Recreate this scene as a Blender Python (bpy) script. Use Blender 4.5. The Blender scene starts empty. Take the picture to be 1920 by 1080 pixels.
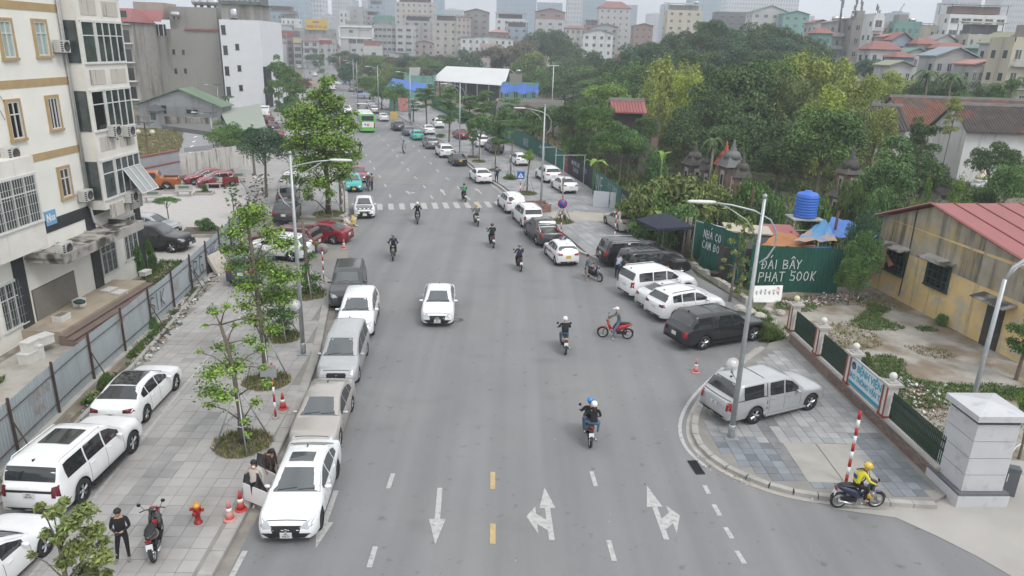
import bpy,bmesh,math,random
import numpy as np
from mathutils import Vector,Matrix
from mathutils.bvhtree import BVHTree
R_=math.radians
rnd=random.Random(7)
SC=bpy.context.scene
COL=SC.collection
CAM_F,CAM_P,CAM_R,CAM_H=1350.0,R_(18.5),R_(1.8),14.0
_F=Vector((0,math.cos(CAM_P),-math.sin(CAM_P)))
_r=Vector((1,0,0));_u=Vector((0,math.sin(CAM_P),math.cos(CAM_P)))
_Rv=_r*math.cos(CAM_R)+_u*math.sin(CAM_R)
_Uv=-_r*math.sin(CAM_R)+_u*math.cos(CAM_R)
EYE=Vector((0,0,CAM_H))
cam=bpy.data.cameras.new('camera');cam_o=bpy.data.objects.new('camera',cam);COL.objects.link(cam_o)
cam.sensor_width=36;cam.lens=36*CAM_F/1920;cam.clip_start=.5;cam.clip_end=9000
m3=Matrix((_Rv,_Uv,-_F)).transposed()
cam_o.matrix_world=Matrix.Translation(EYE)@m3.to_4x4()
SC.camera=cam_o
w=bpy.data.worlds.new('World');SC.world=w;w.use_nodes=True
nt=w.node_tree;nt.nodes.clear()
sky=nt.nodes.new('ShaderNodeTexSky');sky.sky_type='NISHITA';sky.sun_disc=False
SUN_EL,SUN_AZ=R_(52),R_(135)
sky.sun_elevation=SUN_EL;sky.sun_rotation=SUN_AZ;sky.air_density=1.0;sky.dust_density=3.0;sky.ozone_density=1.0
hsv=nt.nodes.new('ShaderNodeHueSaturation');hsv.inputs['Saturation'].default_value=.12
bg=nt.nodes.new('ShaderNodeBackground');bg.inputs['Strength'].default_value=.15
wo=nt.nodes.new('ShaderNodeOutputWorld')
nt.links.new(sky.outputs[0],hsv.inputs['Color'])
mx=nt.nodes.new('ShaderNodeMix');mx.data_type='RGBA';mx.inputs['Factor'].default_value=.8;mx.inputs['B'].default_value=(7.6,7.8,8.1,1)
cn=nt.nodes.new('ShaderNodeTexNoise');cn.inputs['Scale'].default_value=3.2;cn.inputs['Detail'].default_value=5;ctc=nt.nodes.new('ShaderNodeTexCoord');cmp_=nt.nodes.new('ShaderNodeMapping');cmp_.inputs['Scale'].default_value=(1,1,2.2)
nt.links.new(ctc.outputs['Generated'],cmp_.inputs[0]);nt.links.new(cmp_.outputs[0],cn.inputs['Vector']);cr_=nt.nodes.new('ShaderNodeMapRange');nt.links.new(cn.outputs['Fac'],cr_.inputs[0])
for i_,q_ in enumerate((.36,.64,.70,1.30)):cr_.inputs[i_+1].default_value=q_
cs_=nt.nodes.new('ShaderNodeVectorMath');cs_.operation='SCALE';cs_.inputs[0].default_value=(7.6,7.8,8.1);nt.links.new(cr_.outputs[0],cs_.inputs['Scale']);nt.links.new(cs_.outputs[0],mx.inputs['B'])
nt.links.new(hsv.outputs[0],mx.inputs['A']);nt.links.new(mx.outputs['Result'],bg.inputs[0]);nt.links.new(bg.outputs[0],wo.inputs[0])
sl=bpy.data.lights.new('sun','SUN');sl.energy=1.3;sl.angle=R_(18);sl.color=(1,.97,.93)
so=bpy.data.objects.new('sun',sl);COL.objects.link(so)
so.rotation_euler=(R_(90)-SUN_EL,0,math.pi-SUN_AZ)
SC.view_settings.view_transform='Standard';SC.view_settings.look='None'
SC.view_settings.exposure=0.30;SC.view_settings.gamma=1;SC.view_settings.use_curve_mapping=False
cy=SC.cycles
cy.use_denoising=True;cy.max_bounces=6;cy.diffuse_bounces=3;cy.glossy_bounces=3;cy.transmission_bounces=3
cy.volume_bounces=0;cy.transparent_max_bounces=8;cy.caustics_reflective=False;cy.caustics_refractive=False
def ray(px,py):
 return _F*CAM_F+_Rv*(px-960)-_Uv*(py-540)
def G(px,py,z=0.0):
 d=ray(px,py);t=(z-CAM_H)/d.z
 return EYE+d*t
def G2(px,py,z=0.0):
 p=G(px,py,z);return(p.x,p.y)
def onplane(px,py,A,B):
 """(distance along A->B, height) where the ray meets the vertical wall through A and B"""
 A=Vector((A[0],A[1],0));B=Vector((B[0],B[1],0));d=(B-A).normalized();N=Vector((d.y,-d.x,0))
 r=ray(px,py);t=((A-EYE).dot(N))/r.dot(N);P=EYE+r*t
 return((P-A).dot(d),P.z)
def at_depth(px,py,D):
 d=ray(px,py);return EYE+d*(D/d.y)
_M={}
def M(name,col=(.5,.5,.5),rough=.7,metal=0.0,var=0.0,vs=1.0,bump=0.0,bs=20.0,col2=None,mixs=1.0,mixc=(.45,.55),island=0.0,rand=0.0,emit=None,coat=0.0,alpha=1.0,detail=3.0,streak=None,spec=None,world=False,trans=0.0):
 if name in _M:return _M[name]
 m=bpy.data.materials.new(name);m.use_nodes=True;n=m.node_tree.nodes;l=m.node_tree.links
 b=n['Principled BSDF']
 b.inputs['Roughness'].default_value=rough;b.inputs['Metallic'].default_value=metal
 b.inputs['Base Color'].default_value=(*col,1)
 if coat:b.inputs['Coat Weight'].default_value=coat;b.inputs['Coat Roughness'].default_value=.05
 if spec is not None:b.inputs['Specular IOR Level'].default_value=spec
 if alpha<1:b.inputs['Alpha'].default_value=alpha
 if trans:b.inputs['Transmission Weight'].default_value=trans
 if emit:b.inputs['Emission Color'].default_value=(*emit,1);b.inputs['Emission Strength'].default_value=1
 src=None
 if world:
  g=n.new('ShaderNodeNewGeometry');vec=g.outputs['Position']
 else:
  tc=n.new('ShaderNodeTexCoord');vec=tc.outputs['Object']
 def noise(scale,det=detail,v=None,rough_=.55):
  t=n.new('ShaderNodeTexNoise');t.inputs['Scale'].default_value=scale;t.inputs['Detail'].default_value=det
  t.inputs['Roughness'].default_value=rough_
  l.new(v if v is not None else vec,t.inputs['Vector']);return t.outputs['Fac']
 cur=None
 def rgb(c):
  x=n.new('ShaderNodeRGB');x.outputs[0].default_value=(*c,1);return x.outputs[0]
 cur=rgb(col)
 def mix(a,bb,f,mode='MIX'):
  x=n.new('ShaderNodeMix');x.data_type='RGBA';x.blend_type=mode
  if isinstance(f,float):x.inputs['Factor'].default_value=f
  else:l.new(f,x.inputs['Factor'])
  l.new(a,x.inputs['A']);l.new(bb,x.inputs['B']);return x.outputs['Result']
 def mapr(v,a,bb,c,d):
  x=n.new('ShaderNodeMapRange');l.new(v,x.inputs[0])
  for i,q in enumerate((a,bb,c,d)):x.inputs[i+1].default_value=q
  return x.outputs[0]
 if col2 is not None:
  cur=mix(cur,rgb(col2),mapr(noise(mixs,5),mixc[0],mixc[1],0,1))
 if streak is not None:
  mp=n.new('ShaderNodeMapping');mp.inputs['Scale'].default_value=(streak[1],streak[1],streak[1]*.09);l.new(vec,mp.inputs[0])
  cur=mix(cur,rgb(streak[0]),mapr(noise(1.0,5,mp.outputs[0],.65),streak[2],streak[3],0,.85))
 def mul(v):
  nonlocal cur
  x=n.new('ShaderNodeVectorMath');x.operation='SCALE';l.new(cur,x.inputs[0]);l.new(v,x.inputs['Scale']);cur=x.outputs[0]
 if var:mul(mapr(noise(vs),.25,.75,1-var,1+var))
 if island:
  g=n.new('ShaderNodeNewGeometry');mul(mapr(g.outputs['Random Per Island'],0,1,1-island,1+island))
 if rand:
  o=n.new('ShaderNodeObjectInfo');mul(mapr(o.outputs['Random'],0,1,1-rand,1+rand))
 if var or island or rand or col2 is not None or streak is not None:
  l.new(cur,b.inputs['Base Color'])
 if bump:
  bp=n.new('ShaderNodeBump');bp.inputs['Strength'].default_value=bump;bp.inputs['Distance'].default_value=.02
  l.new(noise(bs,2),bp.inputs['Height']);l.new(bp.outputs[0],b.inputs['Normal'])
 _M[name]=m;return m
def paint(name,col,metal=0.0):
 return M('paint_'+name,col,.32,metal,var=.04,vs=3,coat=.55)
class MB:
 def __init__(s):s.v=[];s.f=[];s.m=[];s.s=[]
 def add(s,vs,fs,mi=0,smooth=False):
  o=len(s.v);s.v.extend(tuple(p)for p in vs)
  for f in fs:s.f.append([i+o for i in f]);s.m.append(mi);s.s.append(smooth)
 def hexa(s,p,mi=0):
  s.add(p,[(0,3,2,1),(4,5,6,7),(0,1,5,4),(1,2,6,5),(2,3,7,6),(3,0,4,7)],mi)
 def box(s,x,y,z,sx,sy,sz,rz=0.0,mi=0):
  c,q=math.cos(rz),math.sin(rz);P=[]
  for dz in(-.5,.5):
   for dx,dy in((-.5,-.5),(.5,-.5),(.5,.5),(-.5,.5)):
    a,b=dx*sx,dy*sy;P.append((x+a*c-b*q,y+a*q+b*c,z+dz*sz))
  s.hexa(P,mi);return s
 def base(s,x,y,z0,sx,sy,sz,rz=0.0,mi=0):return s.box(x,y,z0+sz/2,sx,sy,sz,rz,mi)
 def prism(s,pts,z0,z1,mi=0,top=True,bot=True):
  n=len(pts);P=[(p[0],p[1],z0)for p in pts]+[(p[0],p[1],z1)for p in pts]
  area=sum(pts[i][0]*pts[(i+1)%n][1]-pts[(i+1)%n][0]*pts[i][1]for i in range(n))
  F=[(i,(i+1)%n,(i+1)%n+n,i+n)for i in range(n)]
  if top:F.append(tuple(range(n,2*n)))
  if bot:F.append(tuple(range(n-1,-1,-1)))
  if area<0:F=[tuple(reversed(f))for f in F]
  s.add(P,F,mi);return s
 def quad(s,a,b,c,d,mi=0):s.add([a,b,c,d],[(0,1,2,3)],mi);return s
 def flat(s,pts,z,mi=0):
  n=len(pts);area=sum(pts[i][0]*pts[(i+1)%n][1]-pts[(i+1)%n][0]*pts[i][1]for i in range(n))
  s.add([(p[0],p[1],z)for p in pts],[tuple(range(n))if area>0 else tuple(range(n-1,-1,-1))],mi);return s
 def tube(s,pts,rad,seg=6,mi=0,cap=True,smooth=True):
  pts=[Vector(p)for p in pts];n=len(pts)
  if not hasattr(rad,'__len__'):rad=[rad]*n
  V=[];ref=None
  for i,p in enumerate(pts):
   t=(pts[min(i+1,n-1)]-pts[max(i-1,0)]).normalized()
   if ref is None:ref=Vector((0,0,1))if abs(t.z)<.9 else Vector((1,0,0))
   a=t.cross(ref).normalized();b=a.cross(t).normalized();ref=b
   for k in range(seg):
    an=2*math.pi*k/seg;V.append(p+(a*math.cos(an)+b*math.sin(an))*rad[i])
  F=[(i*seg+k,i*seg+(k+1)%seg,(i+1)*seg+(k+1)%seg,(i+1)*seg+k)for i in range(n-1)for k in range(seg)]
  if cap:F+=[tuple(range(seg-1,-1,-1)),tuple((n-1)*seg+k for k in range(seg))]
  s.add(V,F,mi,smooth);return s
 def lathe(s,prof,c=(0,0,0),seg=12,axis='z',mi=0,smooth=True,caps=True):
  V=[]
  for r,h in prof:
   for k in range(seg):
    a=2*math.pi*k/seg;x,y=r*math.cos(a),r*math.sin(a)
    P=(x,y,h)if axis=='z' else((x,h,y)if axis=='y' else(h,x,y))
    V.append((P[0]+c[0],P[1]+c[1],P[2]+c[2]))
  n=len(prof);F=[(i*seg+k,i*seg+(k+1)%seg,(i+1)*seg+(k+1)%seg,(i+1)*seg+k)for i in range(n-1)for k in range(seg)]
  if caps:F+=[tuple(range(seg-1,-1,-1)),tuple((n-1)*seg+k for k in range(seg))]
  if axis=='y':F=[tuple(reversed(f))for f in F]
  s.add(V,F,mi,smooth);return s
 def ball(s,c,r,seg=10,rings=6,mi=0,sc=(1,1,1)):
  V=[(c[0],c[1],c[2]-r*sc[2])]
  for i in range(1,rings):
   a=-math.pi/2+math.pi*i/rings
   for k in range(seg):
    b=2*math.pi*k/seg;V.append((c[0]+r*sc[0]*math.cos(a)*math.cos(b),c[1]+r*sc[1]*math.cos(a)*math.sin(b),c[2]+r*sc[2]*math.sin(a)))
  V.append((c[0],c[1],c[2]+r*sc[2]));F=[]
  for k in range(seg):
   F.append((0,1+(k+1)%seg,1+k));F.append((len(V)-1,1+(rings-2)*seg+k,1+(rings-2)*seg+(k+1)%seg))
  for i in range(rings-2):
   for k in range(seg):F.append((1+i*seg+k,1+i*seg+(k+1)%seg,1+(i+1)*seg+(k+1)%seg,1+(i+1)*seg+k))
  s.add(V,F,mi,True);return s
 def loft(s,rings,mi=0,smooth=True,cap=True):
  """rings: list of equally long point loops"""
  n=len(rings[0]);V=[p for r in rings for p in r]
  F=[(i*n+k,i*n+(k+1)%n,(i+1)*n+(k+1)%n,(i+1)*n+k)for i in range(len(rings)-1)for k in range(n)]
  if cap:F+=[tuple(range(n-1,-1,-1)),tuple((len(rings)-1)*n+k for k in range(n))]
  s.add(V,F,mi,smooth);return s
 def mesh(s,name='mesh'):
  me=bpy.data.meshes.new(name);me.from_pydata(s.v,[],s.f)
  me.polygons.foreach_set('material_index',s.m);me.polygons.foreach_set('use_smooth',s.s);me.update();return me
 def obj(s,name,mats,parent=None,**k):return link(name,s.mesh(name),mats,parent,**k)
def sring(x,yh,zc,zh,n=10,p=2.4,y0=0.0):
 """superellipse ring across x"""
 out=[]
 for k in range(n):
  a=2*math.pi*k/n;c,q=math.cos(a),math.sin(a)
  out.append((x,y0+yh*math.copysign(abs(c)**(2/p),c),zc+zh*math.copysign(abs(q)**(2/p),q)))
 return out
def link(name,me,mats=None,parent=None,loc=None,rz=None,kind=None,label=None,cat=None,group=None,scale=None,over=None):
 o=bpy.data.objects.new(name,me)
 if mats is not None and me is not None:
  if not isinstance(mats,(list,tuple)):mats=[mats]
  if not me.materials:
   for m in mats:me.materials.append(m)
 COL.objects.link(o)
 if parent is not None:o.parent=parent
 if loc is not None:o.location=loc
 if rz is not None:o.rotation_euler=(0,0,rz)
 if scale is not None:o.scale=scale
 if over is not None:
  for i,m in enumerate(over):
   o.material_slots[i].link='OBJECT';o.material_slots[i].material=m
 return tag(o,label,cat,group,kind)
def tag(o,label=None,cat=None,group=None,kind=None):
 if label:o['label']=label
 if cat:o['category']=cat
 if group:o['group']=group
 if kind:o['kind']=kind
 return o
def thing(name,label,cat,loc=(0,0,0),rz=0.0,group=None,scale=None):
 return link(name,None,None,None,loc,rz,None,label,cat,group,scale)
def copy_thing(src,loc,rz,label,group=None,scale=None,skip=()):
 c=src.copy();COL.objects.link(c);c.location=loc;c.rotation_euler=(0,0,rz);c['label']=label
 if group:c['group']=group
 if scale:c.scale=scale
 for ch in src.children:
  if ch.name.split('.')[0]in skip:continue
  a=ch.copy();COL.objects.link(a);a.parent=c
  for g in ch.children:
   b=g.copy();COL.objects.link(b);b.parent=a
 return c
def struct(name,mb,mats,**k):return mb.obj(name,mats,kind='structure',**k)
def text_obj(name,txt,size,mat,parent,loc,rot,bold=0.0,align='CENTER',sx=1.0,depth=.004):
 cu=bpy.data.curves.new(name,'FONT');cu.body=txt;cu.size=size;cu.align_x=align;cu.align_y='CENTER'
 cu.offset=bold;cu.extrude=depth;cu.resolution_u=2
 t=bpy.data.objects.new(name+'_tmp',cu);COL.objects.link(t)
 dg=bpy.context.evaluated_depsgraph_get();dg.update()
 me=bpy.data.meshes.new_from_object(t.evaluated_get(dg));bpy.data.objects.remove(t)
 me.materials.clear()
 o=link(name,me,mat,parent);o.location=loc;o.rotation_euler=rot;o.scale=(sx,1,1);return o
white_m=M('white_paint',(.78,.78,.76),.5,var=.05,vs=2)
steel=M('galvanised_steel',(.42,.44,.45),.45,.6,var=.1,vs=4)
dark_steel=M('dark_steel',(.09,.075,.065),.6,.2,var=.25,vs=6)
black_pl=M('black_plastic',(.015,.015,.017),.5)
glass_d=M('dark_glass',(.022,.026,.028),.06,spec=1.0)
rubber=M('tyre_rubber',(.022,.022,.024),.85)
rim_m=M('alloy_rim',(.45,.46,.47),.3,.85)
red_m=M('red_paint',(.45,.02,.025),.45)
chrome=M('chrome',(.6,.6,.6),.18,1.0)
#  GROUND, ROADS, PAVEMENTS
def lerp(a,b,t):return a+(b-a)*t
asphalt=M('asphalt',(.200,.202,.205),.85,var=.06,vs=.30,bump=.35,bs=60,col2=(.225,.223,.22),mixs=.10,mixc=(.45,.7),world=True,detail=8)
n_=asphalt.node_tree.nodes;l_=asphalt.node_tree.links;ge_=n_.new('ShaderNodeNewGeometry')
def _nz(sc,lo,hi,a,b_,mp=None,det=2):
 m_=n_.new('ShaderNodeMapping');m_.inputs['Scale'].default_value=mp or(1,1,1);l_.new(ge_.outputs['Position'],m_.inputs[0]);t_=n_.new('ShaderNodeTexNoise');t_.inputs['Scale'].default_value=sc;t_.inputs['Detail'].default_value=det;l_.new(m_.outputs[0],t_.inputs['Vector']);r_=n_.new('ShaderNodeMapRange');l_.new(t_.outputs['Fac'],r_.inputs[0])
 for i_,q_ in enumerate((lo,hi,a,b_)):r_.inputs[i_+1].default_value=q_
 return r_.outputs[0]
cur_=asphalt.node_tree.nodes['Principled BSDF'].inputs['Base Color'].links[0].from_socket
for v_ in(_nz(38,.3,.7,.84,1.14),_nz(1,.35,.65,.91,1.07,(1.0,.03,1)),_nz(2.2,.63,.76,1,.66,None,5),_nz(1,.60,.72,1,.88,(.25,.5,1),4),_nz(.9,.72,.78,1,1.12,(1,.2,1),5)):
 x_=n_.new('ShaderNodeVectorMath');x_.operation='SCALE';l_.new(cur_,x_.inputs[0]);l_.new(v_,x_.inputs['Scale']);cur_=x_.outputs[0]
l_.new(cur_,n_['Principled BSDF'].inputs['Base Color'])
ground_m=M('bare_earth_and_grass',(.16,.13,.095),.95,var=.3,vs=.8,col2=(.07,.10,.035),mixs=.35,mixc=(.46,.56),world=True,bump=.5,bs=5)
conc=M('worn_concrete',(.40,.38,.345),.9,var=.18,vs=.7,col2=(.27,.245,.21),mixs=.5,mixc=(.5,.66),world=True,bump=.2,bs=30,detail=7)
conc_light=M('pale_concrete',(.36,.345,.32),.9,var=.12,vs=.5,col2=(.38,.34,.31),mixs=.8,mixc=(.55,.7),world=True,detail=7)
kerb_m=M('kerb_stone',(.34,.33,.31),.9,var=.2,vs=1.5,island=.12,world=True,bump=.2,bs=20)
joint_m=M('sandy_joint',(.235,.225,.205),.95,var=.2,vs=1,world=True)
slab_m=M('grey_paving_slab',(.33,.32,.31),.85,var=.14,vs=.5,island=.07,rand=.06,world=True,bump=.2,bs=25,col2=(.27,.255,.235),mixs=.45,mixc=(.52,.72),detail=7)
slab_dk=M('blue_grey_slab',(.17,.185,.20),.8,var=.22,vs=1.2,island=.22,rand=.22,world=True,bump=.2,bs=25)
slab_r=M('pale_grey_slab',(.30,.30,.30),.85,var=.18,vs=.8,island=.16,rand=.16,world=True,bump=.2,bs=25)
mark_m=M('worn_white_marking',(.43,.43,.415),.8,var=.16,vs=6,col2=(.25,.25,.25),mixs=7,mixc=(.52,.72),world=True,detail=8)
mark_y=M('worn_yellow_marking',(.46,.34,.17),.8,var=.2,vs=6,world=True)
g=MB();g.quad((-5000,-100,-.03),(5000,-100,-.03),(5000,8000,-.03),(-5000,8000,-.03));struct('ground',g,ground_m)
def rightk(y):
 P=[(0,4.9),(49.9,4.9),(55.7,3.5),(75.4,-1.7),(81.6,-4),(108.4,-11),(132.6,-19),(152,-25.5),(205,-41),(240,-51.5),(540,-138),(900,-245)]
 for(a,xa),(b,xb)in zip(P,P[1:]):
  if y<=b:return lerp(xa,xb,(y-a)/(b-a))
def leftk(y):
 P=[(0,-7.7),(16,-7.9),(23.5,-8.1),(28.7,-8.5),(32.7,-9.2),(42.1,-10.95),(52,-12.6),(60,-14.0),(70,-16.4),(79,-18.9),(100,-25.3),(132,-35.5),(205,-58),(240,-69),(540,-155),(900,-262)]
 for(a,xa),(b,xb)in zip(P,P[1:]):
  if y<=b:return lerp(xa,xb,(y-a)/(b-a))
ys=[0,10,16,20,24,28,32,36,40,44,48,50,53,56,60,65,70,75,80,90,100,115,132,152,180,205,240,300,400,540,900]
road=MB()
for a,b in zip(ys,ys[1:]):
 road.quad((leftk(a)-.4,a,0),(rightk(a)+.4,a,0),(rightk(b)+.4,b,0),(leftk(b)-.4,b,0))
struct('road',road,asphalt)
sr=MB();sr.flat([(5.3,0),(30,0),(30,16.5),(14.6,17.2),(14.1,18.3),(12.9,20.6),(5.3,24)],.0);sr.flat([(5.3,24),(12.9,20.6),(13.5,22),(13.6,34),(14.0,37),(14.3,39),(12.2,45.5),(12.2,48.5),(5.3,50)],.0)
struct('side_road',sr,asphalt)
ap=MB();ap.flat([(10.6,20.15),(12.6,19.75),(13.4,18.9),(14.1,18.0),(15.3,16),(16.5,13),(40,13),(40,23.5),(17.2,23.5),(15.8,20.2)],.012);ap.flat([(13.9,20.2),(14.0,19.5),(15.9,19.5),(17.4,21.0),(17.4,23.4),(15.1,23.4),(14.95,21.4),(14.1,20.9)],.006);struct('concrete_apron',ap,conc_light)
dm=M('dusty_asphalt',(.24,.225,.20),.9,var=.12,vs=.4,col2=(.20,.195,.19),mixs=.3,mixc=(.45,.6),world=True,bump=.2,bs=40,detail=7)
dv=MB();dv.flat([(-10.6,42.0),(-12.6,56.5),(-20.5,58.5),(-21,45.2),(-14,43.3),(-11.2,42.6)],.008);struct('driveway',dv,dm)
def left_pav_edge():
 return[(leftk(y)-.42,y)for y in(0,6,10,14,18,22,26,30,34,38,41)]+[(-11.9,42.6),(-13.6,43.6),(-17.5,44.4)]
L_out=[(-15.1,0),(-15.25,10),(-15.6,19.2),(-16.6,29.2),(-17.15,33.6),(-18.3,41),(-18.75,44.6)]
pv=MB();pv.prism(left_pav_edge()+list(reversed(L_out)),-.02,.115);lp=struct('left_pavement',pv,joint_m)
def stones(parent,path,w,z0,z1,name='kerb_stone',step=1.0,mat=kerb_m,gap=.02):
 d=0;segs=[]
 for a,b in zip(path,path[1:]):segs.append((Vector(a),Vector(b),(Vector(b)-Vector(a)).length))
 tot=sum(s[2]for s in segs)
 def at(t):
  for a,b,l in segs:
   if t<=l or(a,b,l)is segs[-1]:return a+(b-a)*(t/l)
   t-=l
  return segs[-1][1]
 k=0
 while d<tot-.1:
  a,b=at(d+gap/2),at(min(d+step,tot)-gap/2);t=(b-a).normalized();n=Vector((-t.y,t.x))*w
  mb=MB();j=rnd.uniform(-.006,.006);c=(a+b)/2
  loc=[p-c for p in(a,b,b+n,a+n)]
  ch=.03
  mb.add([(p.x,p.y,z0)for p in loc]+[(p.x,p.y,z1-ch+j)for p in loc]+[(p.x+(ch*n.x/w if i<2 else 0),p.y+(ch*n.y/w if i<2 else 0),z1+j)for i,p in enumerate(loc)],[(0,1,5,4),(1,2,6,5),(2,3,7,6),(3,0,4,7),(4,5,9,8),(5,6,10,9),(6,7,11,10),(7,4,8,11),(8,9,10,11)])
  mb.obj(name,mat,parent,loc=(c.x,c.y,0));d+=step;k+=1
stones(lp,[(leftk(y)-.02,y)for y in(12,14,18,22,26,30,34,38,40.5)]+[(-11.1,42.0),(-12.1,43.0),(-13.6,43.75)],.38,-.02,.15)
gt=MB()
for a,b in zip(range(8,42,1),range(9,43,1)):gt.quad((leftk(a)+.0,a+.01,.006),(leftk(a)+.34,a+.01,.006),(leftk(b)+.34,b-.01,.006),(leftk(b)+.0,b-.01,.006))
struct('gutter',gt,M('gutter_concrete',(.27,.25,.22),.9,var=.3,vs=1.2,island=.1,world=True))
def inside(p,poly):
 c=False;n=len(poly)
 for i in range(n):
  a,b=poly[i],poly[(i+1)%n]
  if(a[1]>p[1])!=(b[1]>p[1])and p[0]<(b[0]-a[0])*(p[1]-a[1])/(b[1]-a[1])+a[0]:c=not c
 return c
def slabs(parent,poly,ang,size,z,mats,pick,near,lim,hole=None,gap=.014,h=.018,ymax=999,edge=.35):
 c,s=math.cos(ang),math.sin(ang);cells=[]
 xs=[p[0]for p in poly];yy=[p[1]for p in poly];cx,cy_=sum(xs)/len(xs),sum(yy)/len(yy);N=90
 for i in range(-N,N):
  for j in range(-N,N):
   u,v=(i+.5)*size,(j+.5)*size;x,y=cx+u*c-v*s,cy_+u*s+v*c
   if y>ymax:continue
   hs=size*.5
   if not all(inside((x+a*hs*edge,y+b*hs*edge),poly)for a,b in((1,1),(1,-1),(-1,1),(-1,-1))):continue
   if hole and hole(x,y):continue
   cells.append(((x-near[0])**2+(y-near[1])**2,x,y,i,j))
 cells.sort();one={}
 for mi in range(len(mats)):
  q=size/2-gap/2;mb=MB()
  b_=.006
  mb.add([(-q,-q,0),(q,-q,0),(q,q,0),(-q,q,0),(-q,-q,h-b_),(q,-q,h-b_),(q,q,h-b_),(-q,q,h-b_),(-q+b_,-q+b_,h),(q-b_,-q+b_,h),(q-b_,q-b_,h),(-q+b_,q-b_,h)],[(0,1,5,4),(1,2,6,5),(2,3,7,6),(3,0,4,7),(4,5,9,8),(5,6,10,9),(6,7,11,10),(7,4,8,11),(8,9,10,11)])
  me=mb.mesh('paving_slab');me.materials.append(mats[mi]);one[mi]=me
 rest=MB()
 for k,(_,x,y,i,j)in enumerate(cells):
  mi=pick(x,y,i,j);dz=rnd.uniform(-.004,.004)
  if k<lim:
   o=link('paving_slab',one[mi],None,parent,loc=(x,y,z+dz),rz=ang)
   o.rotation_euler=(rnd.uniform(-.006,.006),rnd.uniform(-.006,.006),ang)
  else:rest.base(x,y,z+dz,size-gap,size-gap,h,ang,mi)
 if rest.v:rest.obj('paving_slabs',mats,parent,kind='stuff')
lpoly=left_pav_edge()[:11]+[(-11.5,42.2),(-13.6,43.3),(-17.0,44.0)]+[(x+.25,y)for x,y in reversed(L_out)]
slab_dk2=M('dark_patch_slab',(.275,.27,.265),.8,var=.2,vs=1,island=.15,rand=.12,world=True)
slabs(lp,lpoly,R_(1.5),.5,.112,[slab_m,slab_dk2],lambda x,y,i,j:1 if(-12.05<x<-11.0 and y<26 and rnd.random()<.7)or(((x+9.9)**2+(y-17.9)**2)<1.2 and rnd.random()<.8)or rnd.random()<.03 else 0,(-11,17),300)
ll=MB()
for a,b in zip([0,10,16,20,24,28,32,36],[10,16,20,24,28,32,36,40]):
 f=lambda y:-12.55-.079*(y-14)
 ll.quad((f(a)-.06,a,.1365),(f(a)+.06,a,.1365),(f(b)+.06,b,.1365),(f(b)-.06,b,.1365))
struct('parking_line',ll,mark_m)
stones(lp,[(x,y)for x,y in L_out[1:]],.16,0,.22,name='edge_stone',step=1.0)
p2e=[(leftk(y)-.45,y)for y in(60,65,70,75,80,90,100,115,132,152,180,205)]
p2=MB();p2.prism([(-13.2,58.2)]+p2e+[(-76,205),(-48,115),(-34,85),(-26.5,70),(-22.2,60.5),(-20.5,58.6)],-.02,.12);lp2=struct('far_left_pavement',p2,M('plain_grey_paving',(.31,.30,.29),.9,var=.15,vs=.5,world=True,detail=6))
stones(lp2,[(leftk(y)-.05,y)for y in(60,65,70,75,80,90,100,115,132)],.3,-.02,.16,step=2.0)
yd=MB();yd.flat([(-30,5),(-15.9,5),(-16.2,20),(-17.4,31),(-18.3,36.8),(-19.5,44.6),(-21,50),(-28,50)],.0)
struct('yard_ground',yd,M('yard_dirt',(.20,.17,.13),.95,var=.25,vs=1.2,col2=(.30,.28,.25),mixs=1.0,mixc=(.5,.6),world=True,bump=.6,bs=8,detail=7))
yd=MB();yd.flat([(-21.6,18),(-18.8,18),(-19.6,30),(-20.4,37.8),(-22.7,37.8),(-22.6,28)],.008);struct('yard_paving',yd,conc)
pz=MB();pz.flat([(-23.2,44.5),(-20.0,46.5),(-21.2,53),(-22.5,60.5),(-24.4,66),(-29.2,78),(-38.5,73),(-50,60),(-40,44)],.012);struct('plaza',pz,M('plaza_tiles',(.44,.42,.40),.9,var=.08,vs=2,col2=(.38,.34,.30),mixs=1.6,mixc=(.62,.75),world=True,detail=7))
st=MB();st.flat([G2(330,306),G2(392,301),G2(400,262),G2(405,242),G2(420,228),G2(60,228),G2(60,241),G2(290,240),G2(345,245)],.02)
st.flat([G2(392,301),G2(470,288),G2(470,240),G2(405,242),G2(400,262)],.016)
struct('back_street',st,M('back_street_asphalt',(.25,.25,.26),.9,var=.08,vs=.3,world=True))
ds=MB()
for px,py in((352,289),(357,276),(361,267),(364,258),(368,248)):
 a=G(px,py);d=Vector((-.18,1,0)).normalized();n=Vector((1,.18,0)).normalized()*.12;ds.quad(a-n,a+n,a+n+d*1.6,a-n+d*1.6)
for p,q in(((270,243),(330,245)),):
 a,b=G(*p),G(*q);ds.quad(a,b,b+Vector((0,.35,0)),a+Vector((0,.35,0)))
for v in range(len(ds.v)):ds.v[v]=(ds.v[v][0],ds.v[v][1],.028)
struct('back_street_markings',ds,white_m)
def curve(pts,n=4):
 out=[];P=[Vector(p)for p in pts]
 for i in range(len(P)-1):
  a=P[max(i-1,0)];b=P[i];c=P[i+1];d=P[min(i+2,len(P)-1)]
  for k in range(n):
   t=k/n;out.append(tuple(.5*((2*b)+(-a+c)*t+(2*a-5*b+4*c-d)*t*t+(-a+3*b-3*c+d)*t**3)))
 out.append(tuple(P[-1]));return out
HF=lambda y:14.98-(y-22)*.048
isl_e=curve([(12.75,33.3),(10.6,30.6),(8.6,27.7),(7.6,25.6),(7.35,24.0),(7.7,22.8),(8.4,21.9),(9.6,21.1),(11.2,20.75),(13.0,20.6),(14.2,20.55)])
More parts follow.
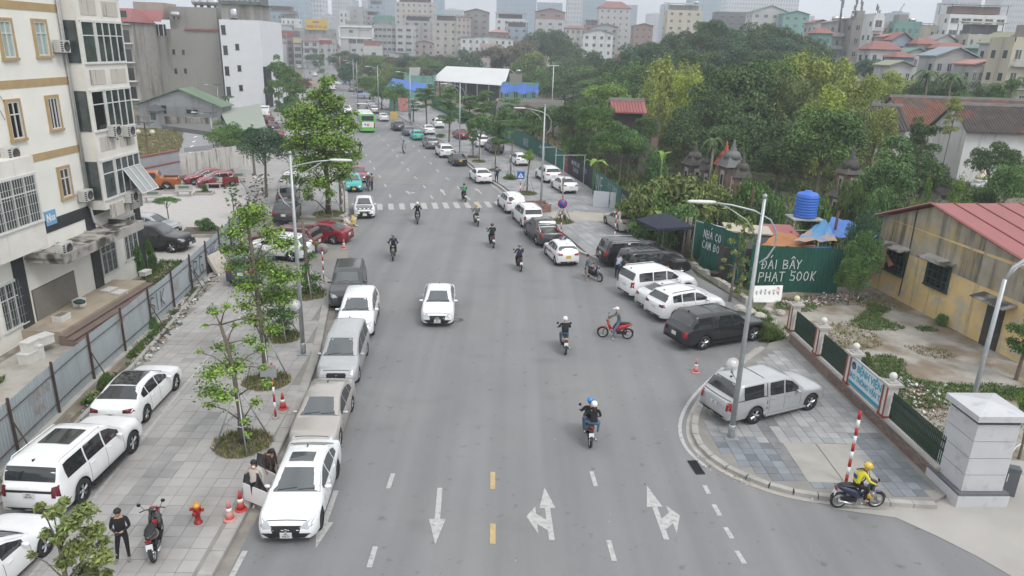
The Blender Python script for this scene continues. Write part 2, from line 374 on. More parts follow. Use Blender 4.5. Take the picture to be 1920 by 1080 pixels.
im=MB();im.prism(isl_e+[(14.9,21.0),(HF(23)-.15,23),(HF(34.6)-.15,34.6),(13.2,34.0)],-.02,.125);il=struct('corner_pavement',im,joint_m)
stones(il,list(reversed(isl_e)),.26,-.02,.155,step=.75)
def off(path,d):
 out=[];n=len(path)
 for i in range(n):
  a,b=Vector(path[max(i-1,0)]),Vector(path[min(i+1,n-1)]);t=(b-a).normalized();out.append((path[i][0]-t.y*d,path[i][1]+t.x*d))
 return out
e1=off(isl_e,-.02);e2=off(isl_e,-.46);e3=off(isl_e,-.62);e4=off(isl_e,-.76)
gm=MB()
for i in range(len(isl_e)-1):gm.quad((*e1[i],.010),(*e1[i+1],.010),(*e2[i+1],.010),(*e2[i],.010))
struct('corner_gutter',gm,M('corner_gutter_stone',(.37,.345,.31),.9,var=.22,vs=1.5,world=True))
gm=MB()
for i in range(4,20):gm.quad((*e3[i],.012),(*e3[i+1],.012),(*e4[i+1],.012),(*e4[i],.012))
struct('corner_edge_line',gm,mark_m)
ipoly=[(p[0],p[1])for p in off(isl_e,.30)]+[(14.5,21.0),(HF(23)-.3,23),(HF(34)-.3,33.6)]
def conc_patch(x,y):return 10.35<x<13.0 and 21.4<y<24.0
def ipick(x,y,i,j):
 if y<24.2 and x<10.0:return 1
 if y<21.5 or x>13.1 and y<25:return 1
 if 9.7<x<10.5 and y<26.5:return 2
 return 0
slabs(il,ipoly,R_(2),.42,.122,[slab_r,slab_dk,M('tactile_slab',(.20,.205,.21),.9,var=.2,vs=2,island=.12,rand=.12,world=True,bump=.8,bs=28)],ipick,(10.5,22),300,hole=conc_patch)
cp=MB();cp.base(11.0,22.75,.123,1.22,2.6,.02);cp.base(12.3,22.75,.123,1.26,2.6,.02);cp.obj('concrete_patch',M('sandy_concrete',(.34,.325,.295),.9,var=.15,vs=1.2,world=True,detail=7),il,kind='structure')
gr=thing('drain_grate','black iron slotted drain grate in the road by the rounded kerb','grate',(6.75,22.35,.005),R_(8))
fr=MB()
for sx in(-.16,.16):fr.base(sx,0,0,.02,.86,.02)
for sy in(-.43,.43):fr.base(0,sy,0,.34,.02,.02)
fr.obj('frame',black_pl,gr)
bars=MB()
for k in range(18):bars.base(0,-.4+k*.047,.002,.29,.02,.014)
bars.obj('bars',black_pl,gr,kind='stuff')
pit=MB();pit.flat([(-.15,-.42),(.15,-.42),(.15,.42),(-.15,.42)],.001);pit.obj('pit',M('pit_shade_black',(.004,.004,.004),1),gr)  # flat black sheet: the shade of the drain hollow is painted, no hole
re=[(rightk(y)+.45,y)for y in(50.2,55.7,62,69,75.4,81.6,95,108.4,120,132.6,152,180,205)]
FL=[(12.2,50.2),(11.0,54.3),(9.7,62),(7.7,77),(5.4,88),(2.4,100.1),(-.7,110.9),(-6,127),(-11.6,145.4),(-30,205)]
rp=MB();rp.prism([(5.4,49.7),(7.3,48.4),(12.2,48.6)]+FL+list(reversed(re)),-.02,.12)
rpv=struct('right_pavement',rp,M('blue_grey_paving',(.285,.285,.285),.9,var=.22,vs=.45,col2=(.22,.225,.235),mixs=.5,mixc=(.5,.6),world=True,detail=8))
stones(rpv,[(12.2,48.3),(9.5,48.35),(7.3,48.2),(6.3,48.4),(5.5,49.3),(rightk(51)+.12,51)]+[(rightk(y)+.15,y)for y in(55.7,62,69,75.4,81.6,95,108.4,120,132.6)],.28,-.02,.16,step=2.0)
pch=MB();pch.flat([(3.2,60.3),(9.7,60.0),(9.2,63.4),(2.6,63.6)],.126);struct('sandy_paving_patch',pch,M('dusty_beige_paving',(.37,.34,.29),.9,var=.15,vs=.7,world=True,detail=6))
sj=MB()
rpoly=[(5.8,50.3),(11.6,50.2),(11.0,54.3),(9.7,62),(8.3,72),(1.5,70),(3.2,62),(4.7,55)]
slabs(rpv,rpoly,R_(14),.6,.119,[M('blue_grey_pavement_slab',(.27,.275,.28),.85,var=.22,vs=.5,island=.12,rand=.12,world=True)],lambda*a:0,(8,50),150,hole=lambda x,y:59.9<y<63.7)
mk=MB()
def onroad(x0,y0,x1,y1,wd,mb,z=.008):
 a,b=Vector((x0,y0)),Vector((x1,y1));t=(b-a).normalized();n=Vector((-t.y,t.x))*wd/2
 mb.quad((a.x-n.x,a.y-n.y,z),(a.x+n.x,a.y+n.y,z),(b.x+n.x,b.y+n.y,z),(b.x-n.x,b.y-n.y,z))
 f=mb.f[-1];mb.f[-1]=list(reversed(f))
def px_dash(p,q,wd,mb=None):a,b=G(*p),G(*q);onroad(a.x,a.y,b.x,b.y,wd,mb or mk)
my=MB()
px_dash((924,885),(924,917),.17,my);px_dash((924,982),(924,1020),.17,my);px_dash((924,1096),(924,1150),.17,my)
for p,q in(((737,888),(728,916)),((704,1025),(692,1064)),((1109,884),(1117,912)),((1141,1013),(1152,1052)),((1321,910),(1329,926)),((1338,946),(1350,967)),((1360,989),(1373,1010)),((1381,1033),(1396,1057))):
 px_dash(p,q,.15)
def arrow(base,head,side=None):
 """straight arrow on the road from base to head, with an optional side branch (-1 left, +1 right)"""
 a,b=Vector(base),Vector(head);t=(b-a).normalized();n=Vector((t.y,-t.x));L=(b-a).length
 hp=b-t*L*.42;sw=.085
 mk.flat([tuple(a-n*sw),tuple(a+n*sw),tuple(hp+n*sw),tuple(hp-n*sw)],.008);mk.flat([tuple(hp-n*.26),tuple(hp+n*.26),tuple(b)],.008)
 if side:
  s=n*side;r0=a+t*L*.17;r1=a+t*L*.36
  q0=r0+s*(sw+.002);q1=r1+s*(sw+.002);tip0=q0+s*.42+t*L*.19;tip1=tip0+t*L*.28
  mk.flat([tuple(q0),tuple(q0+s*.30+t*L*.11),tuple(q1+s*.30+t*L*.11),tuple(q1)],.008)
  k0=q0+s*.30-t*L*.06;k1=q0+s*.30+t*L*.44;k2=q0+s*.62+t*L*.25
  mk.flat([tuple(k0+s*.002),tuple(k2),tuple(k1+s*.002)],.008)
def gp(px,py):q=G(px,py);return(q.x,q.y)
arrow(gp(1035,1013),gp(1021,914),-1);arrow(gp(1250,1012),gp(1213,911),1);arrow(gp(825,915),gp(816,1021));arrow(gp(630,920),gp(592,1028))
arrow(gp(835,366),gp(826,354));arrow(gp(903,363),gp(891,353));arrow(gp(768,364),gp(762,358),1)
for a,b in((4,10),(10,17.2)):onroad(leftk(a)+.48,a,leftk(b)+.48,b,.16,mk)
A,B=Vector(gp(712,388)),Vector(gp(935,383));t=(B-A).normalized()
for k in range(12):
 c=A.lerp(B,k/11.);d=Vector((-.2,1)).normalized();n=Vector((1,.2)).normalized()*.24
 mk.flat([tuple(c-n-d*1.3),tuple(c+n-d*1.3),tuple(c+n+d*1.3),tuple(c-n+d*1.3)],.008)
for lane,(s0,cnt)in{.25:(68,30),.5:(68,30),.72:(68,30)}.items():
 y=s0
 for k in range(cnt):
  x0,x1=lerp(leftk(y),rightk(y),lane),lerp(leftk(y+1.5),rightk(y+1.5),lane);onroad(x0,y,x1,y+1.5,.16,mk);y+=5.2 if y<110 else 8
for y in(75.4,76.2,77.0,77.8,78.6):mk.flat([(leftk(y)+3.2,y),(leftk(y)+9.4,y+.6),(leftk(y)+9.4,y+.75),(leftk(y)+3.2,y+.15)],.010,1)
for a,b in((67,71),(71,76),(76,81),(93,100)):onroad(rightk(a)-.5,a,rightk(b)-.5,b,.12,mk)
struct('road_markings',mk,[mark_m,M('beige_rumble_stripe',(.33,.30,.26),.9,world=True)]);struct('yellow_centre_dashes',my,mark_y)
mh=MB();mh.lathe([(.33,0),(.33,.012),(.28,.012),(.28,.008),(.0001,.008)],(0,0,0),16);mh.obj('manhole_cover',M('iron_cover',(.16,.16,.16),.7,var=.1),loc=(G(858,600).x,G(858,600).y,.0),label='round iron manhole cover in the lane beside the moving white saloon',cat='manhole cover')
ry=MB();ry.flat([(HF(21),21),(40,21),(40,60),(24,46),(22,44.5),(16,42.2),(14.2,38.5),(HF(34.6),34.8)],-.004)
struct('hospital_yard',ry,M('yard_concrete_and_weeds',(.315,.295,.265),.95,var=.25,vs=1.1,col2=(.20,.16,.115),mixs=.4,mixc=(.46,.58),world=True,bump=.5,bs=8,detail=8))
hl=MB();hx,hy,hr=54,184,46
hl.lathe([(hr*1.25,-1),(hr*.95,1.5),(hr*.72,5),(hr*.45,8.2),(hr*.2,9.6),(.01,10)],(hx,hy,0),28)
struct('wooded_hill',hl,M('hill_earth',(.05,.055,.03),1,var=.3,vs=.2,world=True))
def hill_z(x,y):
 r=math.hypot(x-hx,y-hy)/hr
 for(a,za),(b,zb)in(((0,10),(.2,9.6)),((.2,9.6),(.45,8.2)),((.45,8.2),(.72,5)),((.72,5),(.95,1.5)),((.95,1.5),(1.25,-1))):
  if r<=b:return max(0,lerp(za,zb,(r-a)/(b-a)))
 return 0.0
#  VEHICLES
def interp(P,s):
 if s<=P[0][0]:return P[0][1]
 for(a,va),(b,vb)in zip(P,P[1:]):
  if s<=b:return va+(vb-va)*(s-a)/(b-a)if b>a else vb
 return P[-1][1]
def smooth_i(P,s,w=.07):
 return(interp(P,s-w)+2*interp(P,s)+interp(P,s+w)+interp(P,s-w/2)*2+interp(P,s+w/2)*2)/8
TYPES={'sedan':dict(L=4.45,W=1.76,H=1.46,wb=2.65,fo=.86,r=.325,top=[(0,.66),(.05,.76),(.3,.86),(1.2,.98),(2.02,1.40),(2.35,1.455),(2.85,1.46),(3.3,1.40),(3.98,1.10),(4.33,1.05),(4.45,.93)],belt=[(0,.60),(.05,.69),(.4,.77),(1.2,.87),(2,.90),(3.3,.95),(3.9,1.0),(4.33,.98),(4.45,.86)],ws=(1.2,2.06),rw=(3.28,3.95),win=[(1.55,2.32),(2.38,3.12),(3.17,3.55)],wr=.55,sill=.24),'hatch':dict(L=3.8,W=1.66,H=1.50,wb=2.43,fo=.75,r=.30,top=[(0,.64),(.06,.72),(.3,.85),(1.0,1.0),(1.75,1.44),(2.1,1.50),(2.9,1.48),(3.3,1.42),(3.68,1.02),(3.8,.92)],belt=[(0,.55),(.06,.64),(.4,.78),(1.0,.90),(2,.92),(3.3,.98),(3.68,.96),(3.8,.84)],ws=(1.0,1.8),rw=(3.32,3.62),win=[(1.3,2.05),(2.11,2.85),(2.92,3.25)],wr=.54,sill=.24),'suv':dict(L=4.55,W=1.86,H=1.69,wb=2.72,fo=.88,r=.36,top=[(0,.74),(.06,.84),(.3,.98),(1.15,1.12),(1.95,1.60),(2.35,1.685),(3.3,1.69),(3.95,1.62),(4.42,1.16),(4.55,1.04)],belt=[(0,.64),(.06,.74),(.4,.90),(1.15,1.01),(2,1.05),(3.6,1.12),(4.42,1.10),(4.55,.95)],ws=(1.15,2.0),rw=(3.98,4.38),win=[(1.5,2.3),(2.37,3.2),(3.27,3.85)],wr=.60,sill=.30),'bigsuv':dict(L=4.9,W=1.9,H=1.83,wb=2.9,fo=.9,r=.39,top=[(0,.86),(.06,.98),(.25,1.08),(1.3,1.2),(2.0,1.70),(2.4,1.81),(4.2,1.82),(4.55,1.76),(4.8,1.22),(4.9,1.12)],belt=[(0,.74),(.06,.86),(.4,1.0),(1.3,1.09),(2,1.12),(4.2,1.15),(4.8,1.14),(4.9,1.0)],ws=(1.3,2.05),rw=(4.52,4.79),win=[(1.6,2.4),(2.47,3.35),(3.42,4.35)],wr=.66,sill=.34),'mpv':dict(L=4.55,W=1.76,H=1.72,wb=2.75,fo=.85,r=.32,top=[(0,.70),(.06,.80),(.25,.92),(.95,1.08),(1.85,1.62),(2.25,1.71),(4.0,1.71),(4.25,1.64),(4.46,1.12),(4.55,1.0)],belt=[(0,.6),(.06,.7),(.4,.86),(.95,.97),(2,1.0),(4.0,1.05),(4.46,1.02),(4.55,.88)],ws=(.95,1.9),rw=(4.22,4.45),win=[(1.35,2.2),(2.27,3.1),(3.17,4.0)],wr=.62,sill=.26),'pickup':dict(L=5.3,W=1.88,H=1.80,wb=3.22,fo=.9,r=.39,top=[(0,.86),(.06,.98),(.25,1.08),(1.35,1.2),(2.0,1.68),(2.4,1.79),(3.2,1.79),(3.45,1.73),(3.72,1.22),(3.76,1.19),(5.2,1.19),(5.3,1.15)],belt=[(0,.74),(.06,.86),(.4,1.0),(1.35,1.08),(3.5,1.13),(3.76,1.16),(5.2,1.16),(5.3,1.05)],ws=(1.35,2.05),rw=(3.42,3.68),win=[(1.65,2.42),(2.5,3.25)],wr=.64,sill=.36,bed=(3.84,5.2)),'canopy':dict(L=5.3,W=1.85,H=1.82,wb=3.0,fo=.9,r=.38,top=[(0,.84),(.06,.96),(.25,1.02),(1.40,1.12),(2.05,1.66),(2.45,1.77),(3.25,1.78),(3.36,1.75),(3.42,1.80),(4.55,1.80),(4.72,1.73),(5.08,1.22),(5.22,1.16),(5.3,1.06)],belt=[(0,.74),(.06,.86),(.4,.96),(1.4,1.03),(3.5,1.10),(5.15,1.12),(5.3,1.0)],ws=(1.40,2.10),rw=(4.66,5.06),win=[(1.70,2.42),(2.5,3.22),(3.55,4.55)],wr=.66,sill=.36),'van':dict(L=4.9,W=1.8,H=1.95,wb=2.8,fo=.9,r=.33,top=[(0,.8),(.06,.95),(.5,1.15),(1.3,1.82),(1.7,1.94),(4.5,1.95),(4.8,1.8),(4.9,1.0)],belt=[(0,.7),(.06,.85),(.5,1.02),(4.5,1.08),(4.8,1.05),(4.9,.9)],ws=(.52,1.28),rw=(4.62,4.82),win=[(1.0,1.8),(1.9,3.0),(3.1,4.4)],wr=.74,sill=.28),}
def wheel_meshes(r,wd=.21,dark=False):
 a=MB();w2=wd/2
 a.lathe([(r*.62,-w2),(r*.9,-w2),(r*.98,-w2*.8),(r,-w2*.4),(r,w2*.4),(r*.98,w2*.8),(r*.9,w2),(r*.62,w2)],(0,0,0),20,'y',caps=False)
 b=MB();b.lathe([(r*.66,-w2*.7),(r*.66,w2*.75),(r*.60,w2*.8),(r*.58,w2*.3),(r*.01,w2*.3)],(0,0,0),20,'y',0)
 for k in range(5):
  an=2*math.pi*k/5
  for da in(-.16,.16):
   p0=(r*.13*math.cos(an),w2*.72,r*.13*math.sin(an));p1=(r*.60*math.cos(an+da),w2*.68,r*.60*math.sin(an+da))
   b.tube([p0,p1],[.028,.022],4,1,smooth=False)
 b.lathe([(r*.16,w2*.3),(r*.15,w2*.8),(.001,w2*.85)],(0,0,0),10,'y',1)
 return a.mesh('tyre'),b.mesh('rim')
_types={}
def body_z(sp,s):return smooth_i(sp['top'],s)
def car_type(tn,**kw):
 key=tn+str(sorted(kw.items()))
 if key in _types:return _types[key]
 sp=dict(TYPES[tn]);sp.update(kw);L,W,H=sp['L'],sp['W'],sp['H'];r=sp['r'];xf=sp['fo'];xr=sp['fo']+sp['wb']
 R=r+.055;st=set([0,.03,.08,.15,.25,L-.15,L-.08,L-.03,L])
 for c in(xf,xr):
  for k in range(-9,10):st.add(round(c+R*math.sin(k/9*math.pi/2),3))
 x=.35
 while x<L-.2:st.add(round(x,3));x+=.11
 for a in('ws','rw'):
  for q in sp[a]:st.add(q)
 if 'bed' in sp:
  for q in sp['bed']:st.add(q-.015);st.add(q+.015)
 st=sorted(st);st2=[st[0]]
 for q in st[1:]:
  if q-st2[-1]>.012:st2.append(q)
 st=st2
 def ring(s):
  f=max(0,(.55-s)/.55);b=max(0,(s-(L-.40))/.40)
  w=W/2*(1-.20*f**2.3-.13*b**2.2)
  zb=smooth_i(sp['belt'],s,.05);zt=max(zb+.03,smooth_i(sp['top'],s));zs=sp['sill']+.04*(f**2)+.06*b
  for c in(xf,xr):
   if abs(s-c)<R:zs=max(zs,r+math.sqrt(max(0,R*R-(s-c)**2)))
  zs=min(zs,zb-.10);h=zt-zb;wb_=w*.925;wrf=min(sp['wr']*W/1.76+.06,wb_-.02)
  tum=lambda z:wb_-(wb_-wrf)*max(0,min(1,(z-zb)/max(.2,H-zb)))
  ze=zt-.085*min(1,h/.35)-.012
  P=[(w*.955,zs),(w*.995,min(zs+.07,zs+.4*(zb-zs))),(w,zs+(zb-zs)*.55),(w*.985,zs+(zb-zs)*.80),(w*.962,zb)]
  bed='bed' in sp and sp['bed'][0]<s<sp['bed'][1]
  if bed:P+=[(w*.93,zb+.02),(w*.88,zb+.02),(w*.86,zb-.06),(w*.85,.72),(0,.72)]
  else:
   if h<.18:y6=wb_*.98
   else:y6=tum(ze)
   y5=(wb_+y6)/2 if h>=.18 else wb_*1.0
   P+=[(y5,zb+(ze-zb)*.5),(y6,max(ze,zb+.006)),(y6-.07,zt-.022),(y6*.55,zt+.006),(0,zt+.018)]
  return P
 def xsh(s,z):
  f=max(0,(.5-s)/.5);b=max(0,(s-(L-.3))/.3)
  return L/2-s-f*.16*max(0,(z-.55))/.4-f*.05*max(0,(.42-z))/.2+b*.05*max(0,(z-.6))/.4
 V=[];F=[];n=10
 for s in st:
  P=ring(s)
  V+=[(xsh(s,z),y,z)for y,z in P]+[(xsh(s,z),-y,z)for y,z in P[:-1]]
 K=19
 def vid(i,j,sg):return i*K+(j if sg>0 or j==9 else 10+j)
 for i in range(len(st)-1):
  for j in range(9):
   for sg in(1,-1):
    q=(vid(i,j,sg),vid(i,j+1,sg),vid(i+1,j+1,sg),vid(i+1,j,sg));F.append(q if sg<0 else tuple(reversed(q)))
 for i,rv in((0,True),(len(st)-1,False)):
  for j in range(9):
   q=[vid(i,j,1),vid(i,j+1,1),vid(i,j+1,-1),vid(i,j,-1)]
   if j==8:q=[vid(i,8,1),vid(i,9,1),vid(i,8,-1)]
   F.append(tuple(reversed(q))if rv else tuple(q))
 me=bpy.data.meshes.new('body');me.from_pydata(V,[],F);me.update()
 bm=bmesh.new();bm.from_mesh(me);bmesh.ops.recalc_face_normals(bm,faces=bm.faces);bm.to_mesh(me);bm.free()
 me.polygons.foreach_set('use_smooth',[True]*len(me.polygons));me.update()
 bvh=BVHTree.FromPolygons(V,[tuple(p.vertices)for p in me.polygons])
 def cast(o,d,off=.006):
  o=Vector(o);d=Vector(d).normalized();h=bvh.ray_cast(o,d)
  if h[0]is None:
   h=bvh.find_nearest(o)
   return h[0]-d*off
  return h[0]-d*off
 def patch(poly,orig,d,res=.14,off=.006):
  """polygon of 3-D points, dropped on to the body along d"""
  b=bmesh.new();vs=[b.verts.new(p)for p in poly];b.faces.new(vs)
  bmesh.ops.triangulate(b,faces=b.faces)
  for _ in range(3):
   es=[e for e in b.edges if e.calc_length()>res*1.6]
   if not es:break
   bmesh.ops.subdivide_edges(b,edges=es,cuts=1);bmesh.ops.triangulate(b,faces=[f for f in b.faces if len(f.verts)>3])
  out=MB();ix={}
  for v in b.verts:ix[v]=len(out.v);out.v.append(tuple(cast(v.co+Vector(orig),d,off)))
  dv=Vector(d)
  for f in b.faces:
   fl=[ix[v]for v in f.verts];p=[Vector(out.v[k])for k in fl]
   if(p[1]-p[0]).cross(p[2]-p[0]).dot(dv)>0:fl.reverse()
   out.f.append(fl);out.m.append(0);out.s.append(True)
  b.free();return out
 parts=[]
 X=lambda s:L/2-s
 def wline(s):
  zb=smooth_i(sp['belt'],s,.05);zt=smooth_i(sp['top'],s);h=zt-zb
  return zb+.045,zt-.085*min(1,h/.35)-.045
 for sg in(1,-1):
  for a,b_ in sp['win']:
   lo=[];hi=[]
   for k in range(5):
    s=a+(b_-a)*k/4;l_,h_=wline(s);h_=max(h_,l_+.02);lo.append((X(s),0,l_));hi.append((X(s),0,h_))
   pm=patch(lo+hi[::-1],(0,sg*3,0),(0,-sg,0)).mesh('side_window')
   parts.append(('side_window',pm,'glass',None))
 def screen(s0,s1,name,inset,dz):
  rows=5;cols=7;out=MB();d=Vector((1 if s0<L/2 else-1,0,.9)).normalized()
  for i in range(rows):
   s=s0+(s1-s0)*i/(rows-1);P=ring(s);y6=P[6][0]-inset;zt=body_z(sp,s)
   if name=='windshield':y6=P[6][0]-inset-.0*i
   for j in range(cols):
    y=y6*(-1+2*j/(cols-1));o=Vector((X(s),y,zt))+d*1.2
    out.v.append(tuple(cast(o,-d,.008)))
  for i in range(rows-1):
   for j in range(cols-1):
    q=[i*cols+j,i*cols+j+1,(i+1)*cols+j+1,(i+1)*cols+j];p=[Vector(out.v[k])for k in q]
    if(p[1]-p[0]).cross(p[3]-p[0]).dot(d)<0:q.reverse()
    out.f.append(q);out.m.append(0);out.s.append(True)
  return out.mesh(name)
 parts.append(('windshield',screen(sp['ws'][0]+.06,sp['ws'][1]-.05,'windshield',.03,0),'wind',None))
 parts.append(('rear_window',screen(sp['rw'][0]+.05,sp['rw'][1]-.03,'rear_window',.06,0),'glass',None))
 zf=interp(sp['belt'],.25)
 for sg in(1,-1):
  hp=[(0,sg*W*.22,zf-.11),(0,sg*W*.29,zf+.0),(0,sg*W*.45,zf+.085),(0,sg*W*.475,zf-.03),(0,sg*W*.37,zf-.15)]
  parts.append(('headlight',patch(hp,(5,0,0),(-1,0,0),.08,.012).mesh('headlight'),'lamp',None))
  zr=interp(sp['belt'],L-.1)
  if tn in('bigsuv','mpv','canopy','pickup','van'):tp=[(0,sg*W*.36,zr-.30),(0,sg*W*.36,zr+.02),(0,sg*W*.455,zr+.06),(0,sg*W*.475,zr-.30)]
  else:tp=[(0,sg*W*.25,zr-.14),(0,sg*W*.25,zr-.02),(0,sg*W*.44,zr+.03),(0,sg*W*.475,zr-.13)]
  parts.append(('taillight',patch(tp,(-5,0,0),(1,0,0),.08,.014).mesh('taillight'),'tail',None))
  m=MB();sx=X(sp['ws'][0]+.42);zb=interp(sp['belt'],sp['ws'][0]+.4)
  rg=[]
  for t,sc in((0,.5),(.05,.9),(.12,1),(.19,.85),(.22,.4)):
   rg.append([(sx+.07*sc*math.cos(a)-.02*t,sg*(W/2-.06+t),zb+.075+.062*sc*math.sin(a))for a in[2*math.pi*k/8 for k in range(8)]])
  m.loft(rg if sg<0 else[list(reversed(q))for q in rg]);parts.append(('side_mirror',m.mesh('side_mirror'),'mirror',None))
  for(a,b_)in sp['win'][:2]:
   hs=X(b_-.18);zz=interp(sp['belt'],b_)-.10;hm=MB();p=cast((hs,sg*3,zz),(0,-sg,0),.02)
   hm.box(p.x,p.y,p.z,.17,.028,.03);parts.append(('door_handle',hm.mesh('door_handle'),'handle',None))
 gz=(zf-.30,zf-.05)
 gp_=[(0,-W*.25,gz[1]+.0),(0,-W*.21,gz[0]-.02),(0,-W*.14,gz[0]-.09),(0,W*.14,gz[0]-.09),(0,W*.21,gz[0]-.02),(0,W*.25,gz[1])]
 parts.append(('grille',patch(gp_,(5,0,0),(-1,0,0),.15,.010).mesh('grille'),'black',None))
 e=MB();p=cast((5,0,zf-.17),(-1,0,0),.02);e.lathe([(.001,0),(.05,.0),(.058,.006),(.045,.01),(.001,.012)],(p.x,0,p.z),12,'x');parts.append(('emblem',e.mesh('emblem'),'chrome',None))
 lo=[(0,-W*.40,.27),(0,-W*.42,.37),(0,-W*.2,.33),(0,W*.2,.33),(0,W*.42,.37),(0,W*.40,.27)]
 parts.append(('lower_intake',patch(lo,(5,0,0),(-1,0,0),.15,.010).mesh('lower_intake'),'black',None))
 rb=[(0,-W*.40,sp['sill']+.05),(0,-W*.40,sp['sill']+.15),(0,W*.40,sp['sill']+.15),(0,W*.40,sp['sill']+.05)]
 parts.append(('rear_bumper_trim',patch(rb,(-5,0,0),(1,0,0),.15,.012).mesh('rear_bumper_trim'),'black',None))
 sm=MB()
 cuts=[sp['win'][0][0]-.12,(sp['win'][0][1]+sp['win'][1][0])/2,sp['win'][1][1]+.04]
 for sg in(1,-1):
  for s in cuts:
   s=min(s,xr-R-.02)if s>sp['wb']*.9+.3 else s
   for k in range(4):
    z0=sp['sill']+.1+(interp(sp['belt'],s)-sp['sill']-.12)*k/4;z1=sp['sill']+.1+(interp(sp['belt'],s)-sp['sill']-.12)*(k+1)/4
    q=[cast((X(s+a),sg*3,z),(0,-sg,0),.004)for a,z in((-.008,z0),(.008,z0),(.008,z1),(-.008,z1))];sm.quad(*q)
 if tn=='canopy':
  for sg in(1,-1):
   for z0,z1 in((.6,.9),(.9,1.15),(1.16,1.4),(1.4,1.66)):
    sm.quad(*[cast((X(3.37+a),sg*3,z),(0,-sg,0),.004)for a,z in((-.024,z0),(.024,z0),(.024,z1),(-.024,z1))])
   for k in range(8):
    s0,s1=3.37+k*.235,3.37+(k+1)*.235;sm.quad(*[cast((X(s_),sg*3,z),(0,-sg,0),.005)for s_,z in((s0,1.140),(s1,1.140),(s1,1.175),(s0,1.175))])
  for k in range(6):
   ya_,yb_=.56*(-1+k/3),.56*(-1+(k+1)/3);sm.quad(*[cast((X(3.37+a),y_,4),(0,0,-1),.006)for a,y_ in((-.03,ya_),(.03,ya_),(.03,yb_),(-.03,yb_))][::-1])
   y0,y1=W*.42*(-1+k/3),W*.42*(-1+(k+1)/3);sm.quad(*[cast((-5,y_,z),(1,0,0),.005)for y_,z in((y0,1.150),(y1,1.150),(y1,1.175),(y0,1.175))])
 s=.14;row=[]
 for k in range(9):
  y=W*.33*(-1+k/4);row.append((cast((X(s)-.02,y,3),(0,0,-1),.004),cast((X(s)-.045,y,3),(0,0,-1),.004)))
 for a,b_ in zip(row,row[1:]):sm.quad(a[0],b_[0],b_[1],a[1])
 parts.append(('panel_gap',sm.mesh('panel_gap'),'gap',None))
 ub=MB();ub.box(0,0,(sp['sill']+.62)/2-.02,L-.5,W-.56,.62-sp['sill']+.1);ub.box(0,0,sp['sill'],sp['wb']-2*R-.02,W*.93,.09,mi=0)
 for c in(xf,xr):ub.box(X(c),0,.5,.8,W-.56,.55)
 parts.append(('underbody',ub.mesh('underbody'),'black',None))
 if sp.get('cladding')or tn in('suv','bigsuv'):
  for sg in(1,-1):
   cm=MB();cm.box(0,sg*(W/2-.005),sp['sill']+.045,sp['wb']-2*R-.05,.05,.09);parts.append(('running_board',cm.mesh('running_board'),'black',None))
 if tn in('bigsuv','canopy','pickup'):
  for sg in(1,-1):
   cm=MB();cm.box(X((xf+xr)/2),sg*(W/2+.03),sp['sill']-.0,sp['wb']-2*R+.05,.14,.05);parts.append(('side_step',cm.mesh('side_step'),'step',None))
 if tn in('suv','bigsuv','mpv')and not sp.get('norails'):
  for sg in(1,-1):
   cm=MB();s0,s1=sp['ws'][1]+.25,sp['rw'][0]-.15;y=ring((s0+s1)/2)[6][0]-.06
   cm.tube([(X(s0),sg*y,body_z(sp,s0)-.01),(X(s0+.08),sg*y,body_z(sp,s0)+.045),(X(s1-.08),sg*y,body_z(sp,s1)+.045),(X(s1),sg*y,body_z(sp,s1)-.01)],.016,5);parts.append(('roof_rail',cm.mesh('roof_rail'),'rail',None))
 if sp.get('sunroof'):
  s0,s1,yw=sp['sunroof']
  parts.append(('sunroof',patch([(X(s0),-yw,0),(X(s1),-yw,0),(X(s1),yw,0),(X(s0),yw,0)],(0,0,4),(0,0,-1),.12,.022).mesh('sunroof'),'glass',None))
 if sp.get('hoodpatch'):
  parts.append(('bonnet',patch([(X(.22),-W*.36,0),(X(1.12),-W*.40,0),(X(1.12),W*.40,0),(X(.22),W*.36,0)],(0,0,4),(0,0,-1),.18,.005).mesh('bonnet'),'blackpaint',None))
 if sp.get('tailbar'):
  zr=interp(sp['belt'],L-.1);parts.append(('tail_bar',patch([(0,-W*.36,zr-.17),(0,-W*.36,zr-.09),(0,W*.36,zr-.09),(0,W*.36,zr-.17)],(-5,0,0),(1,0,0),.15,.010).mesh('tail_bar'),'black',None))
 wm=MB();a=cast((X(sp['ws'][0]+.1),-.5,3),(0,0,-1),.02);b_=cast((X(sp['ws'][0]+.16),.05,3),(0,0,-1),.02);wm.tube([a,b_],.011,4);parts.append(('wiper',wm.mesh('wiper'),'black',None));wm=MB()
 a=cast((X(sp['ws'][0]+.1),.1,3),(0,0,-1),.02);b_=cast((X(sp['ws'][0]+.16),.6,3),(0,0,-1),.02);wm.tube([a,b_],.011,4)
 parts.append(('wiper',wm.mesh('wiper'),'black',None))
 an=MB();s_=sp['rw'][0]-.12;zt=body_z(sp,s_)
 an.loft([[(X(s_-.1),-.012,zt),(X(s_-.1),.012,zt),(X(s_-.1),.008,zt+.02),(X(s_-.1),-.008,zt+.02)],[(X(s_+.06),-.03,zt),(X(s_+.06),.03,zt),(X(s_+.06),.008,zt+.085),(X(s_+.06),-.008,zt+.085)]]);parts.append(('antenna',an.mesh('antenna'),'black',None))
 tf,rmf=wheel_meshes(r)
 plates=[]
 zp=sp['sill']+.16;p=cast((5,0,zp),(-1,0,0),.025);plates.append((p.x,p.z,0))
 zr=interp(sp['belt'],L-.1);zp=zr-.24 if tn not in('pickup',)else sp['sill']+.2;p=cast((-5,0,zp),(1,0,0),.03);plates.append((p.x,p.z,1))
 plm=MB();plm.box(0,0,0,.012,.34,.19)
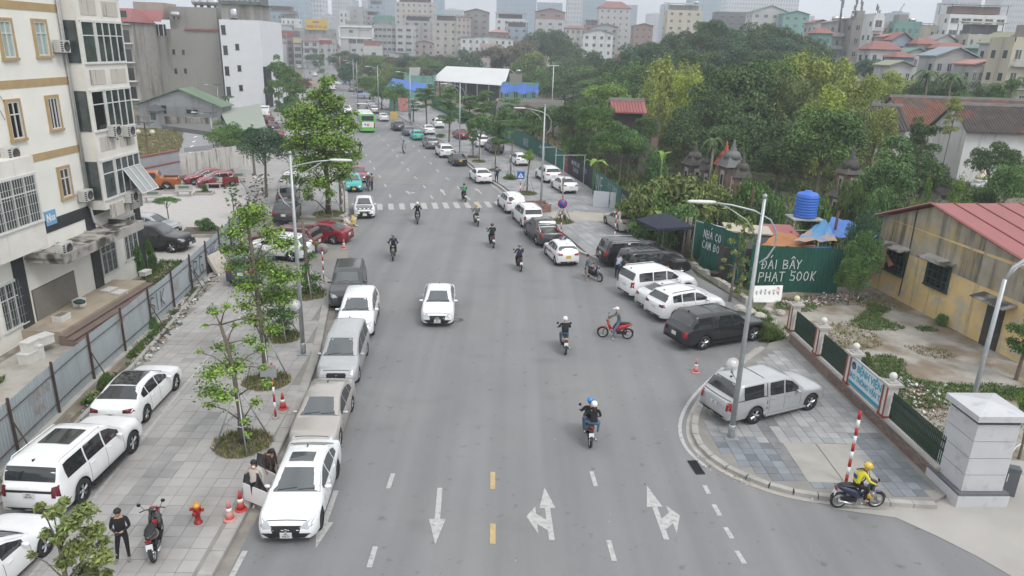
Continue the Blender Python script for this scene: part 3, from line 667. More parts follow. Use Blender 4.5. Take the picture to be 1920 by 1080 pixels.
 T=dict(sp=sp,body=me,parts=parts,tyre=tf,rim=rmf,wheels=[(X(xf),W/2-.115),(X(xr),W/2-.115)],plates=plates,plate=plm.mesh('number_plate'),cast=cast,X=X)
 _types[key]=T;return T
lampm=M('headlight_glass',(.42,.44,.46),.12,.3,spec=.8);tailm=M('taillight_red',(.28,.012,.016),.2)
tail_dk=M('taillight_dark_red',(.11,.01,.015),.2)
plate_m=M('white_plate',(.62,.62,.6),.5);plate_y=M('yellow_plate',(.65,.42,.05),.5);gapm=M('panel_gap_dark',(.05,.05,.05),.7);plate_ink=M('plate_ink',(.02,.02,.02),.6)
def car(tn,paintm,label,group,fw=None,rw=None,side=None,pos=None,head=None,anchor=None,cat='car',z=0.0,plate=None,yellow=False,mir=None,rim=None,opts={},rails=None,name=None,glass=None,tail=None,step=None):
 """fw/rw: pixels where the front and rear wheel on one side (side=+1 left, -1 right) touch the ground; or pos + head; or one anchor wheel + head"""
 T=car_type(tn,**opts);sp=T['sp'];xs=[w_[0]for w_ in T['wheels']];yw=T['wheels'][0][1]+.1
 if fw and rw:
  a,b=G(*fw,z),G(*rw,z);d=(a-b);hd=math.atan2(d.y,d.x)if head is None else R_(head)
  mid=(a+b)/2;lx=sum(xs)/2;ly=side*yw
 elif anchor:
  k,px,py=anchor;mid=G(px,py,z if k[0]!='b' else z+.3);hd=R_(head)
  lx={'f':xs[0],'r':xs[1],'F':sp['L']/2-.05,'B':-sp['L']/2+.05}[k[0]];ly={'l':yw,'r':-yw,'c':0}[k[1]]
  if k[0]in 'FB':mid=G(px,py,z+sp['sill'])
 else:mid=Vector((pos[0],pos[1],0));hd=R_(head);lx=ly=0
 c,s=math.cos(hd),math.sin(hd);loc=(mid.x-(lx*c-ly*s),mid.y-(lx*s+ly*c),z)
 t=thing(name or{'pickup':'pickup_truck','canopy':'pickup_truck','van':'van','mpv':'people_carrier','suv':'parked_suv','bigsuv':'parked_suv'}.get(tn,'parked_car'),label,cat,loc,hd,group)
 link('body',T['body'],[paintm],t,over=[paintm])
 mm={'glass':glass or glass_d,'wind':windm,'lamp':lampm,'tail':tail or tailm,'mirror':mir or paintm,'handle':paintm,'black':black_pl,'chrome':chrome,'gap':gapm,'rail':rails or black_pl,'step':step or black_pl,'blackpaint':M('black_paint_gloss',(.02,.02,.02),.25,coat=1)}
 near=math.hypot(loc[0],loc[1])<75
 for nm,me,mk_,_ in T['parts']:
  if not near and nm in('panel_gap','wiper','antenna','emblem','door_handle','lower_intake'):continue
  link(nm,me,[mm[mk_]],t,over=[mm[mk_]],kind='stuff' if nm=='panel_gap' else None)
 for wx,wy in T['wheels']:
  for sg in(1,-1):
   w_=link('wheel',None,None,t,loc=(wx,sg*wy,sp['r']));w_.rotation_euler=(0,rnd.uniform(0,6),0)if sg>0 else(0,rnd.uniform(0,6),math.pi)
   link('tyre',T['tyre'],[rubber],w_);
   rm=rim or rim_m
   o=link('rim',T['rim'],[black_pl,rm],w_,over=[black_pl,rm])
 for x,zz,rear in T['plates']:
  pm=plate_y if yellow else plate_m
  p=link('number_plate',T['plate'],[pm],t,loc=(x,0,zz),over=[pm])
  if plate and near and math.hypot(loc[0],loc[1])<45:
   rot=(R_(90),0,R_(90))if not rear else(R_(90),0,R_(-90))
   dx=.009 if not rear else-.009
   for ln,dz in zip(plate.split('/'),(.04,-.04)):text_obj('plate_text',ln,.085,plate_ink,p,(dx,0,dz),rot,.001,sx=1.0,depth=.001)
 return t,T
P_white=paint('white',(.75,.76,.76));P_pearl=paint('pearl_white',(.66,.665,.66));P_silver=paint('silver',(.44,.45,.455),.35);P_beige=paint('champagne',(.43,.405,.375),.3)
P_black=paint('black',(.012,.013,.014));P_dgrey=paint('dark_grey',(.055,.058,.058),.3);P_grey=paint('mid_grey',(.19,.20,.215),.3);P_bgrey=paint('blue_grey',(.075,.10,.125),.3)
P_red=paint('deep_red',(.20,.010,.022));P_brown=paint('brown_red',(.10,.018,.016));P_orange=paint('burnt_orange',(.33,.10,.02),.2);P_teal=paint('turquoise',(.03,.42,.38));P_navy=paint('navy',(.02,.03,.07))
silver_tr=M('silver_trim',(.5,.51,.52),.3,.6)
windm=M('windscreen_glass',(.085,.095,.10),.07,spec=1.0)  # base lightened: the grey sky reflection is put into the colour
gl_light=M('pale_tinted_glass',(.07,.08,.082),.05,spec=1.0)
LR='cars parked along the left kerb';RR='cars parked along the right kerb';LP='cars parked on the left pavement';RP='cars parked on the right pavement';RL='vehicles parked nose-in on the right forecourt';CY='cars in the left courtyard';DW='cars in the left driveway'
t,T=car('sedan',P_white,'white saloon nearest of the left kerb row, both pavement-side doors open',LR,(605,987),(635,897),1,head=-86.5,plate='30L/958.27',opts=dict(L=4.5,sunroof=(2.25,2.75,.38),wb=2.7),rim=M('dark_rim',(.06,.06,.062),.4,.6),glass=gl_light)
for sx,ang,ln,nm in((T['X'](1.42),-62,1.0,'open_front_door'),(T['X'](2.42),-58,.92,'open_rear_door')):
 dr=link(nm,None,None,t,loc=(sx,-.87,0),rz=0);dr.rotation_euler=(0,0,R_(60 if 'front' in nm else 56))
 pm=MB();pm.hexa([(-ln,-.03,.30),(0,-.03,.30),(0,.03,.30),(-ln,.03,.30),(-ln,-.03,.90),(0,-.03,.86),(0,.03,.86),(-ln,.03,.90)]);pm.obj('door_panel',[P_white],dr)
 wf=MB();top=[(-ln,0,.90),(-ln+.06,.07,1.30),(-.42,.08,1.34),(-.02,0,.88)]
 wf.tube(top,.022,4);wf.obj('window_frame',[black_pl],dr)
 gw=MB();gw.add([(p[0],p[1],p[2])for p in top],[(0,1,2,3)]);gw.obj('door_window',[glass_d],dr)
 it=MB();it.hexa([(-ln+.05,.032,.36),(-.06,.032,.36),(-.06,.05,.36),(-ln+.05,.05,.36),(-ln+.05,.032,.84),(-.06,.032,.82),(-.06,.05,.82),(-ln+.05,.05,.84)]);it.obj('door_lining',[M('door_lining_grey',(.08,.08,.08),.8)],dr)
car('sedan',P_beige,'champagne saloon at the left kerb between the white saloon and silver people carrier',LR,(639,833),(663,772),1,head=-87,plate='30F/714.02')
car('mpv',P_silver,'silver people carrier with three-bar grille parked at the left kerb',LR,(675,713),(690,667),1,head=-86,plate='30E/220.45',opts=dict(norails=True,H=1.76))
car('suv',P_white,'white crossover parked at the left kerb behind the silver people carrier',LR,(701,626),(712,592),1,head=-84,opts=dict(norails=True),glass=gl_light)
car('bigsuv',P_dgrey,'dark grey off-roader with roof rails at the far end of the left kerb row',LR,anchor=('Fc',649,574),head=-81,rails=P_dgrey)
car('sedan',P_white,'white moving saloon alone in the oncoming lane',None,anchor=('Fc',820,607),head=-86,plate='30H/447.31',name='moving_car',opts=dict(L=4.42,W=1.73,H=1.475),glass=gl_light)
car('sedan',P_red,'deep red fastback saloon parked tail to the road across the left driveway',DW,anchor=('rl',624,459),head=168,rim=M('dark_rim2',(.3,.3,.3),.4,.6))
car('bigsuv',P_brown,'brown-red off-roader in the driveway in front of the red saloon',DW,anchor=('Bl',588,472),head=170,rails=silver_tr)
car('suv',P_white,'white crossover with black roof in the driveway, nearest of the three parked across it',DW,anchor=('rl',546,492),head=172)
car('suv',P_bgrey,'blue-grey crossover seen from behind at the head of the left pavement by the rubbish',LP,anchor=('Bc',452,530),head=93,z=.115)
car('suv',P_dgrey,'dark crossover seen from behind, nearest of the three queued on the far left pavement',LP,anchor=('Bc',532,416),head=100,z=.12)
car('sedan',P_dgrey,'dark saloon queued between the dark and white crossovers on the far left pavement',LP,anchor=('Bc',536,382),head=101,z=.12)
car('suv',P_pearl,'white crossover furthest of the three queued by the rubbish on the far left pavement',LP,anchor=('Bc',541,354),head=101,z=.12)
car('sedan',P_white,'white hatchback with a black bonnet facing the crossing at the left kerb',LR,anchor=('Fc',684,406),head=-77,opts=dict(hoodpatch=True),plate=None)
car('hatch',P_teal,'turquoise taxi facing us at the left kerb beyond the crossing',LR,anchor=('Fc',664,357),head=-77,yellow=True,cat='taxi',opts=dict(L=4.0))
car('sedan',P_red,'red saloon behind the turquoise taxi at the left kerb',LR,anchor=('Fc',672,340),head=-76)
car('suv',P_white,'white crossover half hidden by the tall street tree at the left kerb',LR,anchor=('Fc',645,301),head=-75)
car('suv',P_white,'white car just left of the bus seen between tree branches',LR,anchor=('Fc',652,212),head=-73)
car('bigsuv',P_white,'white off-roader with panoramic roof glass parked on the near left pavement',LP,(249,850),(168,937),-1,head=88.5,z=.12,plate='29A/662.81',opts=dict(sunroof=(2.6,3.5,.5),tailbar=True),tail=tail_dk,rails=P_white)
car('sedan',P_white,'white saloon with black roof parked ahead of the white off-roader on the left pavement',LP,(330,732),(283,788),-1,head=92,z=.12,plate='98A/541.01',opts=dict(sunroof=(2.15,3.3,.50)),tail=tail_dk)
car('sedan',P_white,'white saloon at the bottom left corner partly behind the small tree',LP,anchor=('fr',92,1040),head=86,z=.12)
car('pickup',P_orange,'burnt orange double-cab pickup at the left of the courtyard',CY,anchor=('rl',313.5,357),head=-160,rim=chrome)
car('sedan',P_red,'red saloon with its bonnet towards the benches, left of the two red cars',CY,anchor=('fl',365,348),head=-142,opts=dict(W=1.8))
car('hatch',P_red,'red hatchback with its bonnet towards the benches, right of the two red cars',CY,anchor=('fl',388,353.5),head=-147,opts=dict(L=4.3,wb=2.6,win=[(1.3,2.15),(2.21,3.05),(3.1,3.25)])if False else{})
car('pickup',P_black,'black pickup nosing out beside the white block by the courtyard',CY,anchor=('fr',322,475),head=-4)
car('hatch',P_silver,'silver car behind the black pickup beside the white block',CY,anchor=('Fc',331,436),head=-10)
t,T=car('hatch',P_white,'white and blue taxi with a roof light, nearest of the right kerb row',RR,(1021.5,478),(1039,497),1,head=103,yellow=True,cat='taxi',glass=gl_light,plate='30E/117.20')
X=T['X'];tl=MB();tl.box(0,0,0,.14,.46,.16);tlo=tl.obj('roof_light',[P_navy],t,loc=(X(2.2),0,1.60))
text_obj('roof_text','G7',.13,white_m,tlo,(-.075,0,0),(R_(90),0,R_(-90)),.004)
for sg in(1,-1):
 sb=MB()
 for a,b in((.5,1.9),(1.9,3.2)):
  pts=[T['cast']((X(q),sg*3,z_),(0,-sg,0),.007)for q,z_ in((a,.62),(b,.58),(b,.70),(a,.80))];sb.quad(*(pts if sg<0 else pts[::-1]))
 sb.obj('blue_band',[P_navy],t)
 sb=MB();pts=[T['cast']((X(q),sg*3,z_),(0,-sg,0),.008)for q,z_ in((.9,.56),(3.3,.54),(3.3,.60),(.9,.62))];sb.quad(*(pts if sg<0 else pts[::-1]));sb.obj('red_stripe',[red_m],t)
t,T=car('pickup',P_dgrey,'dark grey double-cab pickup with a silver sports bar at the right kerb',RR,(984,440),(1004,460),1,head=104,mir=black_pl)
X=T['X'];sbm=MB()
for sg in(1,-1):sbm.tube([(X(3.85),sg*.72,1.2),(X(3.95),sg*.70,1.5),(X(4.9),sg*.80,1.2)],.035,6)
sbm.tube([(X(3.92),-.70,1.52),(X(3.92),.70,1.52)],.045,6);sbm.obj('sports_bar',[silver_tr],t)
lb=MB();lb.box(X(4.5),0,.75,1.3,1.3,.03);lb.obj('bed_liner',[M('dusty_liner',(.2,.2,.2),.8,var=.3,vs=3)],t)
car('mpv',P_white,'white seven-seater with roof rails between dark pickup and small white crossover',RR,(961,411),(976,425),1,head=104,rails=silver_tr)
car('suv',P_white,'small white crossover standing by the right end of the zebra crossing',RR,(934.5,387.5),(944.5,399),1,head=104,opts=dict(L=4.3,wb=2.6,H=1.63))
car('sedan',P_white,'white saloon alone on the right kerb beyond the crossing beside the blue-jacketed walker',RR,(879,335.5),(892.5,343),1,head=106)
car('sedan',P_black,'black saloon with yellow plate, right kerb row beneath the tall lamp',RR,(841,305),(847.5,310.5),1,head=106,yellow=True)
car('suv',P_white,'white crossover between the black saloon and the silver people carrier',RR,(815.5,290),(825,295),1,head=106)
car('mpv',P_grey,'silver-grey people carrier behind the turquoise car at the right kerb',RR,(791,274),(800,279),1,head=106)
car('hatch',P_teal,'turquoise car in the right kerb row with a yellow plate',RR,anchor=('rl',774,263),head=107,yellow=True,opts=dict(L=4.0))
car('sedan',P_bgrey,'blue-grey saloon just ahead of the turquoise car in the right kerb row',RR,anchor=('rl',758,255),head=107)
car('suv',P_dgrey,'dark crossover ahead of the blue-grey saloon near the bus',RR,anchor=('rl',737.5,245.5),head=107)
car('sedan',P_pearl,'pearl white saloon parked right beside the bus',RR,anchor=('rl',711,227.5),head=108)
car('mpv',P_silver,'silver people carrier just beyond the bus on the right',RR,anchor=('rl',694,213),head=108)
car('van',P_silver,'silver van, second vehicle beyond the bus on the right',RR,anchor=('rl',689,205),head=108)
z=.12
car('sedan',P_beige,'champagne saloon on the right pavement beside the dark graffiti fence',RP,(1138,421),(1151.5,434),1,head=104,z=z,cat='car')
car('sedan',P_white,'white saloon backed by the green fence on the right pavement',RP,anchor=('rl',1049,361.5),head=105,z=z)
car('suv',P_white,'white crossover just beyond the white saloon on the right pavement, under the lamp',RP,anchor=('rl',1018,342),head=105,z=z)
car('hatch',P_white,'white hatchback beside the round-topped sapling on the right pavement',RP,anchor=('rl',966,311),head=106,z=z)
car('bigsuv',P_grey,'dusty grey off-roader under the trees on the right pavement',RP,anchor=('rl',918,287),head=106,z=z)
car('suv',P_white,'white crossover behind the twin young trees on the right pavement',RP,anchor=('rl',892,276),head=106,z=z)
car('sedan',P_red,'red saloon alone on the right pavement by the graffiti hoarding',RP,anchor=('rl',857,261),head=107,z=z)
car('suv',P_white,'white crossover against the blue-green hoarding on the far right pavement',RP,anchor=('rl',813,240),head=107,z=z)
car('sedan',P_white,'white saloon on the pavement next to the turquoise car',RP,anchor=('rl',795,252),head=107,z=z)
car('mpv',P_silver,'silver people carrier before the tall green hoarding far up the right pavement',RP,anchor=('Bc',742,203),head=108,z=z)
car('canopy',P_silver,'silver pickup with hard canopy parked on the corner pavement beside the lamp post',RL,(1519,770),(1413,797),-1,head=26,z=.12,cat='pickup',step=silver_tr,plate='30C/662.18',rails=silver_tr)
car('canopy',P_black,'black pickup with hard canopy, nearest of the forecourt row',RL,(1414,640),(1319,657),-1,head=25.5,cat='pickup',opts=dict(L=5.35,wb=3.2,W=1.88),rim=rim_m)
car('suv',P_white,'white crossover squeezed between the black pickup and the white saloon',RL,anchor=('Br',1243,600),head=27,opts=dict(W=1.82),tail=tail_dk)
car('sedan',P_pearl,'pearl white saloon in the middle of the forecourt row',RL,anchor=('Br',1222,583),head=26,glass=gl_light)
car('bigsuv',P_white,'white off-roader beside the black car with roof rack in the forecourt row',RL,anchor=('rr',1211.6,564),head=24,opts=dict(H=1.74,L=4.85),rails=P_white)
t,T=car('bigsuv',P_black,'black off-roader with a roof rack and orange door sticker in the forecourt row',RL,pos=(9.25,45.6),head=20)
X=T['X'];rk=MB()
for sg in(1,-1):rk.box(X(3.2),sg*.5,1.95,1.7,.05,.03)
for k in range(4):rk.box(X(2.5+k*.45),0,1.93,.05,1.1,.03)
rk.obj('roof_rack',[black_pl],t)
sk=MB();p=T['cast']((X(2.0),-3,.75),(0,1,0),.01);sk.box(p.x,p.y,p.z,.3,.01,.16);sk.obj('door_sticker',[M('orange_sticker',(.6,.22,.03),.5)],t)
car('bigsuv',P_black,'black off-roader with silver roof rails, furthest of the forecourt row',RL,pos=(8.3,48.0),head=14,rails=silver_tr)
far=[(564,121,'white hatchback far up the avenue at the left kerb',P_white,'hatch'),(561,127,'white saloon far up the avenue before the hatchback',P_white,'sedan'),(589,118,'white car furthest right where the avenue ends',P_white,'sedan'),(589,124,'silver car far up the avenue under the young tree',P_silver,'suv'),(591,142,'white car driving away far up the middle of the avenue',P_white,'suv'),(625,147,'black car by the orange market awning',P_black,'bigsuv'),(624,168,'white van before the blue sign at the far junction',P_white,'van'),(675,172,'dark car with a white roof beside the parasol stall',P_dgrey,'suv'),(660,171,'grey car beside the dark car at the parasol stall',P_grey,'hatch'),(567,172,'white car in the left crowd beyond the tall street tree',P_white,'suv'),(606,176,'white saloon in the left crowd near the market umbrellas',P_white,'sedan'),(580,150,'grey car passing left of the market awning',P_grey,'sedan')]
for px,py,lb,pm,tn in far:
 t,_=car(tn,pm,lb,'distant cars up the avenue',anchor=('Bc',px,py),head=106,name='distant_car')
SX=[(512,244,'dark saloon on the far left pavement by the green-roofed shed',P_dgrey,'sedan'),(521,261,'red saloon on the far left pavement beside the tree',P_red,'sedan'),(505,232,'red hatchback beyond the dark saloon near the street stalls',P_red,'hatch'),(497,217,'white van at the street stalls beside the white block',P_white,'van'),(480,213,'black car at the street stalls beside the white block',P_black,'suv')]
for px,py,lb,pm,tn in SX:car(tn,pm,lb,LP,anchor=('Bc',px,py),head=106,z=.12)
bt=thing('city_bus','green and white city bus driving away up the avenue','bus',(0,0,0),R_(106));bp_=G(690,246,.3)
bl,bw,bh=9.0,2.4,3.0;cbx=106
bt.location=(bp_.x+math.cos(R_(cbx))*bl/2,bp_.y+math.sin(R_(cbx))*bl/2,0)
P_bus=paint('bus_green',(.14,.48,.09));P_busb=paint('bus_sky',(.30,.50,.58))
b=MB();rg=[]
for x,k in((-bl/2,.93),(-bl/2+.08,1),(bl/2-.2,1),(bl/2,.92)):
 rg.append([(x,-bw/2*k,.35),(x,bw/2*k,.35),(x,bw/2*k,.9),(x,bw/2*k,2.75),(x,bw/2*k-.18,3.0),(x,-bw/2*k+.18,3.0),(x,-bw/2*k,2.75),(x,-bw/2*k,.9)])
b.loft(rg,smooth=False);b.obj('body',[P_bus],bt)
b=MB();b.box(-.2,0,3.02,bl-.8,2.0,.06);b.obj('roof',[P_white],bt);b=MB();b.box(-1.8,0,3.12,2.4,1.4,.22);b.obj('roof_unit',[P_pearl],bt)
b=MB();b.box(-bl/2-.005,0,2.35,.03,1.9,.75);b.obj('rear_window',[glass_d],bt)
b=MB();b.box(-bl/2-.015,0,1.35,.03,1.9,.85);ad=b.obj('rear_panel',[P_white],bt)
b=MB();b.lathe([(.001,0),(.22,.0),(.22,.012),(.001,.012)],(0,0,0),12,'x');b.obj('rear_advert',[M('advert_orange',(.6,.3,.08),.5)],ad,loc=(-bl/2-.045,-.05,1.35))
b=MB();b.box(0,0,0,.012,.2,.3);b.obj('advert_figure',[M('advert_blue',(.05,.12,.4),.5)],ad,loc=(-bl/2-.04,.4,1.38))
for sg in(1,-1):
 b=MB();b.box(.1,sg*(bw/2),1.95,bl-.8,.03,.95);b.obj('side_windows',[glass_d],bt)
 b=MB();b.box(.1,sg*(bw/2+.002),1.0,bl-.6,.03,.85);b.obj('side_advert',[P_busb],bt)
 b=MB();b.box(-bl/2-.02,sg*1.08,1.2,.05,.14,.8);b.obj('taillight',[tailm],bt)
 b=MB();b.box(bl/2-.1,sg*1.4,2.5,.12,.16,.4);b.obj('side_mirror',[black_pl],bt)
 for wx in(-bl/2+2.0,bl/2-2.0):
  w_=link('wheel',None,None,bt,loc=(wx,sg*1.1,.45));tf,rf=wheel_meshes(.45,.28);link('tyre',tf,[rubber],w_);link('rim',rf,[black_pl,rim_m],w_)
#  NEAR BUILDINGS
class Facade:
 """a building whose front wall stands on the ground line A->B, seen from its right-hand side; local x along it, local -y outwards"""
 def __init__(s,name,label,cat,A,B,group=None):
  s.A=Vector((A[0],A[1]));s.B=Vector((B[0],B[1]));d=(s.B-s.A);s.L=d.length;s.rz=math.atan2(d.y,d.x)
  s.t=thing(name,label,cat,(A[0],A[1],0),s.rz,group)
 def p(s,px,py):return onplane(px,py,s.A,s.B)
 def box(s,px0,py0,px1,py1):
  """a pixel box given by the top left and bottom right corners of something upright on the wall"""
  a=s.p(px0,py0);b=s.p(px1,py1);return min(a[0],b[0]),max(a[0],b[0]),min(a[1],b[1]),max(a[1],b[1])
 def part(s,name,mb,mats,parent=None,**k):return mb.obj(name,mats,parent or s.t,**k)
tan_m=M('tan_render',(.40,.29,.15),.85,var=.12,vs=2);wframe_m=M('white_window_frame',(.62,.62,.60),.5,var=.08,vs=4)
pane_m=M('window_glass',(.05,.065,.065),.08,spec=.8,var=.5,vs=1.5);pane_dk=M('dark_window_pane',(.012,.014,.015),.12,spec=.7);pane_gr=M('frosted_pane',(.33,.40,.37),.3,var=.15,vs=2)
def window(parent,s0,s1,z0,z1,y=0.0,surround=tan_m,frame=wframe_m,pane=pane_m,mull=(1,1),sw=.13,bars=None,name='window',open_=False):
 w,h=s1-s0,z1-z0;cx=(s0+s1)/2
 b=MB();d=.09
 if surround is not None:
  b.box(cx,y-d/2,z1+sw/2,w+2*sw,d,sw);b.box(cx,y-d/2-.02,z0-sw/2,w+2*sw+.06,d+.05,sw)
  b.box(s0-sw/2,y-d/2,(z0+z1)/2,sw,d,h);b.box(s1+sw/2,y-d/2,(z0+z1)/2,sw,d,h);root=b.obj(name,[surround],parent)
 else:
  b.box(cx,y-.035,z1+.03,w+.12,.07,.06);b.box(cx,y-.045,z0-.03,w+.16,.09,.06);root=b.obj(name,[frame],parent)
 f=MB();t=.055
 f.box(cx,y-.035,z1-t/2,w,.07,t);f.box(cx,y-.035,z0+t/2,w,.07,t);f.box(s0+t/2,y-.035,(z0+z1)/2,t,.07,h-2*t);f.box(s1-t/2,y-.035,(z0+z1)/2,t,.07,h-2*t)
 for k in range(1,mull[0]+1):f.box(s0+w*k/(mull[0]+1),y-.03,(z0+z1)/2,.05,.06,h-2*t)
 for k in range(1,mull[1]+1):f.box(cx,y-.028,z0+h*(.66 if mull[1]==1 else k/(mull[1]+1)),w-2*t,.056,.05)
 f.obj('frame',[frame],root)
 g=MB();g.box(cx,y-.008,(z0+z1)/2,w-t,.016,h-t);g.obj('pane',[pane],root)
 if bars:
  r=MB();n=max(3,int(w/.16))
  for k in range(1,n):r.box(s0+w*k/n,y-.075,(z0+z1)/2,.014,.014,h)
  for k in range(1,5):r.box(cx,y-.078,z0+h*k/5,w,.014,.014)
  r.obj('security_bars',[bars],root,kind='stuff')
 return root
ac_m=M('air_conditioner_white',(.50,.50,.47),.6,var=.15,vs=5)
def ac_unit(label,parent_fac,s,z,y=-.32,group=None,rz=0):
 c,q=math.cos(parent_fac.rz),math.sin(parent_fac.rz);loc=(parent_fac.A.x+s*c-y*q,parent_fac.A.y+s*q+y*c,z)
 t=thing('air_conditioner',label,'air conditioner',loc,parent_fac.rz+rz,group or 'air conditioners on the cream apartment block')
 b=MB();b.base(0,0,0,.8,.34,.58);b.obj('casing',[ac_m],t)
 b=MB();b.lathe([(.23,-.175),(.24,-.19),(.2,-.2),(.19,-.178),(.001,-.178)],(.12,0,.29),14,'y');b.obj('fan_grille',[M('ac_grille_dark',(.06,.06,.06),.6)],t)
 b=MB()
 for k in range(5):b.base(-.28,-.175,.06+k*.1,.16,.02,.05)
 b.obj('side_vent',[black_pl],t,kind='stuff')
 b=MB()
 for x in(-.3,.3):b.base(x,.05,-.05,.04,.5,.045)
 b.obj('bracket',[dark_steel],t,kind='stuff')
 return t
cream=M('cream_render',(.76,.745,.69),.85,var=.07,vs=.5,streak=((.42,.40,.36),1.6,.60,.80),bump=.1,bs=20)
bay_m=M('stained_bay_render',(.68,.66,.61),.9,var=.1,vs=1,streak=((.13,.12,.10),2.2,.60,.78))
dkband=M('dark_granite',(.035,.038,.042),.4,var=.3,vs=2)
A_=G2(48,640);B_=G2(277,507);dA=(Vector(B_)-Vector(A_)).normalized()
F=Facade('apartment_block','cream apartment block with tan bands, bay windows and rooms above a dark stone base','building',(A_[0]-dA.x*14,A_[1]-dA.y*14),B_)
Lx=F.L-.05;O=14.0
b=MB();b.base(Lx/2,6.0,0,Lx,12.0,19.0);F.part('wall',b,[cream])
z1=(F.p(0,165)[1]+F.p(113,147)[1])/2;z2=(F.p(22,307)[1]+F.p(133,280)[1])/2;z0=(F.p(100,425)[1]+F.p(250,362)[1])/2
s_b0,s_b1=F.box(128,20,200,100)[0],F.box(128,20,200,100)[1]
for zc in(z1,z2,z1+(z1-z2),):
 b=MB();b.box(Lx/2,-.012,zc,Lx,.03,.36);F.part('tan_band',b,[tan_m])
b=MB();b.box(Lx/2,-.014,z0,Lx+.02,.04,.62);F.part('dark_band',b,[dkband])
for s_ in(F.p(44,560)[0],F.p(178,480)[0],Lx-.32):
 b=MB();b.base(s_,-.03,0,.75 if s_<Lx-1 else.62,.09,z0-.31);F.part('pilaster',b,[dkband])
wins=[(60,40,92,104,(1,1),pane_gr),(-6,38,19,108,(1,1),pane_gr),(10,192,44,258,(1,1),pane_dk),(86,184,112,240,(2,0),pane_dk),(108,318,132,366,(1,1),M('brown_curtain_pane',(.06,.045,.03),.3)),(40,338,66,400,(1,1),pane_m),(193,50,210,99,(1,1),pane_m),(210,167,225,216,(2,0),pane_dk),(226,281,240,320,(1,1),pane_m),(-60,180,-30,250,(1,1),pane_dk),(-20,330,5,390,(1,1),pane_m)]
for x0,y0,x1,y1,ml,pn in wins:
 s0,s1,za,zb=F.box(x0,y0,x1,y1)
 if s1-s0<.7:s1=s0+.75
 window(F.t,s0,s1,za,zb,0,tan_m,wframe_m,pn,ml)
bs0=F.p(118,60)[0]-.05;bs1=bs0+4.1;bd=.85;zb0=F.p(190,398)[1]+.35
b=MB();b.hexa([(bs0,-bd,zb0),(bs1,-bd,zb0),(bs1,.01,zb0),(bs0,.01,zb0),(bs0,-bd,19),(bs1,-bd,19),(bs1,.01,19),(bs0,.01,19)]);F.part('bay_shaft',b,[bay_m])
fl=(z1-z2)
for k,(zc,op)in enumerate(((z2-1.75,True),(z2+fl-1.55,False),(z2+2*fl-1.55,False),(z2+3*fl-1.55,False))):
 h=2.05
 wr=window(F.t,bs0+.12,bs0+1.3,zc-h/2,zc+h/2,-bd,None,wframe_m,pane_dk if k==1 else pane_m,(0,1),name='bay_window')
 window(F.t,bs0+1.42,bs1-.1,zc-h/2,zc+h/2,-bd,None,wframe_m,pane_m,(3,1),name='bay_window')
 g=MB();g.base(bs0-.02,-bd/2,zc-h/2,.04,bd-.2,h);g.obj('side_light',[pane_m],F.t)
 g=MB();g.base(bs1+.02,-bd/2,zc-h/2,.04,bd-.2,h);g.obj('side_light',[pane_m],F.t)
 for q in(0,1):
  g=MB();g.box(bs0+1.05+q*2.0,-bd-.012,zc-h/2-.72,1.5 if q else 1.4,.02,.75);g.obj('spandrel_panel',[M('dirty_spandrel',(.50,.47,.42),.9,streak=((.08,.07,.06),3.5,.52,.66))],F.t)
 if k==0:
  g=MB();a0,a1=bs0+2.1,bs1-.15;g.hexa([(a0,-bd-1.0,zc-h/2-.05),(a1,-bd-1.0,zc-h/2-.05),(a1,-bd-.97,zc-h/2-.01),(a0,-bd-.97,zc-h/2-.01),(a0,-bd-.08,zc+.25),(a1,-bd-.08,zc+.25),(a1,-bd-.05,zc+.29),(a0,-bd-.05,zc+.29)]);aw=g.obj('open_sash',[M('dusty_sash_glass',(.30,.32,.32),.3,var=.1,vs=3)],F.t)
  g=MB()
  for q in range(4):
   x=lerp(a0,a1,q/3);g.tube([(x,-bd-1.0,zc-h/2-.01),(x,-bd-.08,zc+.3)],.03,4,smooth=False)
  g.tube([(a0,-bd-1.0,zc-h/2-.01),(a1,-bd-1.0,zc-h/2-.01)],.03,4,smooth=False);g.obj('sash_frame',[wframe_m],aw)
ls1=F.p(44,380)[0];zl=F.p(10,380)[1]
b=MB();b.base(ls1-1.8,-.42,zl-2.3,3.6,.84,4.3);F.part('bay_shaft',b,[bay_m])
window(F.t,ls1-3.4,ls1-.15,zl-1.0,zl+1.2,-.84,None,wframe_m,pane_m,(3,1),bars=wframe_m,name='bay_window')
for sx in(bs0-.25,bs0-.12):
 b=MB();b.tube([(sx,-.12,z0+.2),(sx,-.12,19)],.055,6);F.part('drain_pipe',b,[M('grey_pvc',(.36,.36,.35),.6,var=.15,vs=3)])
b=MB();b.tube([(bs0-.2,-.14,z0+.3),(bs0-.1,-.16,z0-.6),(bs0+.3,-.5,z0-1.1)],.06,6);F.part('drain_pipe',b,[M('grey_pvc')])
for pts in(((0,-.03,15.5),(.6,-.05,13.6),(1.7,-.03,12.2),(2.8,-.04,10.6)),((1,-.03,14.2),(1.6,-.04,11.8),(2.4,-.03,10.2))):
 b=MB();b.tube([(O+p[0]-1,p[1],p[2])for p in pts],.012,4);F.part('hanging_cable',b,[black_pl])
b=MB();b.tube([(O+8.3,-.1,14.2),(O+9.2,-.35,13.4),(O+9.5,-.25,12.5),(O+9.6,-.2,9.5),(O+9.9,-.3,8.9),(bs0+2,-bd-.05,8.5)],.03,5);F.part('hanging_cable',b,[black_pl])
s0,s1,za,zb=F.box(70,512,146,600)
s0=F.p(70,600)[0];s1=F.p(146,560)[0];shz=F.p(110,520)[1]
b=MB();n=int(shz/.09)
for k in range(n):b.box((s0+s1)/2,-.02-.0,.45+k*(shz-.45)/n,s1-s0,.035,(shz-.45)/n*.82)
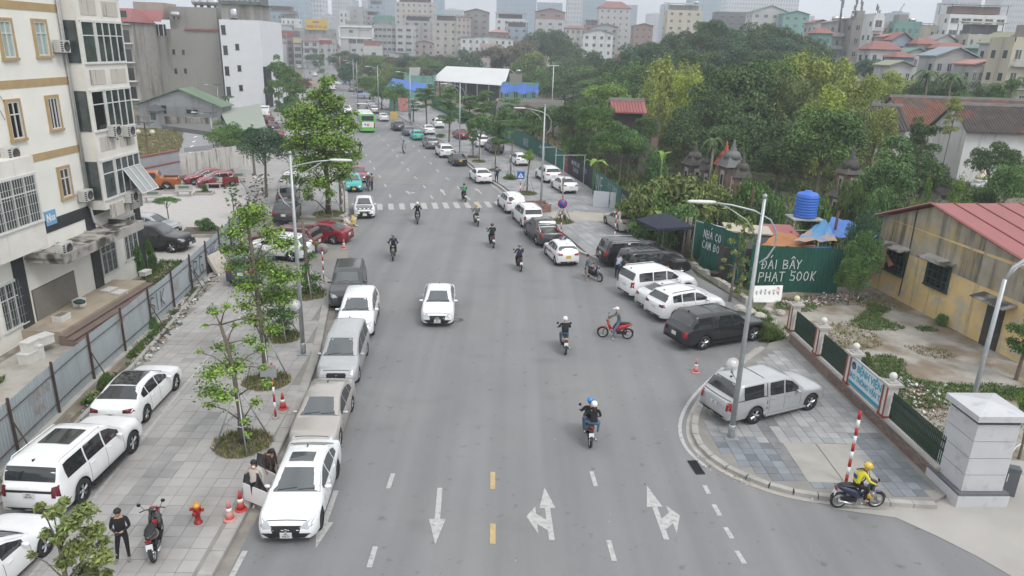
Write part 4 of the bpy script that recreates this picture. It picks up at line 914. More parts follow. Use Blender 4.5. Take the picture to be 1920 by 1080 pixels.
b.obj('roller_shutter',[M('roller_shutter_grey',(.27,.25,.22),.6,.2,var=.1,vs=2,rand=.05)],F.t,kind='stuff')
b=MB();b.base((s0+s1)/2,-.004,0,s1-s0+.1,.01,shz);F.part('shutter_backing',b,[M('shutter_backing',(.10,.095,.09),.8)])
for x0,y0,x1,y1,bars in((185,458,219,504,True),(225,412,258,478,True),(-8,540,30,620,True),(-70,560,-30,660,True)):
 a0,a1,c0,c1=F.box(x0,y0,x1,y1);window(F.t,a0,max(a1,a0+1.5),max(c0,.9),max(c1,c0+1.2),0,None,wframe_m,pane_m,(2,1),bars=M('bar_grey',(.35,.36,.36),.5),name='ground_floor_window')
cz=F.p(150,470)[1]-.15;c0=F.p(52,520)[0];c1=F.p(205,445)[0]+.1
canopy_m=M('mouldy_concrete_canopy',(.36,.34,.31),.95,var=.25,vs=.8,col2=(.07,.068,.06),mixs=1.3,mixc=(.46,.60),detail=8,bump=.3,bs=10)
zc_=z0-1.15
b=MB();b.base((c0+c1)/2,-1.0,zc_,c1-c0,2.0,.14);b.base((c0+c1)/2,-1.96,zc_-.12,c1-c0+.01,.1,.48)
b.base(c0+.05,-1.0,zc_-.12,.1,1.85,.48);b.base(c1-.05,-1.0,zc_-.12,.1,1.85,.48)
cn=F.part('entrance_canopy',b,[canopy_m])
for k in(.33,.66):
 b=MB();b.base(lerp(c0,c1,k),-1.0,zc_+.14,.16,1.75,.12);b.obj('canopy_rib',[canopy_m],cn)
sg0=F.p(94,408);b=MB();b.box(sg0[0],-.03,sg0[1],.82,.04,.72);sgn=F.part('block_number_plate',b,[M('sky_blue_plate',(.16,.36,.58),.5)])
text_obj('plate_text','N',.52,white_m,sgn,(sg0[0]-.18,-.055,sg0[1]),(R_(90),0,0),.02,sx=.8);text_obj('plate_text','03',.34,white_m,sgn,(sg0[0]+.17,-.055,sg0[1]-.04),(R_(90),0,0),.012,sx=.9)
pf=MB();pf.base((s0+s1)/2+1.1,-.95,0,s1-s0+4.6,1.9,.62);pf.obj('entrance_platform',[M('sandy_tile_platform',(.40,.34,.26),.85,var=.12,vs=1,col2=(.25,.23,.2),mixs=.6,mixc=(.55,.7))],F.t)
for k in range(4):
 b=MB();b.base((s0+s1)/2+1.0-.1*k,-1.9-.19-.36*k,0,s1-s0+4.8-.1*k,.36,.46-.13*k);b.base((s0+s1)/2+1.0-.1*k,-1.9-.20-.36*k,.46-.13*k,s1-s0+4.84-.1*k,.40,.04);b.obj('step',[M('maroon_stone_step',(.20,.15,.13),.6,var=.12,vs=1,rand=.12)],F.t)
ap_='air conditioners on the cream apartment block'
for px,py,lb,dy in((107,98,'air conditioner beside the pipe at the top-floor bay',-.3),(10,300,'air conditioner at the left frame edge by the dark window',-.3),(189,252,'left of two air conditioners under the middle bay window',-bd-.2),(216,252,'right of two air conditioners under the middle bay window',-bd-.2),(152,376,'air conditioner left of the lowest bay, above the canopy',-.3),(222,374,'air conditioner hanging under the propped-open sash',-bd-.2),(53,448,'air conditioner on the wall left of the block number plate',-.3)):
 s_,z_=F.p(px,py)
 if dy<-.5:s_-=.75*0
 ac_unit(lb,F,s_+(dy+.3)*.6,z_,dy)
ac_unit('dirty air conditioner standing on the left end of the mouldy canopy',F,c0+.7,zc_+.16,-1.55)
yw_m=M('peeling_yellow_render',(.66,.49,.23),.9,var=.12,vs=1.2,col2=(.50,.44,.33),mixs=1.1,mixc=(.50,.62),streak=((.20,.18,.14),2.2,.54,.74),bump=.25,bs=8,detail=8)
ywg_m=M('mouldy_grey_gable',(.34,.305,.24),.95,var=.2,vs=1.0,col2=(.42,.33,.18),mixs=.6,mixc=(.5,.6),streak=((.07,.07,.06),1.6,.48,.66),bump=.3,bs=8,detail=8)
Y=Facade('yellow_house','peeling yellow house with a mouldy gable and red sheet roof','building',(23.25,44.6),(25.0,32.6))
H1=4.6;ZR=4.72;Lr=Y.L
b=MB();depth=22.0
peak=4.3
b.add([(0,0,0),(Lr,0,0),(Lr,0,ZR),(peak*1.02,0,6.2),(0,0,H1)],[(0,1,2,3,4)]);b.add([(0,0,0),(0,depth,0),(0,depth,H1),(0,0,H1)],[(0,3,2,1)]if False else[(0,1,2,3)][:1]);
Y.part('front_wall',b,[yw_m])
b=MB();b.hexa([(0,.02,0),(Lr,.02,0),(Lr,depth,0),(0,depth,0),(0,.02,H1-.15),(Lr,.02,H1-.3),(Lr,depth,H1-.3),(0,depth,H1-.15)]);Y.part('walls',b,[yw_m])
b=MB();b.hexa([(0,-.02,3.0),(Lr,-.02,2.9),(Lr,-.004,2.9),(0,-.004,3.0),(0,-.02,H1-.02),(Lr,-.02,H1-.12),(Lr,-.004,H1-.12),(0,-.004,H1-.02)]);b.add([(0,-.02,H1-.02),(Lr,-.02,ZR-.03),(peak*1.02,-.02,6.18)],[(0,1,2)]);Y.part('mouldy_upper_wall',b,[ywg_m])
redroof=M('red_sheet_roof',(.29,.095,.09),.55,var=.08,vs=.5)
def roofsheet(par,a,b_,c,d,mat,n=14,name='roof_sheet',th=.05):
 a,b_,c,d=map(Vector,(a,b_,c,d))
 for k in range(n):
  t0,t1=k/n,(k+1)/n-.004;p=[a.lerp(b_,t0),a.lerp(b_,t1),d.lerp(c,t1),d.lerp(c,t0)]
  mb=MB();mb.hexa([q-Vector((0,0,th))for q in p]+p);m0,m1=a.lerp(b_,t0),d.lerp(c,t0)
  mb.tube([m0+Vector((0,0,.015)),m1+Vector((0,0,.015))],.035,4,smooth=False);mb.obj(name,[mat],par)
pk=(peak,6.85)
roofsheet(Y.t,(peak,-.35,6.35),(peak,depth,6.35),(-.35,depth,H1+.02),(-.35,-.35,H1+.02),redroof,16)
roofsheet(Y.t,(Lr+1.2,-.35,4.6),(Lr+1.2,depth,4.6),(peak+.01,depth,6.35),(peak+.01,-.35,6.35),redroof,16)
b=MB();b.tube([(-.4,-.37,H1),(peak,-.37,6.36),(Lr+1.2,-.37,4.6)],.07,4,smooth=False);Y.part('roof_edge_trim',b,[redroof])
shut=M('dark_green_shutter',(.03,.05,.045),.6,var=.2,vs=4)
for x0,y0,x1,y1 in((1668,470,1692,518),(1742,500,1774,548)):
 a0,a1,c0,c1=Y.box(x0,y0,x1,y1);a1=max(a1,a0+1.25);c1=max(c1,c0+1.35);window(Y.t,a0,a1,c0,c1,-.02,shut,shut,pane_dk,(3,2),sw=.08,bars=shut)
 h=MB();h.hexa([(a0-.3,-.75,c1+.18),(a1+.3,-.75,c1+.18),(a1+.3,-.02,c1+.32),(a0-.3,-.02,c1+.32),(a0-.3,-.75,c1+.25),(a1+.3,-.75,c1+.25),(a1+.3,-.02,c1+.42),(a0-.3,-.02,c1+.42)]);Y.part('window_hood',h,[canopy_m])
ds_=Y.p(1837,640)[0];ds_=min(ds_,Lr-1.6);b=MB();b.base(ds_+.55,-.05,0,1.1,.06,2.3);dr=Y.part('door',b,[M('old_dark_door',(.05,.045,.04),.7,var=.3,vs=3)])
b=MB();b.base(ds_+.55,-.085,1.0,.8,.02,1.1);b.obj('door_grille',[shut],dr);b=MB();b.hexa([(ds_-.5,-.8,2.45),(ds_+1.7,-.8,2.45),(ds_+1.7,-.02,2.6),(ds_-.5,-.02,2.6),(ds_-.5,-.8,2.52),(ds_+1.7,-.8,2.52),(ds_+1.7,-.02,2.7),(ds_-.5,-.02,2.7)]);Y.part('door_hood',b,[canopy_m])
b=MB();b.tube([(2.9,-.06,5.6),(2.95,-.06,2.9),(2.85,-.06,.3)],.03,5);Y.part('wall_cable',b,[black_pl])
b=MB();b.add([(2.0,-.8,2.75),(3.0,-.8,2.9),(3.0,-.3,2.8),(2.1,-.3,2.65),(2.3,-.75,2.0),(2.6,-.6,2.2)],[(0,1,2,3),(0,4,5)]);cl=Y.part('laundry',b,[M('laundry_cloth',(.35,.12,.07),.9,var=.5,vs=8)])
cl['label']='faded cloths hung to dry by the shuttered window'
def block(name,label,x0,x1,ytop,D,deep,mat,yaw=0.0,cat='building',group=None,zmin=0.0):
 a=at_depth(x0,ytop,D);d=Vector((math.cos(yaw),math.sin(yaw)))
 A=(a.x,a.y);f=Facade(name,label,cat,A,(a.x+d.x*10,a.y+d.y*10),group);wd=onplane(x1,ytop,A,(a.x+d.x*10,a.y+d.y*10))[0];f.W=wd;f.H=a.z
 b=MB();b.base(wd/2,deep/2,zmin,wd,deep,a.z-zmin);f.part('wall',b,[mat]);f.deep=deep
 return f
grey_st=M('stained_grey_concrete',(.31,.30,.275),.9,var=.12,vs=.12,streak=((.10,.095,.085),.45,.52,.72),col2=(.25,.24,.22),mixs=.06,mixc=(.45,.6),detail=7)
g1=block('grey_tenement','tall windowless grey concrete wall of the block left of the white house',247,409,52,160,14,grey_st,R_(2))
for x,y in((326,97),(344,98),(330,133),(348,133)):s_,z_=g1.p(x,y);b=MB();b.box(s_,-.06,z_,.5,.12,1.0);g1.part('slit_window',b,[pane_dk])
s_,z_=g1.p(260,100);b=MB();b.box(s_,-.06,z_,1.4,.12,.7);g1.part('slit_window',b,[pane_dk])
a0,z_a=g1.p(248,46);a1,z_b=g1.p(312,62)
b=MB();b.hexa([(a0,-2.0,z_b+2.2),(a1,-2.0,z_b+2.2),(a1,.0,z_b+4.2),(a0,.0,z_b+4.2),(a0,-2.0,z_b+2.35),(a1,-2.0,z_b+2.35),(a1,.0,z_b+4.4),(a0,.0,z_b+4.4)]);g1.part('red_lean_to_roof',b,[redroof])
b=MB();b.box((a0+a1)/2,-.05,z_b+.6,a1-a0,.1,2.2);g1.part('balcony_opening',b,[pane_dk])
for k in range(7):b=MB();b.box(lerp(a0,a1,(k+.5)/7),-.13,z_b+.6,.12,.12,2.2);g1.part('balcony_post',b,[white_m])
a0=g1.p(345,40)[0];b=MB();b.base((a0+g1.W)/2,-.1,g1.H-.1,g1.W-a0,.5,.35);g1.part('red_parapet',b,[redroof])
b=MB();b.base(g1.W*.7,5,g1.H,g1.W*.55,8,4.5);g1.part('rooftop_room',b,[grey_st])
b=MB();b.base(g1.W*.18,5,g1.H+2.0,g1.W*.34,7,3.2);g1.part('rooftop_room',b,[M('pinkish_render',(.36,.30,.27),.9,var=.1)])
tankm=M('steel_tank',(.5,.51,.52),.3,.8)
def tank_on(f,s,y,z,r=.55,L=1.8,name='water_tank',upright=False,mat=None):
 b=MB()
 if upright:b.lathe([(r*.96,0),(r,.05),(r,L*.85),(r*.7,L*.97),(.01,L)],(s,y,z+.3),14)
 else:b.lathe([(.01,-L/2),(r*.8,-L/2+.05),(r,-L/2+.25),(r,L/2-.25),(r*.8,L/2-.05),(.01,L/2)],(s,y,z+r+.4),12,'x')
 o=f.part(name,b,[mat or tankm]);b=MB()
 for q in(-.5,.5):b.base(s+q*L*.5,y,z,.1,r*1.4,.5)
 b.obj('tank_stand',[dark_steel],o);return o
s_,z_=g1.p(331,36);tank_on(g1,s_,-.2,z_)
for x in(365,378,392):s_=g1.p(x,12)[0];tank_on(g1,s_,2,g1.H+4.5,.7,2.4)
wt_m=M('white_render',(.66,.67,.69),.85,var=.04,vs=.5)
g2=block('white_block','narrow white block with small dark windows beside the tall grey wall',410,486,36,157,16,wt_m,R_(2))
for x,y,q in((419,56,0),(445,88,0),(423,94,0),(449,128,0),(426,133,0),(452,165,0),(429,171,1)):
 s_,z_=g2.p(x,y);w_=.42 if x<435 else.36;h_=.85 if x<435 else.55;window(g2.t,s_-w_,s_+w_,z_-h_,z_+h_,0,None,M('black_frame',(.03,.03,.03),.5),pane_dk if not q else pane_m,(0,0))
b=MB();b.base(g2.W+.25,2,0,.5,4,8.5);g2.part('side_sign',b,[black_pl])
b=MB();b.base(g2.W/2,5,g2.H,g2.W-.6,8,3.0);g2.part('rooftop_room',b,[grey_st]);b=MB();b.base(g2.W/2,5,g2.H+3.0,g2.W+.4,9,.15);g2.part('roof_slab',b,[M('green_sheet',(.10,.16,.10),.7)])
tank_on(g2,g2.W*.35,1.2,g2.H,.9,2.0,upright=True)
g3=block('old_terrace_house','old houses with balconies and a red roof between apartment block and grey wall',206,246,40,150,10,M('aged_grey_render',(.34,.32,.29),.9,var=.15,streak=((.12,.11,.1),.8,.5,.7)),R_(0))
for k in range(5):
 zz=1.5+k*3.6
 b=MB();b.base(g3.W*.55,-.5,zz,g3.W*.8,1.0,.2);g3.part('balcony',b,[white_m]);b=MB();b.base(g3.W*.55,-.03,zz+.3,g3.W*.55,.08,2.3);g3.part('balcony_opening',b,[pane_dk])
b=MB();b.hexa([(-.8,-1.5,g3.H),(g3.W+.5,-1.5,g3.H),(g3.W+.5,9,g3.H),(-.8,9,g3.H),(.8,3,g3.H+2.6),(g3.W-1,3,g3.H+2.6),(g3.W-1,5,g3.H+2.6),(.8,5,g3.H+2.6)]);g3.part('red_roof',b,[redroof])
corr_m=M('weathered_corrugated',(.30,.31,.31),.6,.3,var=.12,vs=.6,streak=((.17,.165,.15),.9,.5,.7))
S=block('corrugated_shed','corrugated grey shed with a shallow green gable roof before the tall grey wall',258,412,196,124,5,corr_m,R_(0))
pk_=S.W*.53;b=MB();hp=2.6
b.add([(0,0,S.H),(S.W,0,S.H),(pk_,0,S.H+hp)],[(0,1,2)]);S.part('gable',b,[corr_m])
gr_roof=M('mossy_green_roof',(.13,.19,.12),.7,var=.15,vs=.5)
for(x0,z0_),(x1,z1_)in(((-.5,S.H-.1),(pk_,S.H+hp+.1)),((pk_,S.H+hp+.1),(S.W+.5,S.H-.1))):
 b=MB();b.hexa([(x0,-.5,z0_),(x1,-.5,z1_),(x1,5,z1_),(x0,5,z0_),(x0,-.5,z0_+.15),(x1,-.5,z1_+.15),(x1,5,z1_+.15),(x0,5,z0_+.15)]);S.part('roof',b,[gr_roof])
b=MB();n=60
for k in range(n):b.base(S.W*(k+.5)/n,-.03,0,.07,.06,S.H-.1)
b.obj('sheet_ribs',[corr_m],S.t,kind='stuff')
for x0,y0,x1,y1 in((302,198,313,212),(350,206,360,212),(363,206,371,212)):a0,a1,c0,c1=S.box(x0,y0,x1,y1);window(S.t,a0,a1,c0,c1,-.06,None,M('black_frame'),pane_dk,(0,0))
lw=block('low_stained_wall','low stained wall along the back street before the corrugated shed',246,408,216,120,.3,M('black_stained_wall',(.30,.28,.25),.95,var=.3,vs=1,streak=((.04,.04,.035),1.5,.45,.62)),cat='wall')
kk=block('sentry_kiosk','small grey sentry kiosk with a dark hipped roof by the low stained wall',278,294,208,117,2.2,corr_m,cat='kiosk')
b=MB();b.hexa([(-.4,-.4,kk.H),(kk.W+.4,-.4,kk.H),(kk.W+.4,2.6,kk.H),(-.4,2.6,kk.H),(kk.W/2-.05,1.05,kk.H+1.0),(kk.W/2+.05,1.05,kk.H+1.0),(kk.W/2+.05,1.15,kk.H+1.0),(kk.W/2-.05,1.15,kk.H+1.0)]);kk.part('hipped_roof',b,[M('dark_slate',(.06,.065,.07),.6)]);b=MB();b.base(kk.W/2,-.03,1.3,kk.W*.6,.06,1.1);kk.part('window',b,[pane_m])
H_=Facade('roofed_hall','low hall with a plain grey-green sheet roof beside the bushy tree','building',(at_depth(440,262,106).x,106),(at_depth(503,262,111).x,111))
hw=H_.L;hh=at_depth(466,246,107).z-.2;dp=18
b=MB();b.base(hw/2,dp/2,0,hw,dp,hh-.3);H_.part('wall',b,[M('hall_grey_wall',(.13,.13,.125),.8,var=.1)])
ggr=M('grey_green_roof',(.27,.30,.25),.75,var=.05,vs=.5)
rq=[at_depth(434,251,105),at_depth(499,236,111),at_depth(487,194,134),at_depth(412,207,128)];c0_,s0_=math.cos(-H_.rz),math.sin(-H_.rz);ql=[((v.x-H_.A.x)*c0_-(v.y-H_.A.y)*s0_,(v.x-H_.A.x)*s0_+(v.y-H_.A.y)*c0_,v.z)for v in rq]
b=MB();b.hexa([(x,y,z-.2)for x,y,z in ql]+ql);H_.part('roof',b,[ggr])
W1=[G2(345,352,0),G2(440,342,0),G2(478,322,0)]
wl=thing('courtyard_wall','tall white wall streaked black behind the parked red cars','wall',(0,0,0))
stw=M('streaked_white_wall',(.50,.48,.45),.95,var=.12,vs=1,streak=((.08,.075,.07),3.0,.50,.70),world=True)
pts=[(-40.5,73.2),(-36.5,75.5),(-33.0,79.5),(-28.2,83.0)]
pts=[(at_depth(332,300,76).x,76),(at_depth(345,300,76).x,76.4),(at_depth(400,300,79).x,79),(at_depth(468,300,83).x,83)]
for(a,b_),hz in zip(zip(pts,pts[1:]),(1.2,1.3,1.5)):
 mb=MB();d=Vector(b_)-Vector(a);c=(Vector(a)+Vector(b_))/2;mb.base(c.x,c.y,0,d.length+.05,.24,hz+1.0,math.atan2(d.y,d.x));mb.obj('wall_panel',[stw],wl)
sp=MB()
a,b_=Vector(pts[1]),Vector(pts[3])
for k in range(70):q=a.lerp(b_,k/70);sp.base(q.x,q.y,2.4,.03,.03,.5)
sp.obj('railing_spikes',[dark_steel],wl,kind='stuff')
rw_=thing('low_tiled_wall','grey wall with a red coping running behind the orange pickup','wall',(0,0,0))
pa,pb=(at_depth(240,330,69).x,69),(at_depth(335,300,76).x,76);d=Vector(pb)-Vector(pa);c=(Vector(pa)+Vector(pb))/2
mb=MB();mb.base(c.x,c.y,0,d.length,.25,2.6,math.atan2(d.y,d.x));mb.obj('wall',[M('grey_dado',(.30,.31,.33),.9,var=.1)],rw_);mb=MB();mb.base(c.x,c.y,2.6,d.length,.4,.12,math.atan2(d.y,d.x));mb.obj('coping',[M('brick_red_coping',(.22,.07,.06),.8)],rw_)
mb=MB();mb.base(c.x+.1,c.y-.35,0,d.length,.4,1.5,math.atan2(d.y,d.x));mb.obj('lower_wall',[M('grey_dado')],rw_);mb=MB();mb.base(c.x+.1,c.y-.35,1.5,d.length,.5,.1,math.atan2(d.y,d.x));mb.obj('lower_coping',[M('brick_red_coping')],rw_)
tile_m=M('old_clay_tiles',(.20,.085,.055),.9,var=.35,vs=1.2,col2=(.10,.085,.07),mixs=.5,mixc=(.5,.62),bump=.8,bs=9,detail=8,world=True)
tile_dk=M('black_clay_tiles',(.075,.06,.055),.9,var=.35,vs=1.2,col2=(.17,.07,.05),mixs=.35,mixc=(.55,.66),bump=.8,bs=9,world=True)
wash=M('whitewash',(.60,.60,.60),.9,var=.1,vs=.6,streak=((.26,.26,.25),.9,.58,.75))
def hall(label,x0,x1,yeave,D,deep,rise,roofm,wallm,wz=None,name='temple_hall',yaw=0.0):
 f=block(name,label,x0,x1,yeave,D,deep,wallm,yaw);W,H=f.W,f.H
 for s in(0,1):
  b=MB()
  if s==0:q=[(-.4,-.7,H-.25),(W+.4,-.7,H-.25),(W+.4,deep/2,H+rise),(-.4,deep/2,H+rise)]
  else:q=[(-.4,deep/2,H+rise),(W+.4,deep/2,H+rise),(W+.4,deep+.7,H-.25),(-.4,deep+.7,H-.25)]
  b.hexa([(x,y,z-.14)for x,y,z in q]+q);f.part('roof_slope',b,[roofm])
 b=MB();n=int(W/.32)
 for k in range(n):x=-.3+k*(W+.6)/n;b.tube([(x,-.72,H-.22),(x,deep/2,H+rise+.02)],.07,4,cap=False)
 b.obj('tile_rows',[roofm],f.t,kind='stuff')
 b=MB();b.box(W/2,deep/2,H+rise+.1,W+1.0,.35,.35);f.part('ridge',b,[M('grey_ridge',(.22,.22,.21),.9,var=.2)])
 for x in(0,W):
  b=MB();b.add([(x,0,H-.05),(x,deep,H-.05),(x,deep/2,H+rise)],[(0,1,2)]);f.part('gable',b,[wallm])
 return f
h1=hall('long temple hall with a weathered red tile roof at the right edge',1697,1990,228,100,9,3.0,tile_m,wash)
h2=hall('whitewashed temple hall with a black tile roof in front of the long hall',1814,1990,242,88,7,2.6,tile_dk,wash)
h3=hall('small cream temple house with two white shutters behind the bamboo',1648,1700,238,92,6,2.4,tile_dk,M('cream_plaster',(.50,.48,.42),.9,var=.1))
s0,s1,c0,c1=h3.box(1676,260,1690,276);window(h3.t,s0,s1,c0,c1,0,None,M('black_frame'),M('white_shutter',(.6,.62,.6),.6),(1,0))
h4=hall('far temple roof of brown tiles behind the long hall',1800,2000,202,122,9,1.6,tile_m,wash)
for x in(1872,1892):s_,z_=h2.p(x,248);b=MB();b.box(s_,-.04,z_,.25,.08,.35);h2.part('vent',b,[pane_dk])
pv_=hall('red-roofed pavilion among the trees above the parked cars',1152,1206,205,92,4,1.0,redroof,M('dark_timber',(.05,.04,.035),.9),name='pavilion')
gate=block('temple_gatehouse','grey masonry gate wall beneath the trees beside the pavilion',1206,1238,228,86,1.0,M('old_grey_stone',(.20,.19,.17),.95,var=.3,vs=1))
s_,z_=gate.p(1222,245);b=MB();b.base(gate.W*.75,-.05,0,gate.W*.4,.12,gate.H-.8);gate.part('gateway',b,[M('faded_pink_panel',(.33,.22,.18),.9,var=.3,vs=2)])
ww=block('white_wall','plain white wall at the right edge beyond the temple roofs',1884,1990,174,135,1,wt_m,cat='wall')
tg=thing('temple_gate','white and pink temple gate roof with upturned horns behind the long hall','gate',at_depth(1718,215,118).xy.to_3d())
b=MB();b.base(0,0,0,5.2,2.2,at_depth(1718,206,118).z-.3);b.obj('gate_body',[M('pink_render',(.5,.33,.32),.9)],tg)
zt_=at_depth(1718,206,118).z
for sx in(-1,1):
 b=MB();b.tube([(0,0,zt_+.6),(sx*1.3,0,zt_+.35),(sx*2.6,0,zt_+.3),(sx*3.3,0,zt_+.9),(sx*3.5,0,zt_+1.5)],[.22,.25,.25,.18,.06],6);b.obj('horned_ridge',[white_m],tg)
stone_d=M('dark_mossy_stone',(.085,.08,.07),.95,var=.35,vs=3,island=.1);brick_d=M('weathered_brick',(.19,.10,.075),.95,var=.35,vs=3,col2=(.10,.09,.08),mixs=2)
def stupa(label,px,pytop,D,w_,tiers=2,capm=stone_d,wallm=brick_d,h=None,group='small brick stupas in the temple garden'):
 w=w_*.84;top=at_depth(px,pytop,D);Ht=h or top.z;z=top.z-Ht;t=thing('stupa',label,'stupa',(top.x,top.y,max(0,z)),rnd.uniform(-.3,.3),group)
 Ht=top.z-max(0,z);th=Ht*.62/tiers;z=0
 b=MB();b.base(0,0,0,w*1.5,w*1.5,Ht*.08);b.obj('plinth',[stone_d],t);z=Ht*.08
 for k in range(tiers):
  ww_=w*(1-.2*k);b=MB();b.base(0,0,z,ww_,ww_,th*.78);b.obj('tier',[wallm],t)
  for sx,sy in((0,-1),(-1,0),(1,0)):
   n_=MB();n_.base(sx*ww_*.5,sy*ww_*.5,z+th*.12,ww_*.42 if sy else.08,.08 if sy else ww_*.42,th*.55);n_.obj('niche',[M('pale_niche',(.38,.35,.31),.9,var=.3,vs=4)],t)
   n_=MB();n_.base(sx*(ww_*.5+.03),sy*(ww_*.5+.03),z+th*.14,ww_*.2 if sy else.08,.08 if sy else ww_*.2,th*.42);n_.obj('niche_opening',[pane_dk],t)
  z+=th*.78
  b=MB();b.lathe([(ww_*.70,z),(ww_*.92,z+.04),(ww_*.86,z+.12),(ww_*.55,z+th*.25)],(0,0,0),4,smooth=False)
  o=b.obj('eave',[capm],t);o.rotation_euler=(0,0,R_(45));z+=th*.22
 b=MB();r=w*.5*(1-.2*(tiers-1));hr_=Ht-z
 b.lathe([(r*1.1,z),(r*.75,z+hr_*.3),(r*.35,z+hr_*.42),(r*.42,z+hr_*.5),(r*.2,z+hr_*.56),(r*.3,z+hr_*.66),(r*.12,z+hr_*.74),(r*.16,z+hr_*.84),(.02,z+hr_)],(0,0,0),8);b.obj('finial',[capm],t)
 return t
stupa('tall two-tier brick stupa with dark finial under the round dark tree',1603,272,64,2.2,2)
stupa('stupa with a bright red cap among the temple trees',1364,264,74,1.7,1,M('red_tile_cap',(.45,.09,.05),.7),M('pink_brick',(.36,.2,.16),.9))
stupa('grey-capped stupa just right of the red-capped one',1378,261,72,2.1,1,M('grey_cap',(.16,.17,.17),.8))
stupa('small squat stupa lowest right of the grey-capped one',1396,285,68,1.6,1)
stupa('dark stupa left of the red-capped one against the trees',1306,267,76,1.9,1,stone_d,stone_d)
stupa('tiny stupa half hidden left of the red-capped one',1327,280,74,1.1,1,stone_d,stone_d)
stupa('dark-roofed stupa behind the young trees at the right',1780,312,62,1.9,1)
stupa('white-pillared shrine half hidden behind shrubs at the right',1748,322,60,1.6,1,stone_d,M('cream_plaster'))
stt=thing('statue','small white statue seated on a pedestal before the whitewashed hall','statue',at_depth(1856,270,84).xy.to_3d())
b=MB();b.lathe([(1.0,0),(1.0,.5),(.7,.7),(.9,.9),(.6,1.1)],(0,0,0),10);b.obj('pedestal',[white_m],stt);b=MB();b.lathe([(.7,1.1),(.65,1.4),(.35,1.7),(.38,2.1),(.16,2.35),(.2,2.5),(.18,2.7),(.05,2.85)],(0,0,0),10);b.obj('seated_figure',[M('gilt_white',(.7,.62,.45),.5)],stt)
#  TREES AND PLANTS
def leaf_mat(name,c1,c2,vs=.8,island=.48):
 c1=tuple(q*1.5 for q in c1);c2=tuple(q*1.5 for q in c2);m=M(name,c1,.62,col2=c2,mixs=vs,mixc=(.40,.60),island=island,rand=.10,spec=.25);return m
LM={'dark':leaf_mat('leaf_dark',(.032,.062,.020),(.055,.092,.028),vs=1.3),'mid':leaf_mat('leaf_mid',(.045,.095,.022),(.080,.140,.032)),'fresh':leaf_mat('leaf_fresh',(.075,.135,.022),(.14,.215,.04),vs=1.6),'bamboo':leaf_mat('leaf_bamboo',(.15,.19,.038),(.23,.26,.06)),'olive':leaf_mat('leaf_olive',(.085,.115,.035),(.135,.165,.05)),'street':leaf_mat('leaf_street',(.050,.105,.030),(.085,.150,.045)),'blueg':leaf_mat('leaf_bluegreen',(.032,.070,.038),(.055,.10,.05)),'brown':leaf_mat('leaf_brownish',(.085,.085,.05),(.11,.10,.075)),'yellow':leaf_mat('leaf_yellowgreen',(.17,.22,.03),(.24,.29,.05)),'weed':leaf_mat('leaf_weed',(.045,.085,.02),(.085,.12,.035))}
bark=M('bark',(.15,.125,.10),.95,var=.3,vs=6,bump=.6,bs=20);bark_l=M('pale_bark',(.26,.22,.18),.95,var=.3,vs=6);bark_b=M('brown_cut_bark',(.24,.13,.07),.95,var=.3,vs=6)
NR=np.random.default_rng(5)
def leaves_mesh(cent,rad,n,size,flat=.7,shell=.75,droop=0.0,aspect=.5,up=.35,seed=0,low=-.35):
 """leaf quads spread over the skins of leafy lobes: cent (k,3), rad (k,) or (k,3)"""
 g=np.random.default_rng(seed);cent=np.asarray(cent,float);rad=np.asarray(rad,float)
 if rad.ndim==1:rad=np.stack([rad,rad,rad*flat],1)
 wgt=(rad[:,0]*rad[:,1]);wgt=wgt/wgt.sum();k=g.choice(len(cent),n,p=wgt)
 d=g.normal(size=(n,3));d[:,2]=np.where(d[:,2]<low*1.5,-d[:,2]*.6,d[:,2]);d/=np.linalg.norm(d,axis=1)[:,None]
 r=shell+(1-shell)*g.random(n)*1.25;r=np.where(g.random(n)<.18,g.random(n)*.8,r)
 P=cent[k]+d*rad[k]*r[:,None]
 if droop:P[:,2]-=droop*g.random(n)**2*(np.abs(d[:,0])+np.abs(d[:,1]))
 nrm=d*.6+g.normal(size=(n,3))*.55;nrm[:,2]+=up;nrm/=np.linalg.norm(nrm,axis=1)[:,None]
 t=g.normal(size=(n,3));t[:,2]-=droop*1.2;t-=(t*nrm).sum(1)[:,None]*nrm;t/=np.linalg.norm(t,axis=1)[:,None]
 b=np.cross(nrm,t);s=size*(.6+.8*g.random(n))[:,None]
 V=np.stack([P-t*s*.5,P+b*s*aspect*.5-t*s*.05,P+t*s*.5-nrm*s*.12,P-b*s*aspect*.5-t*s*.05],1).reshape(-1,3)
 me=bpy.data.meshes.new('crown');me.vertices.add(4*n);me.vertices.foreach_set('co',V.ravel())
 me.loops.add(4*n);me.loops.foreach_set('vertex_index',np.arange(4*n));me.polygons.add(n);me.polygons.foreach_set('loop_start',np.arange(0,4*n,4));me.polygons.foreach_set('loop_total',np.full(n,4));me.update(calc_edges=True)
 return me
def branches(mb,h0,ends,r0,base=(0,0,0),seed=0,mi=0):
 g=random.Random(seed);b=Vector(base);top=b+Vector((g.uniform(-.05,.05)*h0,g.uniform(-.05,.05)*h0,h0))
 mid=b.lerp(top,.5)+Vector((g.uniform(-.05,.05),g.uniform(-.05,.05),0))*h0*.5
 mb.tube([b-Vector((0,0,.15)),b+Vector((0,0,.12)),mid,top],[r0*1.35,r0*1.05,r0*.85,r0*.68],7,mi)
 for e in ends:
  e=Vector(e);st=mid.lerp(top,g.uniform(.55,1.0));m_=st.lerp(e,.5)+Vector((g.uniform(-.1,.1),g.uniform(-.1,.1),.12))*(e-st).length
  mb.tube([st,m_,e],[r0*.45,r0*.28,r0*.08],5,mi)
CR={}
